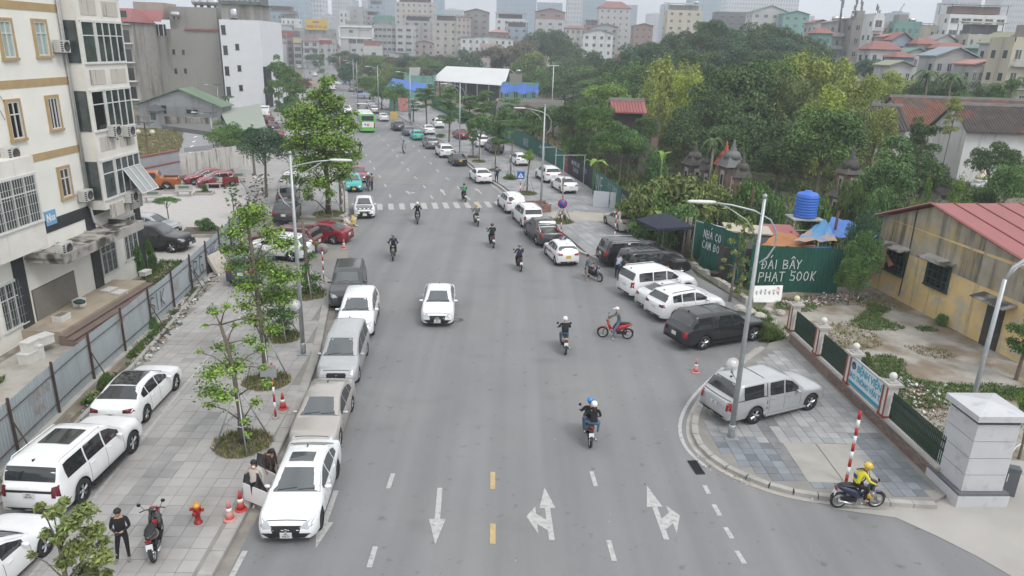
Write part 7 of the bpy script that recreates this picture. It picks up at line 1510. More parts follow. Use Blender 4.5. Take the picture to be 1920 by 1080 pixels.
#  STREET FURNITURE, FENCES, SIGNS
def street_lamp(label,bx,by,ang,H=9.25,arm=2.5,z=.13,globe=None,pos=None):
 p=G(bx,by,z)if pos is None else Vector((*pos,z));t=thing('street_lamp',label,'street lamp',(p.x,p.y,z),R_(ang),'street lamps with one curved arm along the avenue')
 b=MB();b.base(0,0,0,.5,.5,.03);b.lathe([(.13,.03),(.13,.5),(.115,.55)],(0,0,0),10);b.obj('base_plate',[steel],t)
 b=MB();b.tube([(0,0,.03),(0,0,H*.5),(0,0,H)],[.105,.085,.055],10);b.lathe([(.075,H),(.075,H+.1),(.03,H+.14)],(0,0,0),8);b.obj('pole',[steel],t)
 b=MB();P=[(-.12,0,H-2.3),(-.38,0,H-2.1),(-.58,0,H-1.7),(-.58,0,H-1.2),(-.3,0,H-.75),(.3,0,H-.45),(1.1,0,H-.28),(arm-.8,0,H-.22)];b.tube(P,.032,6);b.obj('curved_arm',[steel],t)
 b=MB();b.tube([(-.05,0,H-1.6),(.5,0,H-.8),(1.3,0,H-.32)],.018,5);b.obj('brace',[steel],t)
 b=MB();b.loft([sring(x,w_,H-.2+.0*x,h_,8)for x,w_,h_ in((arm-.85,.04,.04),(arm-.7,.10,.06),(arm-.3,.12,.065),(arm+.05,.10,.05),(arm+.12,.03,.02))]);b.obj('lamp_head',[M('lamp_head_white',(.62,.62,.60),.4)],t)
 if globe:
  b=MB();b.tube([(0,0,globe),(0,-.9,globe)],.025,5);b.tube([(0,-.9,globe),(0,-.9,globe+.12)],.05,6);b.obj('side_arm',[steel],t);b=MB();b.ball((0,-.9,globe+.34),.26,12,8);b.obj('glass_globe',[M('clear_globe',(.8,.8,.8),.05,alpha=.35)],t)
  b=MB();b.lathe([(.11,0),(.11,.26),(.01,.28)],(0,-.9,globe+.2),8);b.obj('bulb',[white_m],t)
 return t
street_lamp('tall street lamp with a globe on the corner pavement beside the silver pickup',1370,820,180,globe=2.3)
street_lamp('tall street lamp on the near left pavement beside the silver people carrier',569,663,3,globe=2.4)
street_lamp('street lamp rising beside the broken brick pit behind the small crossover',1013.3,402,185);street_lamp('street lamp beside the black saloon on the right kerb',861.8,288,188)
street_lamp('street lamp on the left pavement against the tall bushy tree',639.4,396,5);street_lamp('street lamp before the small street tree by the turquoise car',770,232,190)
street_lamp('street lamp nearest beyond the bus on the right',710,207,190);street_lamp('street lamp second beyond the bus, by the blue parasol',671,191,190);street_lamp('street lamp third beyond the bus, under the red banner',664,178,190)
street_lamp('furthest of the right-hand lamps, before the dark round tree',639,158,190);street_lamp('street lamp in the left crowd with an orange stall behind',571,152,8);street_lamp('street lamp by the trees at the white block',545,205,8)
hl_=G(1815,930,0);pa_=at_depth(1822,760,23.6);pb_=at_depth(1868,545,23.6);t=thing('street_lamp','tall lamp with a double swan-neck rising behind the marble pillar','street lamp',(pa_.x,23.6,0),0,scale=(1,1,pb_.z/6.2))
b=MB();b.tube([(0,0,0),(0,0,4),(.02,0,6.6)],[.10,.085,.07],10);b.obj('pole',[steel],t)
b=MB();b.tube([(.02,0,6.5),(.2,0,7.0),(.7,0,7.4),(1.6,.2,7.55),(2.8,.4,7.6)],.06,8);b.tube([(.1,0,6.7),(.5,.2,7.0),(1.4,.5,7.1),(2.6,.9,7.05)],.045,8);b.obj('swan_neck',[steel],t)
p=G(280,306);t=thing('street_lamp','dark post with two cream globes and a solar panel beside the back street','street lamp',(p.x,p.y,0));b=MB();b.tube([(0,0,0),(0,0,.7),(0,0,.7),(0,0,4.6)],[.18,.15,.09,.07],8);b.tube([(-.8,0,3.3),(0,0,3.1),(.8,0,3.3)],.05,5);b.obj('post',[M('brown_post',(.09,.065,.045),.7)],t);b=MB();b.box(0,0,4.65,1.9,1.0,.07);b.obj('solar_panel',[M('solar_panel',(.06,.06,.07),.2)],t)
for sx in(-.8,.8):b=MB();b.ball((sx,0,3.55),.3,10,7);b.obj('globe',[M('cream_globe',(.6,.56,.42),.4)],t)
for bx,by,hh,lb in((402,292,5.2,'thin solar street lamp rising from the bushy courtyard tree'),(412,215,5.5,'solar street lamp at the corner of the corrugated shed')):
 p=G(bx,by);t=thing('street_lamp',lb,'street lamp',(p.x,p.y,0));b=MB();b.tube([(0,0,0),(0,0,hh)],[.07,.05],6);b.tube([(0,0,hh-.6),(-.8,0,hh-.1),(-1.8,0,hh+.05)],.035,5);b.obj('post',[steel],t);b=MB();b.box(0,0,hh+.1,1.4,.8,.06);b.obj('solar_panel',[M('solar_panel')],t);b=MB();b.box(-2.0,0,hh+.05,.6,.22,.08);b.obj('lamp_head',[white_m],t)
p=at_depth(1037,150,170);t=thing('street_lamp','thin twin-headed lamp post alone beyond the car park','street lamp',(p.x,170,0));zt=at_depth(1037,124,170).z;b=MB();b.tube([(0,0,0),(0,0,zt)],.09,6);b.tube([(-1.2,0,zt+.1),(1.2,0,zt+.1)],.07,4);b.obj('post',[white_m],t)
stripe_r=M('signal_red',(.42,.02,.025),.5)
def pole(label,bx,by,H,r=.045,z=.13,n=None,lean=0.0,sign=None,pos=None):
 p=G(bx,by,z);t=thing('striped_pole',label,'pole',(p.x,p.y,z),0,'red and white striped poles');b=MB();b.lathe([(.14,0),(.12,.04),(.05,.05)],(0,0,0),10);b.obj('footing',[conc],t)
 n=n or int(H/.3)
 for k in range(n):
  b=MB();b.tube([(lean*H*k/n,0,.04+(H-.04)*k/n),(lean*H*(k+1)/n,0,.04+(H-.04)*(k+1)/n)],r,8,smooth=True);b.obj('white_band' if k%2 else 'red_band',[white_m if k%2 else stripe_r],t)
 return t,p
pole('striped pole with a grey board on its back, nearest on the left pavement',517,783,2.3)[0]
t,p=pole('striped pole carrying a grey round mirror seen from behind',607,525,2.1);b=MB();b.lathe([(.34,0),(.35,.03),(.33,.05),(.05,.07)],(0,.06,1.95),18,'y');b.obj('mirror_back',[M('mirror_back_grey',(.25,.26,.26),.5)],t)
t1=[o for o in COL.objects if o.get('label','').startswith('striped pole with a grey board')][0];b=MB();b.box(-.12,-.07,2.0,.62,.02,.5);b.obj('board_back',[M('board_back_grey',(.33,.34,.34),.5)],t1)
pole('tall striped pole standing alone on the corner pavement near the yellow rider',1586,905,2.75,.055)
pole('striped pole on the right pavement in front of the champagne saloon',1152,450,2.3);pole('striped pole by the left kerb before the turquoise taxi',642,381,2.6);pole('short striped pole among leaves beside the blue-grey crossover',499,497,1.2)
t,p=pole('striped pole of the blue pedestrian crossing sign',975,374,2.0);b=MB();b.box(0,-.06,2.35,.72,.03,.72);s=b.obj('sign_plate',[M('sign_blue_plate',(.02,.13,.45),.4)],t);b=MB();b.add([(-.26,-.08,2.12),(.26,-.08,2.12),(0,-.08,2.58)],[(0,1,2)]);b.obj('white_triangle',[white_m],s)
b=MB();b.add([(-.03,-.085,2.42),(.03,-.085,2.42),(.04,-.085,2.3),(.10,-.085,2.17),(.06,-.085,2.17),(0,-.085,2.25),(-.07,-.085,2.17),(-.11,-.085,2.17),(-.03,-.085,2.3)],[tuple(range(8,-1,-1))]);b.obj('walking_figure',[black_pl],s)
t,p=pole('striped pole of the round no-parking sign',1052,432,1.9);b=MB();b.lathe([(.38,0),(.38,.03),(.30,.035),(.30,.02)],(0,-.10,2.2),24,'y');s=b.obj('sign_disc',[stripe_r],t);b=MB();b.lathe([(.295,0),(.295,.02),(.001,.02)],(0,-.125,2.2),24,'y');b.obj('blue_face',[M('sign_blue_plate')],s)
b=MB();c,q=math.cos(R_(-45)),math.sin(R_(-45));b.hexa([(x*c-z_*q,y,2.2+x*q+z_*c)for y in(-.14,-.13)for x,z_ in((-.3,-.035),(.3,-.035),(.3,.035),(-.3,.035))]);b.obj('red_slash',[stripe_r],s)
def cone(label,bx,by,col,z=.13,H=.7):
 p=G(bx,by,z);t=thing('traffic_cone',label,'traffic cone',(p.x,p.y,z),rnd.uniform(0,1),'traffic cones');b=MB();b.lathe([(.19,0),(.19,.03),(.16,.05),(.14,.06)],(0,0,0),12);b.obj('base',[col],t)
 b=MB();b.lathe([(.13,.06),(.095,.30)],(0,0,0),12);b.obj('lower_cone',[col],t);b=MB();b.lathe([(.097,.30),(.075,.42)],(0,0,0),12);b.obj('reflective_band',[white_m],t);b=MB();b.lathe([(.074,.42),(.03,H-.02),(.001,H)],(0,0,0),12);b.obj('upper_cone',[col],t);return t
cone_r=M('cone_red',(.50,.05,.045),.6);cone_p=M('cone_faded_pink',(.62,.24,.22),.7)
cone('faded pink cone, furthest of the three by the open-doored saloon',466,929,cone_p);cone('bright red cone, middle of the three by the open-doored saloon',452,956,cone_r);cone('faded pink cone, nearest of the three by the open-doored saloon',431,974,cone_p)
cone('red cone alone beside the near striped pole',531,766,cone_r);cone('pink cone on the road between the black and silver pickups',1304,698,cone_p,0);cone('pink cone in the driveway beside the red saloon',645,466,cone_p,0)
p=G(372,980,.13);t=thing('fire_hydrant','red fire hydrant with a yellow cap on the left pavement','fire hydrant',(p.x,p.y,.13),scale=(.88,.88,.9));hr=M('hydrant_red',(.30,.018,.014),.4,var=.15,vs=8)
b=MB();b.lathe([(.14,0),(.14,.04),(.09,.06),(.085,.32),(.11,.34),(.11,.38),(.13,.42),(.135,.60),(.12,.64)],(0,0,0),14);b.obj('barrel',[hr],t);b=MB();b.lathe([(.125,.64),(.12,.68),(.08,.74),(.03,.76),(.035,.80),(.01,.81)],(0,0,0),12);b.obj('cap',[M('hydrant_yellow',(.62,.30,.02),.4)],t)
for sx in(-1,1):b=MB();b.lathe([(.05,0),(.05,sx*.07),(.065,sx*.08),(.06,sx*.12)],(sx*.11,0,.52),8,'x');b.obj('side_outlet',[hr],t)
b=MB();b.lathe([(.065,0),(.065,-.08),(.075,-.09),(.07,-.13)],(0,-.12,.48),10,'y');b.obj('front_outlet',[hr],t)
for px,py,rz,lb in((287,380,15,'concrete bench nearest the apartment block in the courtyard'),(345,368,12,'concrete bench in the middle between orange pickup and red cars'),(402,353,12,'concrete bench in front of the red cars'),(447,343,12,'concrete bench at the right end of the courtyard')):
 p=G(px,py);t=thing('bench',lb,'bench',(p.x,p.y,.012),R_(rz),'concrete courtyard benches');b=MB();b.base(0,0,.42,1.5,.42,.08);b.obj('seat',[conc_light],t);b=MB();b.hexa([(-.75,.2,.55),(.75,.2,.55),(.75,.27,.55),(-.75,.27,.55),(-.75,.30,1.0),(.75,.30,1.0),(.75,.37,1.0),(-.75,.37,1.0)]);bk_=b.obj('backrest',[conc_light],t)
 b=MB();b.box(0,.235,.8,.9,.05,.2);b.obj('slogan_panel',[M('green_lettering',(.10,.18,.14),.7)],bk_)
 for sx in(-.55,.55):b=MB();b.base(sx,0,0,.12,.4,.42);b.obj('leg',[conc_light],t)
for px,py,s_,lb in((383,364,1.6,'square kerbed planter before the red cars'),(318,425,1.2,'small kerbed planter of the flat-topped courtyard tree'),(386,438,3.4,'low kerbed bed at the courtyard edge'),(318,362,1.2,'small planter beside the orange pickup bench')):
 p=G(px,py);t=thing('planter',lb,'planter',(p.x,p.y,.012),R_(10));b=MB();
 for q in range(4):a=R_(90*q);b.base(math.cos(a)*s_/2,math.sin(a)*s_*.35,0,.12 if q%2==0 else s_,s_*.7 if q%2==0 else.12,.22)
 b.obj('kerb',[conc],t);b=MB();b.base(0,0,0,s_-.15,s_*.6,.14);b.obj('soil',[soil_m],t)
fence_m=M('corrugated_grey_paint',(.36,.40,.42),.55,.15,var=.10,vs=.8,streak=((.22,.20,.17),1.6,.56,.75))
fpts=[(-15.6,10),(-16.0,14),(-16.9,20.7),(-17.6,26.6),(-17.9,31.0),(-18.3,36.8),(-19.1,44.3),(-19.9,50.0),(-20.6,55)]
cf=thing('corrugated_fence','long corrugated grey sheet fence between apartment block and pavement','fence',(0,0,0))
def along(pts,step):
 out=[pts[0]];acc=0
 for a,b in zip(pts,pts[1:]):
  a,b=Vector(a),Vector(b);L=(b-a).length;d=step-acc
  while d<L:q=a.lerp(b,d/L);out.append((q.x,q.y));d+=step
  acc=L-(d-step)
 return out
def sheet_fence(parent,pts,step,z0,z1,mat,amp=.03,pitch=.18,name='sheet_panel',wob=.06,pick=None,face=1):
 P=along(pts,step);out=[]
 for i,(a,b)in enumerate(zip(P,P[1:])):
  a,b=Vector(a),Vector(b);d=b-a;L=d.length;t=d/L;n=Vector((-t.y,t.x))*face;V=[];k=int(L/(pitch/2));h1,h2=z1+rnd.uniform(-wob,wob),z1+rnd.uniform(-wob,wob)
  for j in range(k+1):
   u=j/k;q=a+d*u*.997;o=n*(amp if(j//1)%2 else 0);V+=[(q.x+o.x,q.y+o.y,z0),(q.x+o.x,q.y+o.y,lerp(h1,h2,u))]
  mb=MB();mb.add(V,[(2*j,2*j+2,2*j+3,2*j+1)for j in range(k)]);m_=pick(i,(a+b)/2)if pick else mat;out.append((mb.obj(name,[m_],parent),a,b));
 return out
sheet_fence(cf,fpts,2.0,.05,2.05,fence_m,face=-1)
for x,y in along(fpts,2.95):b=MB();b.base(x+.09,y,0,.07,.07,2.25);b.obj('post',[M('rusty_post',(.07,.045,.035),.8)],cf)
for z_ in(.5,1.7):
 b=MB()
 for a,c in zip(fpts,fpts[1:]):b.tube([(a[0]+.06,a[1],z_),(c[0]+.06,c[1],z_)],.02,4)
 b.obj('rail',[M('rusty_post')],cf,kind='stuff')
for(x,y)in along(fpts,5.9)[1:]:b=MB();b.tube([(x+.1,y,1.4),(x+1.0,y-.35,.05)],.028,5);b.obj('prop',[M('rusty_post')],cf)
fk=MB()
for a,c in zip(fpts[:7],fpts[1:7]):d=Vector(c)-Vector(a);m_=(Vector(a)+Vector(c))/2;fk.base(m_.x+.1,m_.y,-.02,.3,d.length,.14,math.atan2(d.y,d.x)-math.pi/2)
fk.obj('fence_footing',[conc],cf,kind='stuff')
STK={'A':[[(0,0),(.5,1),(1,0)],[(.2,.4),(.8,.4)]],'B':[[(0,0),(0,1),(.7,.92),(.75,.6),(.1,.5),(.85,.35),(.75,.05),(0,0)]],'D':[[(.1,0),(.1,1),(.7,.85),(.9,.5),(.6,.1),(0,0)]],'Đ':[[(.1,0),(.15,1),(.75,.85),(.9,.5),(.6,.1),(0,0)],[(-.12,.5),(.45,.52)]],'I':[[(.3,0),(.35,1)]],'Y':[[(0,1),(.4,.5),(.9,1)],[(.4,.5),(.3,0)]],'P':[[(0,-.1),(.1,1),(.8,.95),(.85,.6),(.05,.45)]],'H':[[(0,0),(.1,1)],[(.8,0),(.85,1)],[(0,.45),(.9,.5)]],'T':[[(0,1),(1,1)],[(.5,1),(.45,0)]],'5':[[(.9,1),(.2,.98),(.15,.6),(.7,.6),(.9,.35),(.7,.05),(.05,.1)]],'0':[[(.5,1),(.1,.8),(.05,.3),(.4,0),(.8,.2),(.9,.7),(.5,1)]],'K':[[(.1,0),(.2,1)],[(.9,1),(.2,.45),(.8,0)]],'N':[[(0,0),(.05,1),(.8,0),(.85,1)]],'C':[[(.9,.85),(.5,1),(.1,.6),(.15,.2),(.6,0),(.9,.15)]],'O':[[(.5,1),(.1,.7),(.1,.3),(.5,0),(.9,.3),(.9,.7),(.5,1)]],'S':[[(.9,.9),(.3,1),(.1,.7),(.8,.4),(.7,.05),(.05,.1)]],'V':[[(0,1),(.4,0),(.9,1)]],'E':[[(.8,1),(.05,1),(0,0),(.8,0)],[(0,.5),(.7,.5)]],'R':[[(0,0),(.05,1),(.8,.9),(.7,.55),(.05,.5),(.85,0)]],'U':[[(0,1),(.1,.2),(.5,0),(.8,.2),(.85,1)]],'L':[[(0,1),(0,0),(.8,0)]],'M':[[(0,0),(.1,1),(.45,.3),(.8,1),(.9,0)]],'G':[[(.9,.85),(.4,1),(.05,.5),(.4,0),(.9,.1),(.9,.45),(.5,.45)]],"'":[[(.3,1.3),(.6,1.55)]],'^':[[(.15,1.15),(.5,1.4),(.85,1.15)]],'.':[[(.45,-.28),(.52,-.2)]]}
def strokes(parent,txt,A,B,s0,z0,h,mat,y=-.05,adv=1.0,w=.05,slope=0.0,wid=.62,name='painted_letter',acc={}):
 """hand-painted letters on the vertical face A->B (towards the viewer); acc: index -> accents"""
 A,B=Vector(A),Vector(B);d=(B-A).normalized();n=Vector((d.y,-d.x));s=s0
 for i,ch in enumerate(txt):
  if ch==' ':s+=h*.42*adv;continue
  mb=MB();wd=h*(wid if ch not in "I'" else wid*.6)
  st=list(STK.get(ch,STK['O']))
  for a_ in acc.get(i,''):st=st+STK[a_]
  for pl in st:
   Q=[]
   for u,v in pl:ss=s+u*wd;zz=z0+v*h+slope*(ss-s0);Q.append(Vector((A.x+d.x*ss+n.x*(-y),A.y+d.y*ss+n.y*(-y),zz)))
   for a,b in zip(Q,Q[1:]):
    t=(b-a);L=t.length
    if L<1e-4:continue
    t/=L;m_=Vector((n.x,n.y,0));sd=t.cross(m_).normalized()*w/2;e=t*w*.4;mb.hexa([a-e-sd,b+e-sd,b+e+sd,a-e+sd,a-e-sd+m_*.006,b+e-sd+m_*.006,b+e+sd+m_*.006,a-e+sd+m_*.006])
  mb.obj(name,[mat],parent);s+=wd+h*.16*adv
white_sp=M('white_spray_paint',(.62,.66,.63),.8,var=.15,vs=10)
green_m=M('dark_green_sheet',(.014,.095,.068),.5,.1,var=.12,vs=.8);HA,HB,HC=(12.0,48.6),(14.4,42.7),(20.6,44.2)
HA=(13.35,48.4);HB=(13.9,43.2);HC=(20.4,43.4)
gh_=thing('green_hoarding','dark green sheet hoarding with hand-painted parking warnings','hoarding',(0,0,0));Hh=2.9
pA=at_depth(1318,430,47.6);pB=at_depth(1410,470,43.0);pC=at_depth(1590,440,42.6)
HA=(pA.x,47.6);HB=(pB.x,43.0);HC=(pC.x,42.7);HD=(HC[0]+1.5,44.5)
sheet_fence(gh_,[HA,HB],1.1,0,Hh+.35,green_m,.03,.16,face=-1,wob=.02);sheet_fence(gh_,[HB,HC],1.1,0,Hh,green_m,.03,.16,face=-1,wob=.02)
HBv,HCv=Vector(HB),Vector(HC);Lw=(HCv-HBv).length
lay=onplane(1427,500,HB,HC);h5=onplane(1427,485,HB,HC)[1]-onplane(1427,504,HB,HC)[1]
strokes(gh_,'ĐÂ'.replace('Â','A')+'I BAY',HB,HC,onplane(1427,503,HB,HC)[0],onplane(1440,504,HB,HC)[1],.56,white_sp,y=-.06,w=.05,slope=.05,wid=.55,acc={1:"'",5:'^.'})
strokes(gh_,'PHAT 500K',HB,HC,onplane(1421,527,HB,HC)[0],onplane(1440,528,HB,HC)[1],.58,white_sp,y=-.06,w=.055,slope=.07,wid=.55,acc={2:'.'})
s_,z_=onplane(1325,468,HA,HB);strokes(gh_,'NHA CO',HA,HB,.25,2.25,.5,white_sp,y=-.06,w=.05,wid=.5,acc={2:"'"});strokes(gh_,'CAM ĐO',HA,HB,.2,1.5,.5,white_sp,y=-.06,w=.05,wid=.5,acc={1:"'"})
p=at_depth(1432,562,41.6);t=thing('menu_board','white menu board with red and black columns leaning on the green hoarding','sign',(p.x-.1,40.9,.0),R_(5),scale=(.8,.8,.8));b=MB();b.hexa([(-1.1,-.3,0),(1.0,-.3,0),(1.0,-.26,0),(-1.1,-.26,0),(-1.1,.25,1.1),(1.25,.25,1.15),(1.25,.29,1.15),(-1.1,.29,1.1)]);bd_=b.obj('board',[white_m],t)
for i,(tx,mt_,sz)in enumerate((('TRÀ SỮA',black_pl,.15),('TRÀ CHANH',black_pl,.15),('LẨU THẬP CẨM',black_pl,.13),('LẨU RIÊU',black_pl,.15),('GÀ CHỌC ỔI',black_pl,.14),('NƯỚNG ÚP',M('sign_red'),.26))):
 x=-.85+i*.33;text_obj('menu_text',tx,sz,mt_,bd_,(x,-.05,.58),(R_(64),R_(-90),0),.004,sx=.8)
dfm=M('charcoal_sheet',(.018,.020,.030),.5,.1,var=.1,vs=1);fl_g=M('faded_green_sheet',(.03,.13,.10),.55,.1,var=.15,vs=.6);redp=M('faded_red_sheet',(.22,.05,.05),.7)
SF=[(12.6,50.4),(11.0,54.3),(9.7,62.6),(7.9,76),(5.4,88),(2.4,100.1),(-.7,110.9),(-6,127),(-11.6,145.4),(-20,172)]
sf=thing('graffiti_fence','long sheet fence behind the right pavement, charcoal and green, covered in graffiti','fence',(0,0,0))
def pickf(i,c):
 y=c.y
 if y<64:return dfm
 if y<74.5:return fl_g
 if y<84.5:return dfm
 if y<85.8:return redp
 return fl_g
SFr=list(reversed(SF));sheet_fence(sf,SF,1.4,.1,2.35,dfm,.03,.2,face=1,wob=.03,pick=pickf)
spray=[M('graffiti_white',(.45,.52,.54),.8),M('graffiti_grey',(.28,.33,.36),.8),M('graffiti_cyan',(.25,.42,.45),.8)]
def yat(s):
 return s
for(ya,yb,txt,h,z_,mi,w_)in((74.2,69.6,'SOVE',1.5,.5,0,.16),(68.5,64.5,'RICE DEMON',.55,1.5,1,.06),(68.3,64.4,'CREW OUT',.6,.6,0,.07),(63.6,60.6,'GRY NO',.9,1.0,1,.07),(60,57.2,'AD MOB',.5,1.4,0,.05),(59.6,57.4,'CITY',.5,.7,1,.06),(83,79.6,'AMG PRO LIFE',.45,1.5,0,.05),(82.4,79.5,'TEAM RUN',.45,.8,1,.06),(78.6,76.4,'SICKO',.5,1.3,1,.05),(86.5,84.9,'OTC',.8,.9,1,.07),(97,93,'SONG',1.1,.7,2,.09),(105,100,'UNER',1.0,.7,0,.08),(116,110,'CAVE RUN',1.0,.6,2,.1),(126,119,'MORE',1.2,.5,2,.12)):
 def fx(y):
  for(xa,y0),(xb,y1)in zip(SF,SF[1:]):
   if y<=y1:return lerp(xa,xb,(y-y0)/(y1-y0))
 strokes(sf,txt,(fx(ya),ya),(fx(yb),yb),0,z_,h,spray[mi],y=-.05,w=w_,wid=.5,name='graffiti_letter')
gsc=M('graffiti_dark',(.03,.03,.035),.8);gpk=M('graffiti_faint_pink',(.40,.30,.27),.8)
def fpt(y):
 for(xa,y0),(xb,y1)in zip(fpts,fpts[1:]):
  if y<=y1:return(lerp(xa,xb,(y-y0)/(y1-y0)),y)
for ya,txt,h,z_,mt_,w_ in((33.6,'SIK',.85,.7,gsc,.05),(39.0,'CRG',1.1,.5,gsc,.06),(42.2,'OME',1.1,.5,M('graffiti_violet',(.18,.15,.26),.8),.07),(23.0,'CAM DO',.3,1.3,gpk,.03),(23.2,'RAC',.3,.8,gpk,.03),(30.2,'EMS',.3,1.5,gpk,.03),(36.4,'OVE',.5,.9,gpk,.04)):
 strokes(cf,txt,fpt(ya),fpt(ya+3),0,z_,h,mt_,y=-.07,w=w_,wid=.7,name='graffiti_letter')
t=thing('panel_wall','white sheet panels on posts standing behind the street fence','wall',at_depth(1130,330,66).xy.to_3d());
for k in range(4):b=MB();b.base(k*1.5,k*-.5,0,1.46,.06,1.6,R_(-18));b.obj('panel',[M('white_sheet',(.5,.53,.56),.6)],t)
for px0,px1,py,D,lb in((1010,1045,276,82,'thin steel frame of posts over the fence beside the round sapling'),(1040,1100,291,78,'steel post frame with a long top rail over the fence')):
 a,c=at_depth(px0,py,D),at_depth(px1,py,D);t=thing('steel_frame',lb,'frame',(a.x,a.y,0));b=MB();b.tube([(0,0,a.z),(c.x-a.x,0,c.z)],.04,4);b.obj('rail',[steel],t)
 for q in(.3,.95):b=MB();b.base((c.x-a.x)*q,0,0,.1,.1,a.z);b.obj('post',[steel],t)
t=thing('sheet_gate','green sheet gate in a pale steel frame beside the bundle of old posts','gate',(12.75,49.6,0),R_(-8));b=MB();b.base(.75,0,.15,1.4,.04,2.5);b.obj('panel',[green_m],t)
for x in(0,1.5):b=MB();b.base(x,0,0,.07,.07,2.8);b.obj('post',[steel],t)
b=MB();b.tube([(0,0,2.8),(1.9,-1.2,2.7)],.05,4);b.obj('top_rail',[steel],t)
t=thing('old_posts','bundle of old timber posts leaning at the gate behind the parasol','posts',(12.2,50.3,0))
for k in range(5):b=MB();b.tube([(k*.12,0,0),(k*.12+rnd.uniform(-.1,.1),rnd.uniform(-.1,.1),2.9)],.05,5);b.obj('post',[bark_l],t)
p=at_depth(1240,480,50.6);t=thing('parasol','large dark navy square parasol beside the black off-roaders','parasol',(10.8,50.6,.12),R_(20));nv=M('navy_canvas',(.018,.022,.040),.8);b=MB();b.tube([(0,0,0),(0,0,2.9)],.03,6);b.obj('pole',[steel],t)
for k in range(4):
 a0,a1=R_(45+90*k),R_(135+90*k);r=2.15;P0=(r*math.cos(a0),r*math.sin(a0),2.25);P1=(r*math.cos(a1),r*math.sin(a1),2.25);b=MB();b.add([(0,0,3.0),P0,P1,((P0[0]+P1[0])*.28,(P0[1]+P1[1])*.28,2.60),(P0[0],P0[1],2.05),(P1[0],P1[1],2.05)],[(0,1,3),(1,2,3),(2,0,3),(1,4,5,2)]);b.obj('canopy_panel',[nv],t)
b=MB();b.base(0,0,0,.7,.7,.1);b.obj('base',[conc],t)
b=MB();b.base(0,0,.0,.02,.02,.02)
t=thing('plastic_chair','dark stool and bucket under the navy parasol','stool',(9.9,49.6,.12));b=MB();b.base(0,0,.38,.36,.36,.05);b.obj('seat',[black_pl],t)
for sx,sy in((1,1),(1,-1),(-1,1),(-1,-1)):b=MB();b.tube([(sx*.13,sy*.13,.38),(sx*.17,sy*.17,0)],.02,4);b.obj('leg',[black_pl],t)
p=G(1012,400,.12);t=thing('brick_pit','broken square brick pit at the foot of the second lamp post','planter',(p.x-.1,p.y+1.2,.12),R_(14));bm_=M('old_red_brick',(.26,.15,.12),.9,var=.3,vs=4)
for q in range(4):a=R_(90*q);b=MB();b.base(math.cos(a)*.85,math.sin(a)*.85,0,.14 if q%2==0 else 1.84,1.56 if q%2==0 else.14,.62+.1*(q%2));b.obj('brick_side',[bm_],t)
t=thing('tarpaulin_shack','shack behind the green hoarding under orange and blue tarpaulins','shack',(0,0,0));og=M('orange_tarp',(.36,.15,.05),.8,var=.2,vs=.8);bt_=M('blue_orange_tarp',(.07,.24,.46),.7,col2=(.42,.24,.11),mixs=.35,mixc=(.5,.6),var=.15,vs=2)
def sheet(corners,n,mat,name,sag=.25,amp=.08,parent=t):
 a,b_,c,d=map(Vector,corners);mb=MB()
 for i in range(n+1):
  for j in range(n+1):
   u,v=i/n,j/n;p=a.lerp(b_,u).lerp(d.lerp(c,u),v);p.z+=-sag*4*u*(1-u)*v*(1-v)*2+amp*math.sin(i*2.1+j*1.3)*math.sin(j*2.7+i*.4);mb.v.append(tuple(p))
 mb.f=[[i*(n+1)+j,(i+1)*(n+1)+j,(i+1)*(n+1)+j+1,i*(n+1)+j+1]for i in range(n)for j in range(n)];mb.m=[0]*len(mb.f);mb.s=[True]*len(mb.f);return mb.obj(name,[mat],parent)
D0=43.3
q=lambda x,y,D:at_depth(x,y,D)
sheet([q(1422,464,D0),q(1530,462,D0),q(1520,448,46.5),q(1460,434,47.5)],8,og,'orange_sheet');sheet([q(1488,452,D0+.3),q(1570,452,D0+.3),q(1548,410,48),q(1515,432,48)],8,bt_,'blue_sheet',.3,.10);sheet([q(1545,440,45),q(1660,455,46),q(1640,430,50),q(1560,405,50)],8,blue_t,'bright_blue_sheet',.3,.12)
b=MB();b.tube([q(1428,466,D0-.1),q(1560,464,D0-.1)],.06,5);b.obj('blue_hem',[blue_t],t);b=MB();b.base(16.5,47.2,0,6,5,2.2);b.obj('shack_body',[M('dark_shack',(.05,.045,.04),.9)],t)
b=MB();c1,c2=q(1440,440,48),q(1500,442,48.5);b.hexa([c1-Vector((0,0,.1)),c2-Vector((0,0,.1)),c2+Vector((0,2,.2)),c1+Vector((0,2,.2)),c1,c2,c2+Vector((0,2,.3)),c1+Vector((0,2,.3))]);b.obj('red_sheet',[redroof],t)
b=MB();c1,c2=q(1362,432,48),q(1450,440,48);b.hexa([c1-Vector((0,0,.1)),c2-Vector((0,0,.1)),c2+Vector((0,1.2,.2)),c1+Vector((0,1.2,.2)),c1,c2,c2+Vector((0,1.2,.3)),c1+Vector((0,1.2,.3))]);b.obj('pale_beam_sheet',[M('pale_sheet',(.42,.38,.30),.8)],t)
for px,y0,D,lb in((1412,352,55,'slim dark rusty post standing above the thicket'),(1482,434,49,'rusty post before the water tank stand'),(1571,396,47,'dark post with a cap beside the bright blue tarpaulin'),(1604,360,58,'forked dead post below the two-tier stupa')):
 p=at_depth(px,y0,D);t2=thing('timber_post',lb,'post',(p.x,p.y,0));b=MB();b.tube([(0,0,0),(.05,0,p.z)],.09,6);b.obj('shaft',[M('rust_brown',(.09,.05,.035),.9)],t2)
p=at_depth(1508,410,53);t=thing('water_tank','big ribbed bright blue plastic water tank on a steel stand','water tank',(p.x,53,0));zb_=at_depth(1508,406,53).z;zt_=at_depth(1508,358,53).z;rr=21*53/CAM_F;hh=zt_-zb_;prof=[(rr*.97,zb_)]
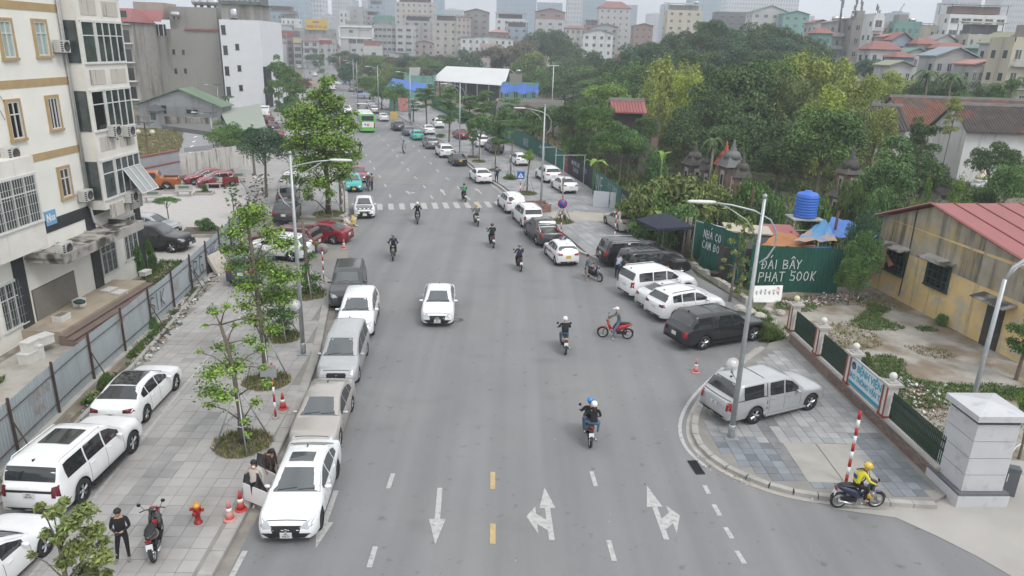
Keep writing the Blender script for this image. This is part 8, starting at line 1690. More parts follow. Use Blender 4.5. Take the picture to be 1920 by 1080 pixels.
for k in range(8):z0_=zb_+hh*.84*k/8;prof+=[(rr,z0_+.02),(rr*1.0,z0_+hh*.08),(rr*.955,z0_+hh*.092)]
prof+=[(rr*.98,zb_+hh*.86),(rr*.8,zb_+hh*.93),(rr*.35,zb_+hh*.97),(rr*.3,zb_+hh*1.02),(.01,zb_+hh*1.03)];b=MB();b.lathe(prof,(0,0,0),24);b.obj('tank_body',[M('bright_blue_plastic',(.035,.15,.58),.4)],t)
b=MB();b.base(0,0,zb_-.14,2.3,1.9,.1)
for sx,sy in((1,1),(1,-1),(-1,1),(-1,-1)):b.base(sx*1.0,sy*.8,0,.09,.09,zb_-.14)
b.base(0,-.8,zb_-.9,2.1,.06,.06);b.obj('stand',[M('pale_steel',(.4,.4,.38),.6)],t)
hf=thing('hospital_fence','low brick wall with white and red pillars and dark green iron railings','fence',(0,0,0));yA,yB=34.4,21.75;fx_=lambda y:HF(y);wallang=math.atan2(-.048*-1,1)
brick_m=M('hospital_brick',(.21,.155,.13),.9,rand=.25,var=.1,vs=4);mortar=M('mortar',(.32,.29,.26),.95);capc=M('wall_coping',(.40,.385,.36),.9,var=.12,vs=2)
ang=math.atan2(1,-.048)
P0,P1=Vector((HF(yA),yA)),Vector((HF(yB),yB));dd=(P1-P0).normalized();LL=(P1-P0).length;rzF=math.atan2(dd.y,dd.x);nn=Vector((dd.y,-dd.x))
def FP(s,o=0.0):q_=P0+dd*s+nn*o;return q_.x,q_.y
b=MB();x,y=FP(LL/2);b.base(x,y,0,LL,.22,.60,rzF);b.obj('wall_core',[mortar],hf);b=MB();b.base(x,y,.60,LL,.32,.09,rzF);b.obj('coping',[capc],hf)
bl_=MB();bl_.hexa([(-.105,-.02,-.028),(.105,-.02,-.028),(.105,.02,-.028),(-.105,.02,-.028),(-.105,-.02,.028),(.105,-.02,.028),(.105,.02,.028),(-.105,.02,.028)]);bme=bl_.mesh('brick');bme.materials.append(brick_m);rest=MB();cnt=0
for r in range(7):
 k=0
 while k*.235<LL-.2:
  s_=LL-.12-k*.235-(.117 if r%2 else 0);z_=.10+r*.073;x,y=FP(s_,.118)
  if s_>.1:
   if cnt<300 and s_>LL-8.2:link('brick',bme,None,hf,loc=(x,y,z_),rz=rzF);cnt+=1
   else:rest.box(x,y,z_,.21,.04,.056,rzF)
  k+=1
rest.obj('bricks',[brick_m],hf,kind='stuff')
pil_m=M('pillar_white',(.58,.56,.52),.8,var=.1,vs=2);pil_r=M('pillar_red_tile',(.27,.06,.035),.7,var=.2,vs=4);balls=M('globe_white',(.62,.61,.57),.4);ball_y=M('globe_cream',(.60,.58,.34),.4)
PS=[0.0,3.05,6.1,9.0]
for i,s_ in enumerate(PS):
 x,y=FP(s_);
 b=MB();b.base(x,y,.69,.40,.40,1.36,rzF);pl=b.obj('pillar',[pil_m],hf)
 b=MB();
 for u in(-.205,.205):
  for v in(-.15,.15):ax,ay=FP(s_+v,u);b.base(ax,ay,.70,.09,.03,1.34,rzF)
 b.obj('red_tile_strips',[pil_r],pl,kind='stuff');b=MB();b.base(x,y,.68,.44,.44,.10,rzF);b.obj('red_tile_foot',[pil_r],pl)
 b=MB();b.base(x,y,2.05,.62,.62,.10,rzF);b.prism([(x+.2*math.cos(rzF+R_(45+90*k))*1.2,y+.2*math.sin(rzF+R_(45+90*k))*1.2)for k in range(4)],2.15,2.20);b.obj('pillar_cap',[capc],pl)
 b=MB();b.lathe([(.06,2.2),(.05,2.26),(.07,2.28)],(x,y,0),8);b.ball((x,y,2.41),.15,12,8);b.obj('globe_lamp',[ball_y if i==0 else balls],pl)
bar_m=M('dark_green_iron',(.012,.035,.022),.6)
for i,(s0,s1)in enumerate(((.25,2.8),(3.3,5.85),(9.25,LL-.05))):
 for z_ in(.86,1.66):b=MB();a,c=FP(s0),FP(s1);b.tube([(*a,z_),(*c,z_)],.022,4);b.obj('rail',[bar_m],hf)
 n=int((s1-s0)/.095);bb_=MB();bb_.base(0,0,0,.052,.028,1.1);bb_.base(0,0,.52,.085,.035,.10);bb_.base(0,0,.85,.08,.035,.06);me_=bb_.mesh('iron_bar');me_.materials.append(bar_m)
 for k in range(n):x,y=FP(s0+(k+.5)*(s1-s0)/n);link('iron_bar',me_,None,hf,loc=(x,y,.74),rz=rzF)
x,y=FP(7.55,.16);t=thing('hospital_sign','white and cyan hospital name board mounted on the fence','sign',(x,y,1.42),rzF);cy_m=M('sign_cyan',(.02,.28,.42),.5)
b=MB();b.box(0,0,0,2.66,.05,1.24);b.obj('board',[M('sign_board_white',(.56,.63,.66),.5)],t);b=MB()
for z_ in(-.6,.6):b.box(0,0,z_,2.76,.09,.05)
for x_ in(-1.36,1.36):b.box(x_,0,0,.05,.09,1.24)
b.obj('frame',[steel],t);b=MB();b.box(0,-.028,-.49,2.64,.01,.14);b.obj('cyan_strip',[cy_m],t)
text_obj('sign_text','BỆNH VIỆN',.42,cy_m,t,(.22,-.032,.27),(R_(90),0,0),.009,sx=.88);text_obj('sign_text','GIAO THÔNG VẬN TẢI',.33,cy_m,t,(.0,-.032,-.16),(R_(90),0,0),.007,sx=.82)
b=MB();b.lathe([(.17,0),(.17,-.008),(.145,-.008),(.145,0)],(-1.02,-.03,.29),20,'y');b.obj('round_emblem',[M('emblem_blue',(.06,.14,.22),.5)],t);b=MB();b.add([(-1.10,-.036,.27),(-.94,-.036,.27),(-.94,-.036,.32),(-1.02,-.036,.38),(-1.10,-.036,.32)],[(0,1,2,3,4)]);b.obj('emblem_house',[M('emblem_blue')],t)
t=thing('gate_pillar','big square pillar clad in white marble slabs with a pyramid cap','pillar',(15.72,21.35,0),R_(3));mar=M('white_marble',(.50,.505,.52),.3,var=.05,vs=1.5,col2=(.36,.37,.40),mixs=2.2,mixc=(.56,.75));mj=M('dark_joint',(.06,.065,.07),.6);W_=1.42
b=MB();b.base(0,0,0,W_+.34,W_+.34,.42);b.obj('plinth',[mar],t);b=MB();b.base(0,0,.42,W_+.30,W_+.30,.09);b.obj('grey_band',[M('grey_granite_band',(.12,.13,.14),.4)],t)
b=MB();b.base(0,0,.5,W_-.04,W_-.04,2.55);b.obj('core',[mj],t)
for k in range(4):b=MB();b.base(0,0,.52+k*.62,W_,W_,.60);b.obj('marble_slab',[mar],t)
b=MB();b.base(0,0,3.0,W_-.25,W_-.25,.14);b.obj('recess',[black_pl],t)
b=MB();w2=W_/2+.14;b.hexa([(-w2,-w2,3.14),(w2,-w2,3.14),(w2,w2,3.14),(-w2,w2,3.14),(-w2,-w2,3.34),(w2,-w2,3.34),(w2,w2,3.34),(-w2,w2,3.34)]);b.add([(-w2,-w2,3.342),(w2,-w2,3.342),(w2,w2,3.342),(-w2,w2,3.342),(0,0,3.52)],[(0,1,4),(1,2,4),(2,3,4),(3,0,4)]);b.obj('cap',[mar],t)
t=thing('barrier_box','dark grey barrier machine with a red and white boom beside the marble pillar','barrier',(17.15,21.3,0),R_(-20));b=MB();b.base(0,0,0,.36,.30,1.0);b.base(0,0,1.0,.38,.32,.06);b.obj('housing',[M('machine_grey',(.10,.11,.12),.5)],t);b=MB();b.base(-.16,-.155,.55,.02,.01,.3);b.obj('door_mark',[white_m],t)
for k in range(6):b=MB();b.tube([(.2+k*.6,-.05-k*.12,.92),(.8+k*.6,-.05-(k+1)*.12,.92)],.035,6);b.obj('boom_white' if k%2==0 else 'boom_red',[white_m if k%2==0 else stripe_r],t)
t=thing('water_hose','thin white hose lying on the ground behind the marble pillar','hose',(0,0,0));b=MB();b.tube([G(1845,875,.04),G(1870,880,.05),G(1890,862,.04),G(1905,838,.3),G(1919,830,.4)],.018,5);b.obj('tube',[white_m],t)
foam=M('white_foam',(.62,.61,.58),.8,var=.08,vs=4)
def foambox(label,bx,by,z,sx=.62,sy=.42,sz=.36,rz=0,lid=True,open_=False,red=False):
 p=G(bx,by,z);t=thing('foam_box',label,'box',(p.x,p.y,z),R_(rz));b=MB();b.base(0,0,0,sx,sy,sz);b.obj('body',[foam],t);b=MB();b.base(0,0,sz,sx+.04,sy+.04,.07)if lid else b.base(0,0,sz-.02,sx-.1,sy-.1,.025);b.obj('lid' if lid else 'opening',[foam if lid else M('box_inside',(.2,.17,.13),.9)],t)
 if red:b=MB();b.base(0,-sy/2-.004,sz*.45,sx,.008,.05);b.obj('red_tape',[stripe_r],t)
foambox('white foam box standing lowest left of the entrance steps',56,678,0,.7,.5,.42,80);foambox('white foam box stacked on the lowest one left of the steps',58,655,.5,.66,.45,.38,84);foambox('white foam box leaning beside the stack left of the steps',72,672,0,.2,.6,.6,78)
foambox('wide white foam box at the top of the entrance steps',80,645,.4,.8,.55,.36,70);foambox('open foam box on the entrance platform',116,600,.62,.7,.5,.3,85,False);foambox('foam box with a dark bundle by the shutter corner',150,573,.62,.5,.4,.3,85)
foambox('foam box with red tape, left of two at the end of the steps',206,555,.3,.7,.5,.36,80,True,False,True);foambox('foam box with red tape, right of two at the end of the steps',226,560,.3,.7,.5,.36,80,True,False,True);foambox('low white box on the grey planter edge by the apartment block',273,515,.3,.6,.4,.2,80)
t=thing('sack','dark green bundle lying on the foam box by the shutter','bundle',(G(150,570,.95).x,G(150,570,.95).y,.97));b=MB();b.ball((0,0,.1),.26,9,6,sc=(1.2,.8,.5));b.obj('bundle',[M('green_cloth',(.03,.06,.05),.9,var=.3,vs=8)],t)
p=G(392,505,.05);t=thing('mattress','dirty white mattress leaning on the corrugated fence','mattress',(-18.5,43.0,.12),R_(80));b=MB();b.hexa([(-.7,-.5,0),(.7,-.5,0),(.7,-.3,0),(-.7,-.3,0),(-.7,.1,1.1),(.7,.1,1.1),(.7,.3,1.1),(-.7,.3,1.1)]);b.obj('pad',[M('dirty_mattress',(.5,.46,.40),.9,var=.15,vs=3)],t)
def debris(name,label,poly_path,width,n,mats,seed,zb=.03,smax=.22):
 g=random.Random(seed);mb=MB()
 for k in range(n):
  i=g.randrange(len(poly_path)-1);a,b=Vector(poly_path[i]),Vector(poly_path[i+1]);c=a.lerp(b,g.random());x,y=c.x+g.gauss(0,width),c.y+g.gauss(0,width);s=smax*g.uniform(.15,1)**1.5;h_=s*g.uniform(.03,.4);rz=g.uniform(0,3);q=[Vector((g.uniform(.5,1)*s*sx*.5,g.uniform(.3,1)*s*sy*.5,0))for sx,sy in((-1,-1),(1,-1),(1,1),(-1,1))];cc,ss=math.cos(rz),math.sin(rz);z=zb+max(0,g.gauss(0,.05));tx,ty=g.uniform(-.7,.7),g.uniform(-.7,.7)
  P=[(x+v.x*cc-v.y*ss,y+v.x*ss+v.y*cc,z+v.x*tx+v.y*ty+.01)for v in q];P2=[(p_[0]*1+g.uniform(-.01,.01),p_[1],p_[2]+h_)for p_ in P];mb.hexa(P+P2,g.randrange(len(mats)))
 return mb.obj(name,mats,kind='stuff',label=label)
dm_=[M('debris_grey',(.30,.28,.25),.95,island=.3),M('debris_white',(.55,.54,.52),.8,island=.2),M('debris_brown',(.16,.11,.07),.95,island=.4),M('debris_dark',(.07,.065,.06),.9,island=.4),M('debris_green',(.08,.16,.13),.8),M('debris_pink',(.42,.27,.25),.8),M('debris_blue',(.12,.25,.35),.8)]
debris('street_rubbish','strip of rubbish, plastic and rubble along the corrugated fence',[(-16.6,29.5),(-17.3,34),(-18.0,39),(-18.6,44)],.22,1700,[dm_[0],dm_[1],dm_[2],dm_[2],dm_[3],dm_[0],dm_[0],dm_[2],dm_[1],dm_[3],dm_[4]],1,.06,.24);debris('fence_rubbish','thin litter along the near part of the corrugated fence',[(-15.8,18),(-16.3,25),(-16.7,30)],.2,350,dm_[:4],2,.04,.22)
debris('far_rubbish','rubbish heap beside the queued cars under the broad dark tree',[(-22.6,61),(-24.5,68),(-27.5,77)],.6,450,dm_[:4],3,.08,.34);debris('yard_rubble','broken white rubble and litter in the yard behind the hospital fence',[G2(1650,715),G2(1720,735),G2(1745,770)],.6,420,[dm_[0],dm_[1],dm_[1],dm_[5],dm_[2]],4,.02,.18);debris('hoarding_rubble','heap of broken bricks and stones along the green hoarding',[G2(1480,572),G2(1530,565),G2(1570,558),G2(1600,560)],.35,600,[dm_[0],dm_[1],dm_[5],dm_[2]],5,.03,.22)
debris('building_edge_rubble','broken tiles along the planter before the apartment block',[(-21.0,38.5),(-21.6,42),(-22.3,45)],.25,300,[dm_[0],dm_[2]],6,.05,.3);debris('kerb_litter','small litter and leaves on the road and in the gutters',[(6.9,23),(7.6,22.0),(9,21.2),(12,20.5)],.15,120,[dm_[1],dm_[2],dm_[5]],7,.0,.08);debris('driveway_bags','pile of coloured bin bags at the driveway kerb',[G2(648,407),G2(655,415),G2(658,425)],.35,60,[dm_[1],dm_[1],dm_[5],M('bag_yellow',(.55,.42,.12),.6)],8,.05,.7)
debris('road_specks','pale specks and pebbles scattered over the asphalt',[(-6,15),(6,16),(4,30),(-5,32),(8,26),(3,45)],2.6,420,[dm_[1],dm_[0],dm_[3]],9,.0,.045)
sto=M('pale_rock',(.40,.37,.33),.95,var=.25,vs=3,rand=.15)
for i,(px,py,r,lb)in enumerate(((1402,592,.45,'large pale rock nearest the black pickup'),(1424,600,.4,'pale rock right of the largest one'),(1386,585,.4,'tall pointed pale rock at the end of the wall blocks'),(1438,585,.3,'small flat rock behind the others'),(1450,610,.25,'small rock in the weeds by the fence end'),(1462,590,.3,'rock before the first fence pillar'))):
 p=G(px,py);me=bpy.data.meshes.new('rock');bm=bmesh.new();bmesh.ops.create_icosphere(bm,subdivisions=2,radius=r);g=random.Random(i)
 for v in bm.verts:v.co*=g.uniform(.8,1.1);v.co.z*=.7
 bm.to_mesh(me);bm.free();t=link('rock',me,[sto],loc=(p.x,p.y,r*.4),label=lb,cat='rock',group='rocks by the hospital fence')
wt=thing('block_wall','row of rough pale kerb blocks behind the forecourt row','low wall',(0,0,0));pa,pb=Vector((12.35,47.6)),Vector((14.0,40.2));n=13
for k in range(n):
 c=pa.lerp(pb,(k+.5)/n);b=MB();b.base(c.x,c.y,0,.56,.34,rnd.uniform(.30,.42),math.atan2(pb.y-pa.y,pb.x-pa.x)+rnd.uniform(-.05,.05));b.obj('block',[sto],wt)
t=thing('plant_pot','dark round pot standing by the kerb blocks','pot',(13.05,44.6,0));b=MB();b.lathe([(.2,.3),(.28,.55),(.3,.6),(.26,.6),(.22,.55),(.01,.5)],(0,0,0),12);b.obj('pot',[M('dark_pot',(.05,.045,.04),.9)],t)
p=G(462,826,.16);t=thing('plastic_bag','crumpled teal plastic bag at the foot of the nearest street tree','bag',(p.x,p.y,.16));b=MB();b.ball((0,0,.08),.14,8,5,sc=(1,.8,.8));b.obj('bag',[M('teal_bag',(.04,.17,.16),.5,var=.3,vs=12)],t)
cpk=['white car in the yard behind the long low roof, left end','white car second from left in the yard behind the low roof','white car third from left in the yard behind the low roof','white car fourth from left in the yard behind the low roof','white car alone at the right of the yard behind the low roof']
for i,(px,py)in enumerate(((935,182),(948,181),(960,180),(972,180),(1058,183))):
 p=at_depth(px,py,150);car('hatch',P_white,cpk[i],'cars in the yard beyond the trees',pos=(p.x,150),head=75,name='distant_car')
hz=MB();hz.box(100,900,75,3600,2200,154);ho=hz.obj('haze',None,kind='stuff',label='pale city haze over the whole place')
hm=bpy.data.materials.new('haze_volume');hm.use_nodes=True;hn=hm.node_tree;hn.nodes.clear();pvn=hn.nodes.new('ShaderNodeVolumePrincipled');pvn.inputs['Density'].default_value=.00078;pvn.inputs['Color'].default_value=(.86,.92,1.0,1);pvn.inputs['Anisotropy'].default_value=0.1
on=hn.nodes.new('ShaderNodeOutputMaterial');hn.links.new(pvn.outputs[0],on.inputs['Volume']);ho.data.materials.append(hm);hm.cycles.homogeneous_volume=True if hasattr(hm.cycles,'homogeneous_volume')else None
#  MOTORBIKES AND PEOPLE
_bk={}
def bike_meshes(kind):
 if kind in _bk:return _bk[kind]
 r=.28 if kind=='scooter' else.30;wdt=.05 if kind=='scooter' else.036;P=[]
 ty=MB();ty.lathe([(r*.74,-wdt*.8),(r*.92,-wdt),(r,-wdt*.35),(r,wdt*.35),(r*.92,wdt),(r*.74,wdt*.8)],(0,0,0),20,'y',caps=False)
 rm=MB();rm.lathe([(r*.76,-wdt*.7),(r*.76,wdt*.7),(r*.68,wdt*.5),(r*.68,-wdt*.5),(r*.76,-wdt*.7)],(0,0,0),20,'y',caps=False)
 rm.lathe([(.05,-.05),(.05,.05)],(0,0,0),8,'y')
 for k in range(6 if kind=='scooter' else 14):a=6.283*k/(6 if kind=='scooter' else 14);rm.tube([(0.03*math.cos(a),0,.03*math.sin(a)),(r*.7*math.cos(a),0,r*.7*math.sin(a))],.014 if kind=='scooter' else.005,4)
 wheels=(ty.mesh('tyre'),rm.mesh('rim'),r,(.64,-.62))
 def add(n,mb,m):P.append((n,mb.mesh(n),m))
 S=sring
 b=MB();b.loft([S(x,w,z,h,10,2.2)for x,w,z,h in((-.78,.04,.86,.03),(-.68,.10,.80,.09),(-.45,.16,.70,.15),(-.2,.17,.62,.18),(0,.13,.50,.16),(.1,.08,.42,.10))]);add('rear_body',b,'body')
 b=MB();b.loft([S(x,w,z,h,10,2.2)for x,w,z,h in((-.72,.06,.88,.02),(-.6,.12,.88,.035),(-.3,.15,.86,.045),(-.05,.12,.82,.05),(.05,.05,.78,.03))]);add('seat',b,'black')
 b=MB();b.loft([[(x+.03*math.cos(a)*0,w*math.cos(a),z+h*math.sin(a))for a in[6.283*k/10 for k in range(10)]]for x,w,z,h in((.26,.15,.45,.10),(.34,.19,.62,.16),(.42,.17,.80,.13),(.47,.10,.93,.06))]);add('front_shield',b,'body')
 if kind=='scooter':b=MB();b.base(.14,0,.26,.42,.30,.07);add('footboard',b,'trim')
 else:
  b=MB();b.tube([(.38,0,.75),(.2,0,.55),(0,0,.48)],.06,6);add('frame_tube',b,'body');b=MB();b.ball((.08,0,.36),.13,8,6,sc=(1.2,.8,.8));add('engine',b,'metal')
  b=MB();b.tube([(.05,-.24,.28),(.05,.24,.28)],.014,5);add('footrest',b,'metal')
 b=MB()
 for sg in(1,-1):b.tube([(.64,sg*.07,r),(.52,sg*.06,.62),(.46,sg*.04,.85)],.022,5)
 add('fork',b,'metal')
 b=MB();b.loft([S(.64-.33*math.cos(t),.06,r+.33*math.sin(t),.012,8)for t in(math.pi*.55,math.pi*.7,math.pi*.85,math.pi*1.0)]if False else[[(.64+.32*math.cos(t),-.06,r+.32*math.sin(t)),(.64+.34*math.cos(t),0,r+.34*math.sin(t)),(.64+.32*math.cos(t),.06,r+.32*math.sin(t))]for t in(.25,.7,1.2,1.7,2.3)],cap=False);add('front_mudguard',b,'body')
 b=MB();b.tube([(.34,-.34,1.02),(.40,-.18,1.03),(.43,0,.99),(.40,.18,1.03),(.34,.34,1.02)],.016,6);add('handlebar',b,'black')
 b=MB();b.loft([S(x,w,.97,h,8)for x,w,h in((.36,.10,.05),(.44,.14,.07),(.52,.09,.05))]);add('headlamp_cowl',b,'body')
 b=MB();b.ball((.51,0,.96),.055,8,5,sc=(.6,1.3,.8));add('headlight',b,'lamp')
 for sg in(1,-1):
  b=MB();b.tube([(.38,sg*.20,1.03),(.40,sg*.27,1.16),(.38,sg*.30,1.20)],.008,4);b.lathe([(.055,0),(.06,.015),(.02,.03)],(.37,sg*.32,1.24),10,'x');add('mirror',b,'black')
 b=MB();b.tube([(-.1,-.13,.25),(-.35,-.16,.27),(-.75,-.17,.38)],[.025,.045,.05],8);add('exhaust',b,'metal')
 b=MB();b.box(-.80,0,.78,.03,.16,.06);add('taillight',b,'tail')
 b=MB();b.hexa([(-.86,-.09,.52),(-.855,-.09,.52),(-.855,.09,.52),(-.86,.09,.52),(-.80,-.09,.68),(-.795,-.09,.68),(-.795,.09,.68),(-.80,.09,.68)]);add('number_plate',b,'plate')
 b=MB();b.hexa([(-.92,-.05,.40),(-.90,-.05,.40),(-.90,.05,.40),(-.92,.05,.40),(-.78,-.06,.70),(-.76,-.06,.70),(-.76,.06,.70),(-.78,.06,.70)]);add('rear_mudguard',b,'black')
 b=MB();b.tube([(-.62,-.10,r),(-.45,-.11,.62)],.022,6);b.box(-.3,0,.33,.5,.13,.16);add('swingarm',b,'black')
 _bk[kind]=(P,wheels);return _bk[kind]
MBIKE='motorbikes riding along the avenue'
def bike(label,px,py,head,body,kind='scooter',trim=None,lean=0.0,group=MBIKE,z=0.0,pos=None):
 p=G(px,py,z)if pos is None else Vector((*pos,z));t=thing('motorbike',label,'motorbike',(p.x,p.y,z),R_(head),group);t.rotation_euler=(lean,0,R_(head));P,(ty,rm,r,xs)=bike_meshes(kind)
 mm={'body':body,'black':black_pl,'trim':trim or black_pl,'metal':rim_m,'lamp':lampm,'tail':tailm,'plate':plate_m}
 for n,me,m in P:link(n,me,[mm[m]],t,over=[mm[m]])
 for x in xs:w_=link('wheel',None,None,t,loc=(x,0,r));link('tyre',ty,[rubber],w_);link('rim',rm,[rim_m],w_)
 return t
skin_m=M('skin',(.42,.25,.17),.6);shoe_m=M('pale_shoe',(.35,.32,.29),.8);hair_m=M('black_hair',(.012,.010,.009),.6)
STAND=dict(pel=(0,0,.95),spi=(0,0,1.14),che=(.01,0,1.34),nek=(.01,0,1.49),hed=(.03,0,1.60),crn=(.03,0,1.69),shl=(0,.17,1.42),shr=(0,-.17,1.42),ell=(-.03,.23,1.14),elr=(-.03,-.23,1.14),wrl=(.06,.22,.90),wrr=(.06,-.22,.90),hal=(.09,.21,.80),har=(.09,-.21,.80),hil=(0,.09,.90),hir=(0,-.09,.90),knl=(.02,.10,.50),knr=(.02,-.10,.50),anl=(0,.10,.09),anr=(0,-.10,.09),tol=(.16,.12,.04),tor=(.16,-.12,.04))
RIDE=dict(pel=(-.18,0,.93),spi=(-.15,0,1.10),che=(-.08,0,1.30),nek=(-.03,0,1.44),hed=(.01,0,1.55),crn=(.01,0,1.64),shl=(-.06,.18,1.38),shr=(-.06,-.18,1.38),ell=(.10,.27,1.16),elr=(.10,-.27,1.16),wrl=(.32,.29,1.06),wrr=(.32,-.29,1.06),hal=(.38,.30,1.04),har=(.38,-.30,1.04),hil=(-.14,.10,.90),hir=(-.14,-.10,.90),knl=(.20,.19,.80),knr=(.20,-.19,.80),anl=(.12,.17,.40),anr=(.12,-.17,.40),tol=(.28,.18,.34),tor=(.28,-.18,.34))
PILL=dict(RIDE);
for k in PILL:x,y,z_=PILL[k];PILL[k]=(x-.34,y,z_+.03)
for a,s in(('l',1),('r',-1)):PILL['el'+a]=(-.30,s*.27,1.14);PILL['wr'+a]=(-.12,s*.20,1.02);PILL['ha'+a]=(-.06,s*.16,1.00);PILL['kn'+a]=(-.12,s*.26,.84);PILL['an'+a]=(-.22,s*.22,.42);PILL['to'+a]=(-.06,s*.26,.36)
EDG=[('pel','spi'),('spi','che'),('che','nek'),('nek','hed'),('hed','crn')]+[e for s in 'lr' for e in(('che','sh'+s),('sh'+s,'el'+s),('el'+s,'wr'+s),('wr'+s,'ha'+s),('pel','hi'+s),('hi'+s,'kn'+s),('kn'+s,'an'+s),('an'+s,'to'+s))]
RAD=dict(pel=.135,spi=.125,che=.145,nek=.052,hed=.088,crn=.070,sh=.068,el=.047,wr=.031,ha=.028,hi=.092,kn=.062,an=.042,to=.036)
ZONE=dict(spi=1,che=1,nek=0,hed=0,crn=0,sh=1,el=1,wr=1,ha=0,hi=2,kn=2,an=2,to=3)
def figure(label,pose,top,pants,shoe=None,over={},parent_loc=(0,0,0),rz=0.0,helmet=None,hair=True,cap=None,mask=None,face=False,slim=1.0,short=False,group=None,scale=1.0,coat=False,lean=0.0,long_hair=False,fingers=True,extra=None,skin=None):
 J=dict(pose);J.update(over);names=list(J);V=[Vector(J[n])for n in names];E=[(names.index(a),names.index(b))for a,b in EDG];R=[]
 for n in names:
  r=RAD.get(n,RAD.get(n[:2],.05));r*=slim if n not in('hed','crn')else 1
  if coat and n in('pel','spi','hil','hir'):r*=1.18
  if J is not None and pants is None:pass
  R.append(r)
 Z=[ZONE.get(b,ZONE.get(b[:2],1))for a,b in EDG]
 if short:Z=[0 if b[:2]=='wr' else z for z,(a,b)in zip(Z,EDG)]
 hv=Vector(J['hed']);nv_=(Vector(J['crn'])-hv).normalized();fw=Vector((1,0,0))-nv_*nv_.x;fw.normalize()
 V.append(hv+fw*.085-nv_*.01);R.append(.022);E.append((names.index('hed'),len(V)-1));Z.append(0)
 if fingers:
  for s,sg in(('l',1),('r',-1)):
   h=Vector(J['ha'+s]);d=(h-Vector(J['wr'+s])).normalized();sd=d.cross(Vector((0,0,1)))
   sd=sd.normalized()if sd.length>.1 else Vector((1,0,0))
   for k,(o,L_)in enumerate(((-.027,.065),(-.009,.078),(.009,.075),(.027,.058))):
    V.append(h+sd*o+d*L_*.6);R.append(.0095);E.append((names.index('ha'+s),len(V)-1));Z.append(0);V.append(V[-1]+d*L_*.4-Vector((0,0,.022)));R.append(.008);E.append((len(V)-2,len(V)-1));Z.append(0)
   w_=Vector(J['wr'+s]);m_=w_.lerp(h,.5);V.append(m_+sd*-.045*sg+d*.03);R.append(.011);E.append((names.index('ha'+s),len(V)-1));Z.append(0)
 me=bpy.data.meshes.new('tmp');me.from_pydata(V,E,[]);o=bpy.data.objects.new('tmp',me);COL.objects.link(o);sk=o.modifiers.new('s','SKIN');sk.use_smooth_shade=True;sk.branch_smoothing=.3
 for i,r in enumerate(R):me.skin_vertices[0].data[i].radius=(r,r)
 me.skin_vertices[0].data[names.index('pel')].use_root=True
 o.modifiers.new('u','SUBSURF').levels=1
 dg=bpy.context.evaluated_depsgraph_get();dg.update();nm=bpy.data.meshes.new_from_object(o.evaluated_get(dg));bpy.data.objects.remove(o)
 A=np.array([V[a]for a,b in E]);B=np.array([V[b]for a,b in E]);D=B-A;L2_=(D*D).sum(1)+1e-9;idx=[]
 for p in nm.polygons:c=np.array(p.center);t=np.clip(((c-A)*D).sum(1)/L2_,0,1);q=A+D*t[:,None]-c;dist=(q*q).sum(1);dist[4]*=.5;idx.append(Z[int(dist.argmin())])
 nm.materials.clear()
 for m in(skin or skin_m,top,pants,shoe or shoe_m):nm.materials.append(m)
 nm.polygons.foreach_set('material_index',idx);nm.polygons.foreach_set('use_smooth',[True]*len(idx));nm.name='body'
 t=thing('person',label,'person',parent_loc,rz,group,(scale,)*3 if scale!=1 else None);t.rotation_euler=(lean,0,rz);link('body',nm,None,t)
 c=hv.lerp(Vector(J['crn']),.55)
 if helmet:b=MB();b.ball(c+nv_*.015,.135,12,8,sc=(1.08,.96,.95));hh=b.obj('helmet',[helmet],t);b=MB();b.box(c.x+.13,0,c.z-.01,.05,.17,.012);b.obj('helmet_peak',[helmet],hh)
 elif cap:b=MB();b.ball(c+nv_*.02,.118,10,7,sc=(1.05,.95,.8));hh=b.obj('cap',[cap],t);b=MB();b.box(c.x+.13,0,c.z+.01,.11,.15,.012);b.obj('cap_peak',[cap],hh)
 elif hair:
  b=MB();b.ball(c+nv_*.03-fw*.02,.108,10,7,sc=(.98,.95,.85));b.obj('hair',[hair_m],t)
 if long_hair:b=MB();n_=Vector(J['nek']);b.loft([[(x_+r_*.6*math.cos(a),r_*math.sin(a)+n_.y,z_)for a in[6.283*k/8 for k in range(8)]]for x_,z_,r_ in((hv.x-.05,hv.z+.08,.08),(n_.x-.07,n_.z+.02,.095),(n_.x-.10,n_.z-.15,.085),(n_.x-.10,n_.z-.28,.04))]);b.obj('long_hair',[hair_m],t)
 if mask:b=MB();m_=hv+fw*.072-nv_*.035;b.ball(m_,.052,8,6,sc=(.55,1.05,.8));b.obj('face_mask',[mask],t)
 for s in(1,-1):b=MB();e=hv+fw*.079+nv_*.022+Vector((0,s*.032,0));b.ball(e,.011,6,4);b.obj('eye',[black_pl],t)
 return t
blk_c=M('black_cloth',(.012,.012,.014),.9);navy_c=M('navy_cloth',(.02,.03,.06),.9);jean=M('blue_jeans',(.10,.15,.23),.9);green_c=M('bright_green_cloth',(.02,.22,.09),.8);grey_c=M('grey_cloth',(.11,.12,.11),.9);beige_c=M('beige_trousers',(.28,.22,.16),.9);khaki=M('khaki_vest',(.10,.09,.07),.9)
yel_c=M('yellow_cloth',(.62,.56,.03),.8);slate_c=M('slate_shirt',(.09,.14,.20),.9);blue_c=M('blue_jacket',(.03,.16,.42),.9);red_c=M('red_cloth',(.4,.03,.03),.9);cream_c=M('cream_coat',(.48,.44,.39),.9);pale_c=M('pale_blue_shirt',(.30,.35,.42),.9);tan_c=M('brown_shirt',(.20,.12,.08),.9)
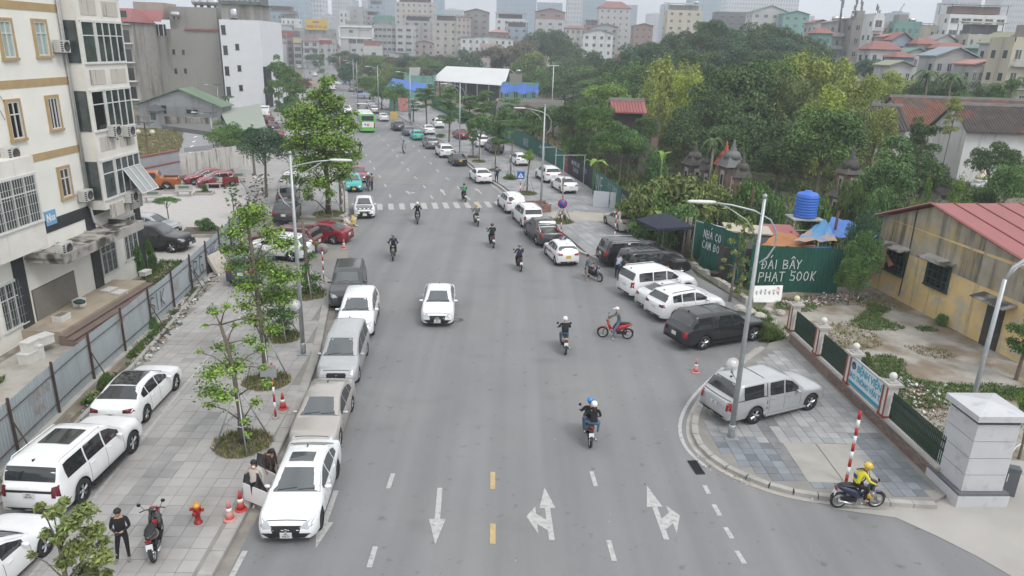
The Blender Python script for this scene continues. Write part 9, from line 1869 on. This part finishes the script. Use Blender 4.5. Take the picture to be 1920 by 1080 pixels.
H_={'white':M('helmet_white',(.7,.7,.69),.3,coat=1),'blue':M('helmet_blue',(.02,.20,.50),.25,coat=1),'yellow':M('helmet_yellow',(.65,.42,.02),.3,coat=1),'black':M('helmet_black',(.02,.02,.022),.25,coat=1),'grey':M('helmet_grey',(.16,.16,.17),.3,coat=1),'green':M('helmet_green',(.02,.12,.07),.3,coat=1)}
maskm=M('mask_blue',(.45,.58,.62),.8);maskw=M('mask_white',(.7,.7,.68),.8)
RD='motorbike riders on the avenue'
def rider(bl,rl,px,py,head,body,top,pants,helmet,kind='scooter',over={},**k):
 b=bike(bl,px,py,head,body,kind);f=figure(rl,RIDE,top,pants,parent_loc=tuple(b.location),rz=R_(head),helmet=helmet,over=over,group=RD,**k);return b,f
rider('black and white scooter coming towards us beside the dark off-roader','rider in navy jacket and grey helmet coming towards us',738,484,-84,P_black,navy_c,blk_c,H_['grey'])
rider('black scooter coming towards us just past the zebra crossing','rider in black T-shirt and white cap helmet coming towards us',783,417,-82,P_dgrey,blk_c,blk_c,H_['white'],short=True)
rider('white-tailed scooter driving away with a yellow-helmeted rider','rider with yellow helmet and dark vest driving away',893,421,104,P_pearl,grey_c,blk_c,H_['yellow'],short=True)
rider('dark scooter driving away over the zebra crossing','rider in bright green jacket on the zebra crossing',870,377,105,P_dgrey,green_c,blk_c,H_['black'])
rider('dark scooter driving away beside the dark pickup','rider in black coat and dark helmet driving away',922,461,102,P_dgrey,blk_c,blk_c,H_['black'],coat=True)
rider('dark scooter with a red tail driving away left of the taxi','rider in dark blue jacket driving away left of the taxi',973,504,100,P_black,navy_c,blk_c,H_['grey'])
rider('pale-tailed scooter driving away in the middle of the road','rider in black jacket and white helmet driving away',1057,655,93,P_beige,blk_c,jean,H_['white'],coat=True)
b_,f_=rider('red and black scooter carrying two people away from us','driver in black with a shiny blue helmet, carrying a passenger',1102,822,92,P_black,blk_c,jean,H_['blue'],over=dict(ell=(.05,.30,1.14)))
figure('passenger in black T-shirt, jeans and white helmet on the two-up scooter',PILL,blk_c,jean,M('white_shoe',(.7,.7,.7),.7),parent_loc=(b_.location.x+.10,b_.location.y-.02,0),rz=R_(92),helmet=H_['white'],short=True,long_hair=True,group=RD,over=dict(hal=(-.14,.22,1.0),wrl=(-.2,.24,1.02)))
b_=bike('red underbone motorbike turning across the road, rider with a foot down',1153,634,174,paint('bike_red',(.40,.015,.02)),'underbone');figure('rider in grey-green shirt, jeans and white cap with both feet down',RIDE,grey_c,jean,M('tan_shoe',(.5,.36,.26),.8),parent_loc=tuple(b_.location),rz=R_(174),cap=H_['white'],hair=False,group=RD,over=dict(anl=(.02,.30,.10),tol=(.18,.32,.05),knl=(.10,.26,.50),anr=(.02,-.30,.10),tor=(.18,-.32,.05),knr=(.10,-.26,.50),pel=(-.14,0,.90),ell=(.2,.22,1.28),wrl=(.38,.26,1.14)))
b_=bike('dark blue underbone motorbike rolling right past the corner pavement',1604,951,4,paint('bike_navy',(.012,.015,.05)),'underbone');Y_=figure('delivery rider in a yellow jacket and yellow helmet leaning forward',RIDE,yel_c,blk_c,M('tan_shoe'),parent_loc=tuple(b_.location),rz=R_(4),helmet=H_['yellow'],mask=maskm,group=RD,over=dict(che=(0,0,1.28),nek=(.08,0,1.41),hed=(.14,0,1.50),crn=(.15,0,1.59),shl=(.02,.18,1.35),shr=(.02,-.18,1.35)))
b=MB();b.tube([(-.12,-.17,1.0),(.0,-.20,1.2),(.06,-.14,1.40),(-.02,.02,1.46),(-.15,.12,1.36)],.022,5);b.obj('shoulder_strap',[black_pl],Y_);b=MB();b.box(-.23,0,1.20,.015,.18,.14);b.obj('back_logo',[M('logo_blue',(.03,.06,.2),.7)],Y_)
t=thing('helmet','spare yellow and grey helmet hanging at the knee of the delivery rider','helmet',(b_.location.x+.30,b_.location.y-.16,.60));b=MB();b.ball((0,0,0),.14,12,8);b.obj('shell',[H_['yellow']],t);b=MB();b.ball((.03,-.04,.05),.115,10,6);b.obj('visor',[H_['grey']],t)
rider('motorbike coming towards us far up by the tall street tree','rider in black coming towards us beside the tall tree',676,290,-74,P_dgrey,blk_c,blk_c,H_['black']);rider('pale motorbike coming towards us alone in the far lane','rider in light jacket coming towards us alone in the far lane',757,287,-74,P_silver,pale_c,blk_c,H_['black'])
rider('motorbike going away in front of the bus','rider in red jacket ahead of the bus',672,206,106,P_dgrey,red_c,blk_c,H_['black']);rider('motorbike going away near the blue parasol','rider in black near the blue parasol',694,192,106,P_dgrey,blk_c,blk_c,H_['black'])
for px,py,h,lb in((668,172,106,'far rider in white at the junction'),(581,141,-74,'far rider in the left lane near the market'),(577,129,-74,'far rider in dark clothes further left up the avenue'),(580,121,-74,'tiny rider at the very end of the avenue')):rider('distant motorbike of the '+lb,lb,px,py,h,P_dgrey,grey_c if 'white' not in lb else maskw,blk_c,H_['grey'],fingers=False)
b_=bike('motorbike standing beside the turquoise taxi with its rider turned round',691,356,-78,P_navy,'underbone');figure('rider in grey with a white helmet stopped beside the turquoise taxi',RIDE,grey_c,jean,parent_loc=tuple(b_.location),rz=R_(-78),helmet=H_['white'],group=RD)
figure('man in brown shirt standing beside the stopped motorbike',STAND,tan_c,blk_c,parent_loc=G(698,358),rz=R_(170),group=None)
bike('red and black scooter parked on its stand beside the man in black',297,1025,108,M('glossy_black',(.012,.012,.013),.2,coat=1),'scooter',lean=R_(-5),group='parked scooters',z=.13)
o=COL.objects;rb_=[q for q in o if q.get('label','').startswith('red and black scooter parked')][0]
b=MB();b.loft([[(x,w*math.cos(a),z_+h*math.sin(a))for a in[6.283*k/8 for k in range(8)]]for x,w,z_,h in((.44,.14,.80,.08),(.52,.16,.92,.08),(.50,.10,1.02,.03))]);b.obj('red_front_fairing',[paint('bike_red',(.40,.015,.02))],rb_);b=MB();b.base(.18,0,.62,.26,.12,.10);b.obj('red_centre_panel',[paint('bike_red',(.40,.015,.02))],rb_)
b_=bike('navy scooter with a tan seat held by the standing man',1113,523,-58,P_navy,'scooter',lean=R_(4),group='parked scooters');ms_=bike_meshes('scooter')[0][1][1].copy();ms_.materials.clear();link('seat_cover',ms_,M('tan_seat',(.30,.17,.11),.7),b_,scale=(1.02,1.05,1.0),loc=(0,0,.012))
figure('man in a black jumper and trousers looking at his phone on the pavement',STAND,blk_c,blk_c,M('grey_sandal',(.22,.20,.18),.8),parent_loc=G(236,1050,.13),rz=R_(-72),over=dict(ell=(.02,.24,1.14),elr=(.02,-.24,1.14),wrl=(.24,.10,1.12),wrr=(.24,-.06,1.10),hal=(.31,.05,1.14),har=(.31,-.02,1.12),hed=(.06,0,1.59),crn=(.07,0,1.68),anr=(.02,-.20,.09),knr=(.04,-.15,.50),tor=(.16,-.26,.04)),scale=.98)
p=G(236,1050,.13);t=thing('phone','phone in the hands of the man in black','phone',(p.x+.12,p.y-.36,1.27));b=MB();b.box(0,0,0,.14,.07,.01);b.obj('case',[black_pl],t)
figure('woman in a cream coat and white mask between the open car doors',STAND,cream_c,blk_c,parent_loc=(-7.75,19.15,.1),rz=R_(-80),over=dict(elr=(.05,-.30,1.30),wrr=(.12,-.16,1.52),har=(.12,-.10,1.58)),mask=maskw,long_hair=True,coat=True,scale=.96)
figure('woman in a dark patterned coat getting out behind the rear open door',STAND,M('dark_patterned',(.05,.035,.03),.9,var=.5,vs=20),blk_c,parent_loc=(-7.62,20.15,.1),rz=R_(-40),over=dict(hed=(.14,0,1.50),crn=(.20,0,1.56),nek=(.08,0,1.42),che=(.05,0,1.32)),long_hair=True,coat=True,scale=.94)
figure('man in a slate-blue shirt and beige trousers holding the navy scooter',STAND,slate_c,beige_c,parent_loc=G(1099,526),rz=R_(-15),over=dict(ell=(.08,.22,1.18),elr=(.12,-.2,1.20),wrl=(.32,.16,1.10),wrr=(.36,-.14,1.12),hal=(.40,.14,1.08),har=(.43,-.13,1.10)))
figure('person in a pale blue shirt bending behind the black car with roof rack',STAND,pale_c,navy_c,parent_loc=(6.75,44.4,0),rz=R_(60),over=dict(spi=(.1,0,1.10),che=(.28,0,1.22),nek=(.40,0,1.30),hed=(.48,0,1.36),crn=(.55,0,1.42),shl=(.28,.17,1.26),shr=(.28,-.17,1.26),ell=(.40,.2,1.0),elr=(.40,-.2,1.0),wrl=(.5,.15,.85),wrr=(.5,-.15,.85),hal=(.56,.14,.8),har=(.56,-.14,.8)))
f_=figure('pedestrian with a blue jacket and black backpack walking at the right kerb',STAND,blue_c,blk_c,parent_loc=G(931,343,.12),rz=R_(104),over=dict(knl=(.12,.10,.50),anl=(.14,.10,.09),tol=(.30,.12,.05),anr=(-.16,-.10,.12),tor=(-.02,-.12,.05)));b=MB();b.loft([sring(x,.15,1.25,.22,8)for x in(-.28,-.12)]);b.obj('backpack',[black_pl],f_)
figure('person sitting in dark clothes under the navy parasol',RIDE,blk_c,blk_c,parent_loc=(9.9,49.6,-.32),rz=R_(-110),hair=True)
for px,py,tp,lb in((509,228,grey_c,'person walking by the stalls on the far left pavement'),(536,218,red_c,'person in red beyond the stalls on the far left pavement'),(497,200,navy_c,'person in dark blue near the white block corner'),(613,165,grey_c,'person at the orange market awning'),(623,160,pale_c,'person in a pale shirt by the far black car'),(768,226,khaki,'street worker in a dark vest under the trees near the turquoise car')):figure(lb,STAND,tp,blk_c,parent_loc=G(px,py,.1),rz=rnd.uniform(0,6),fingers=False)
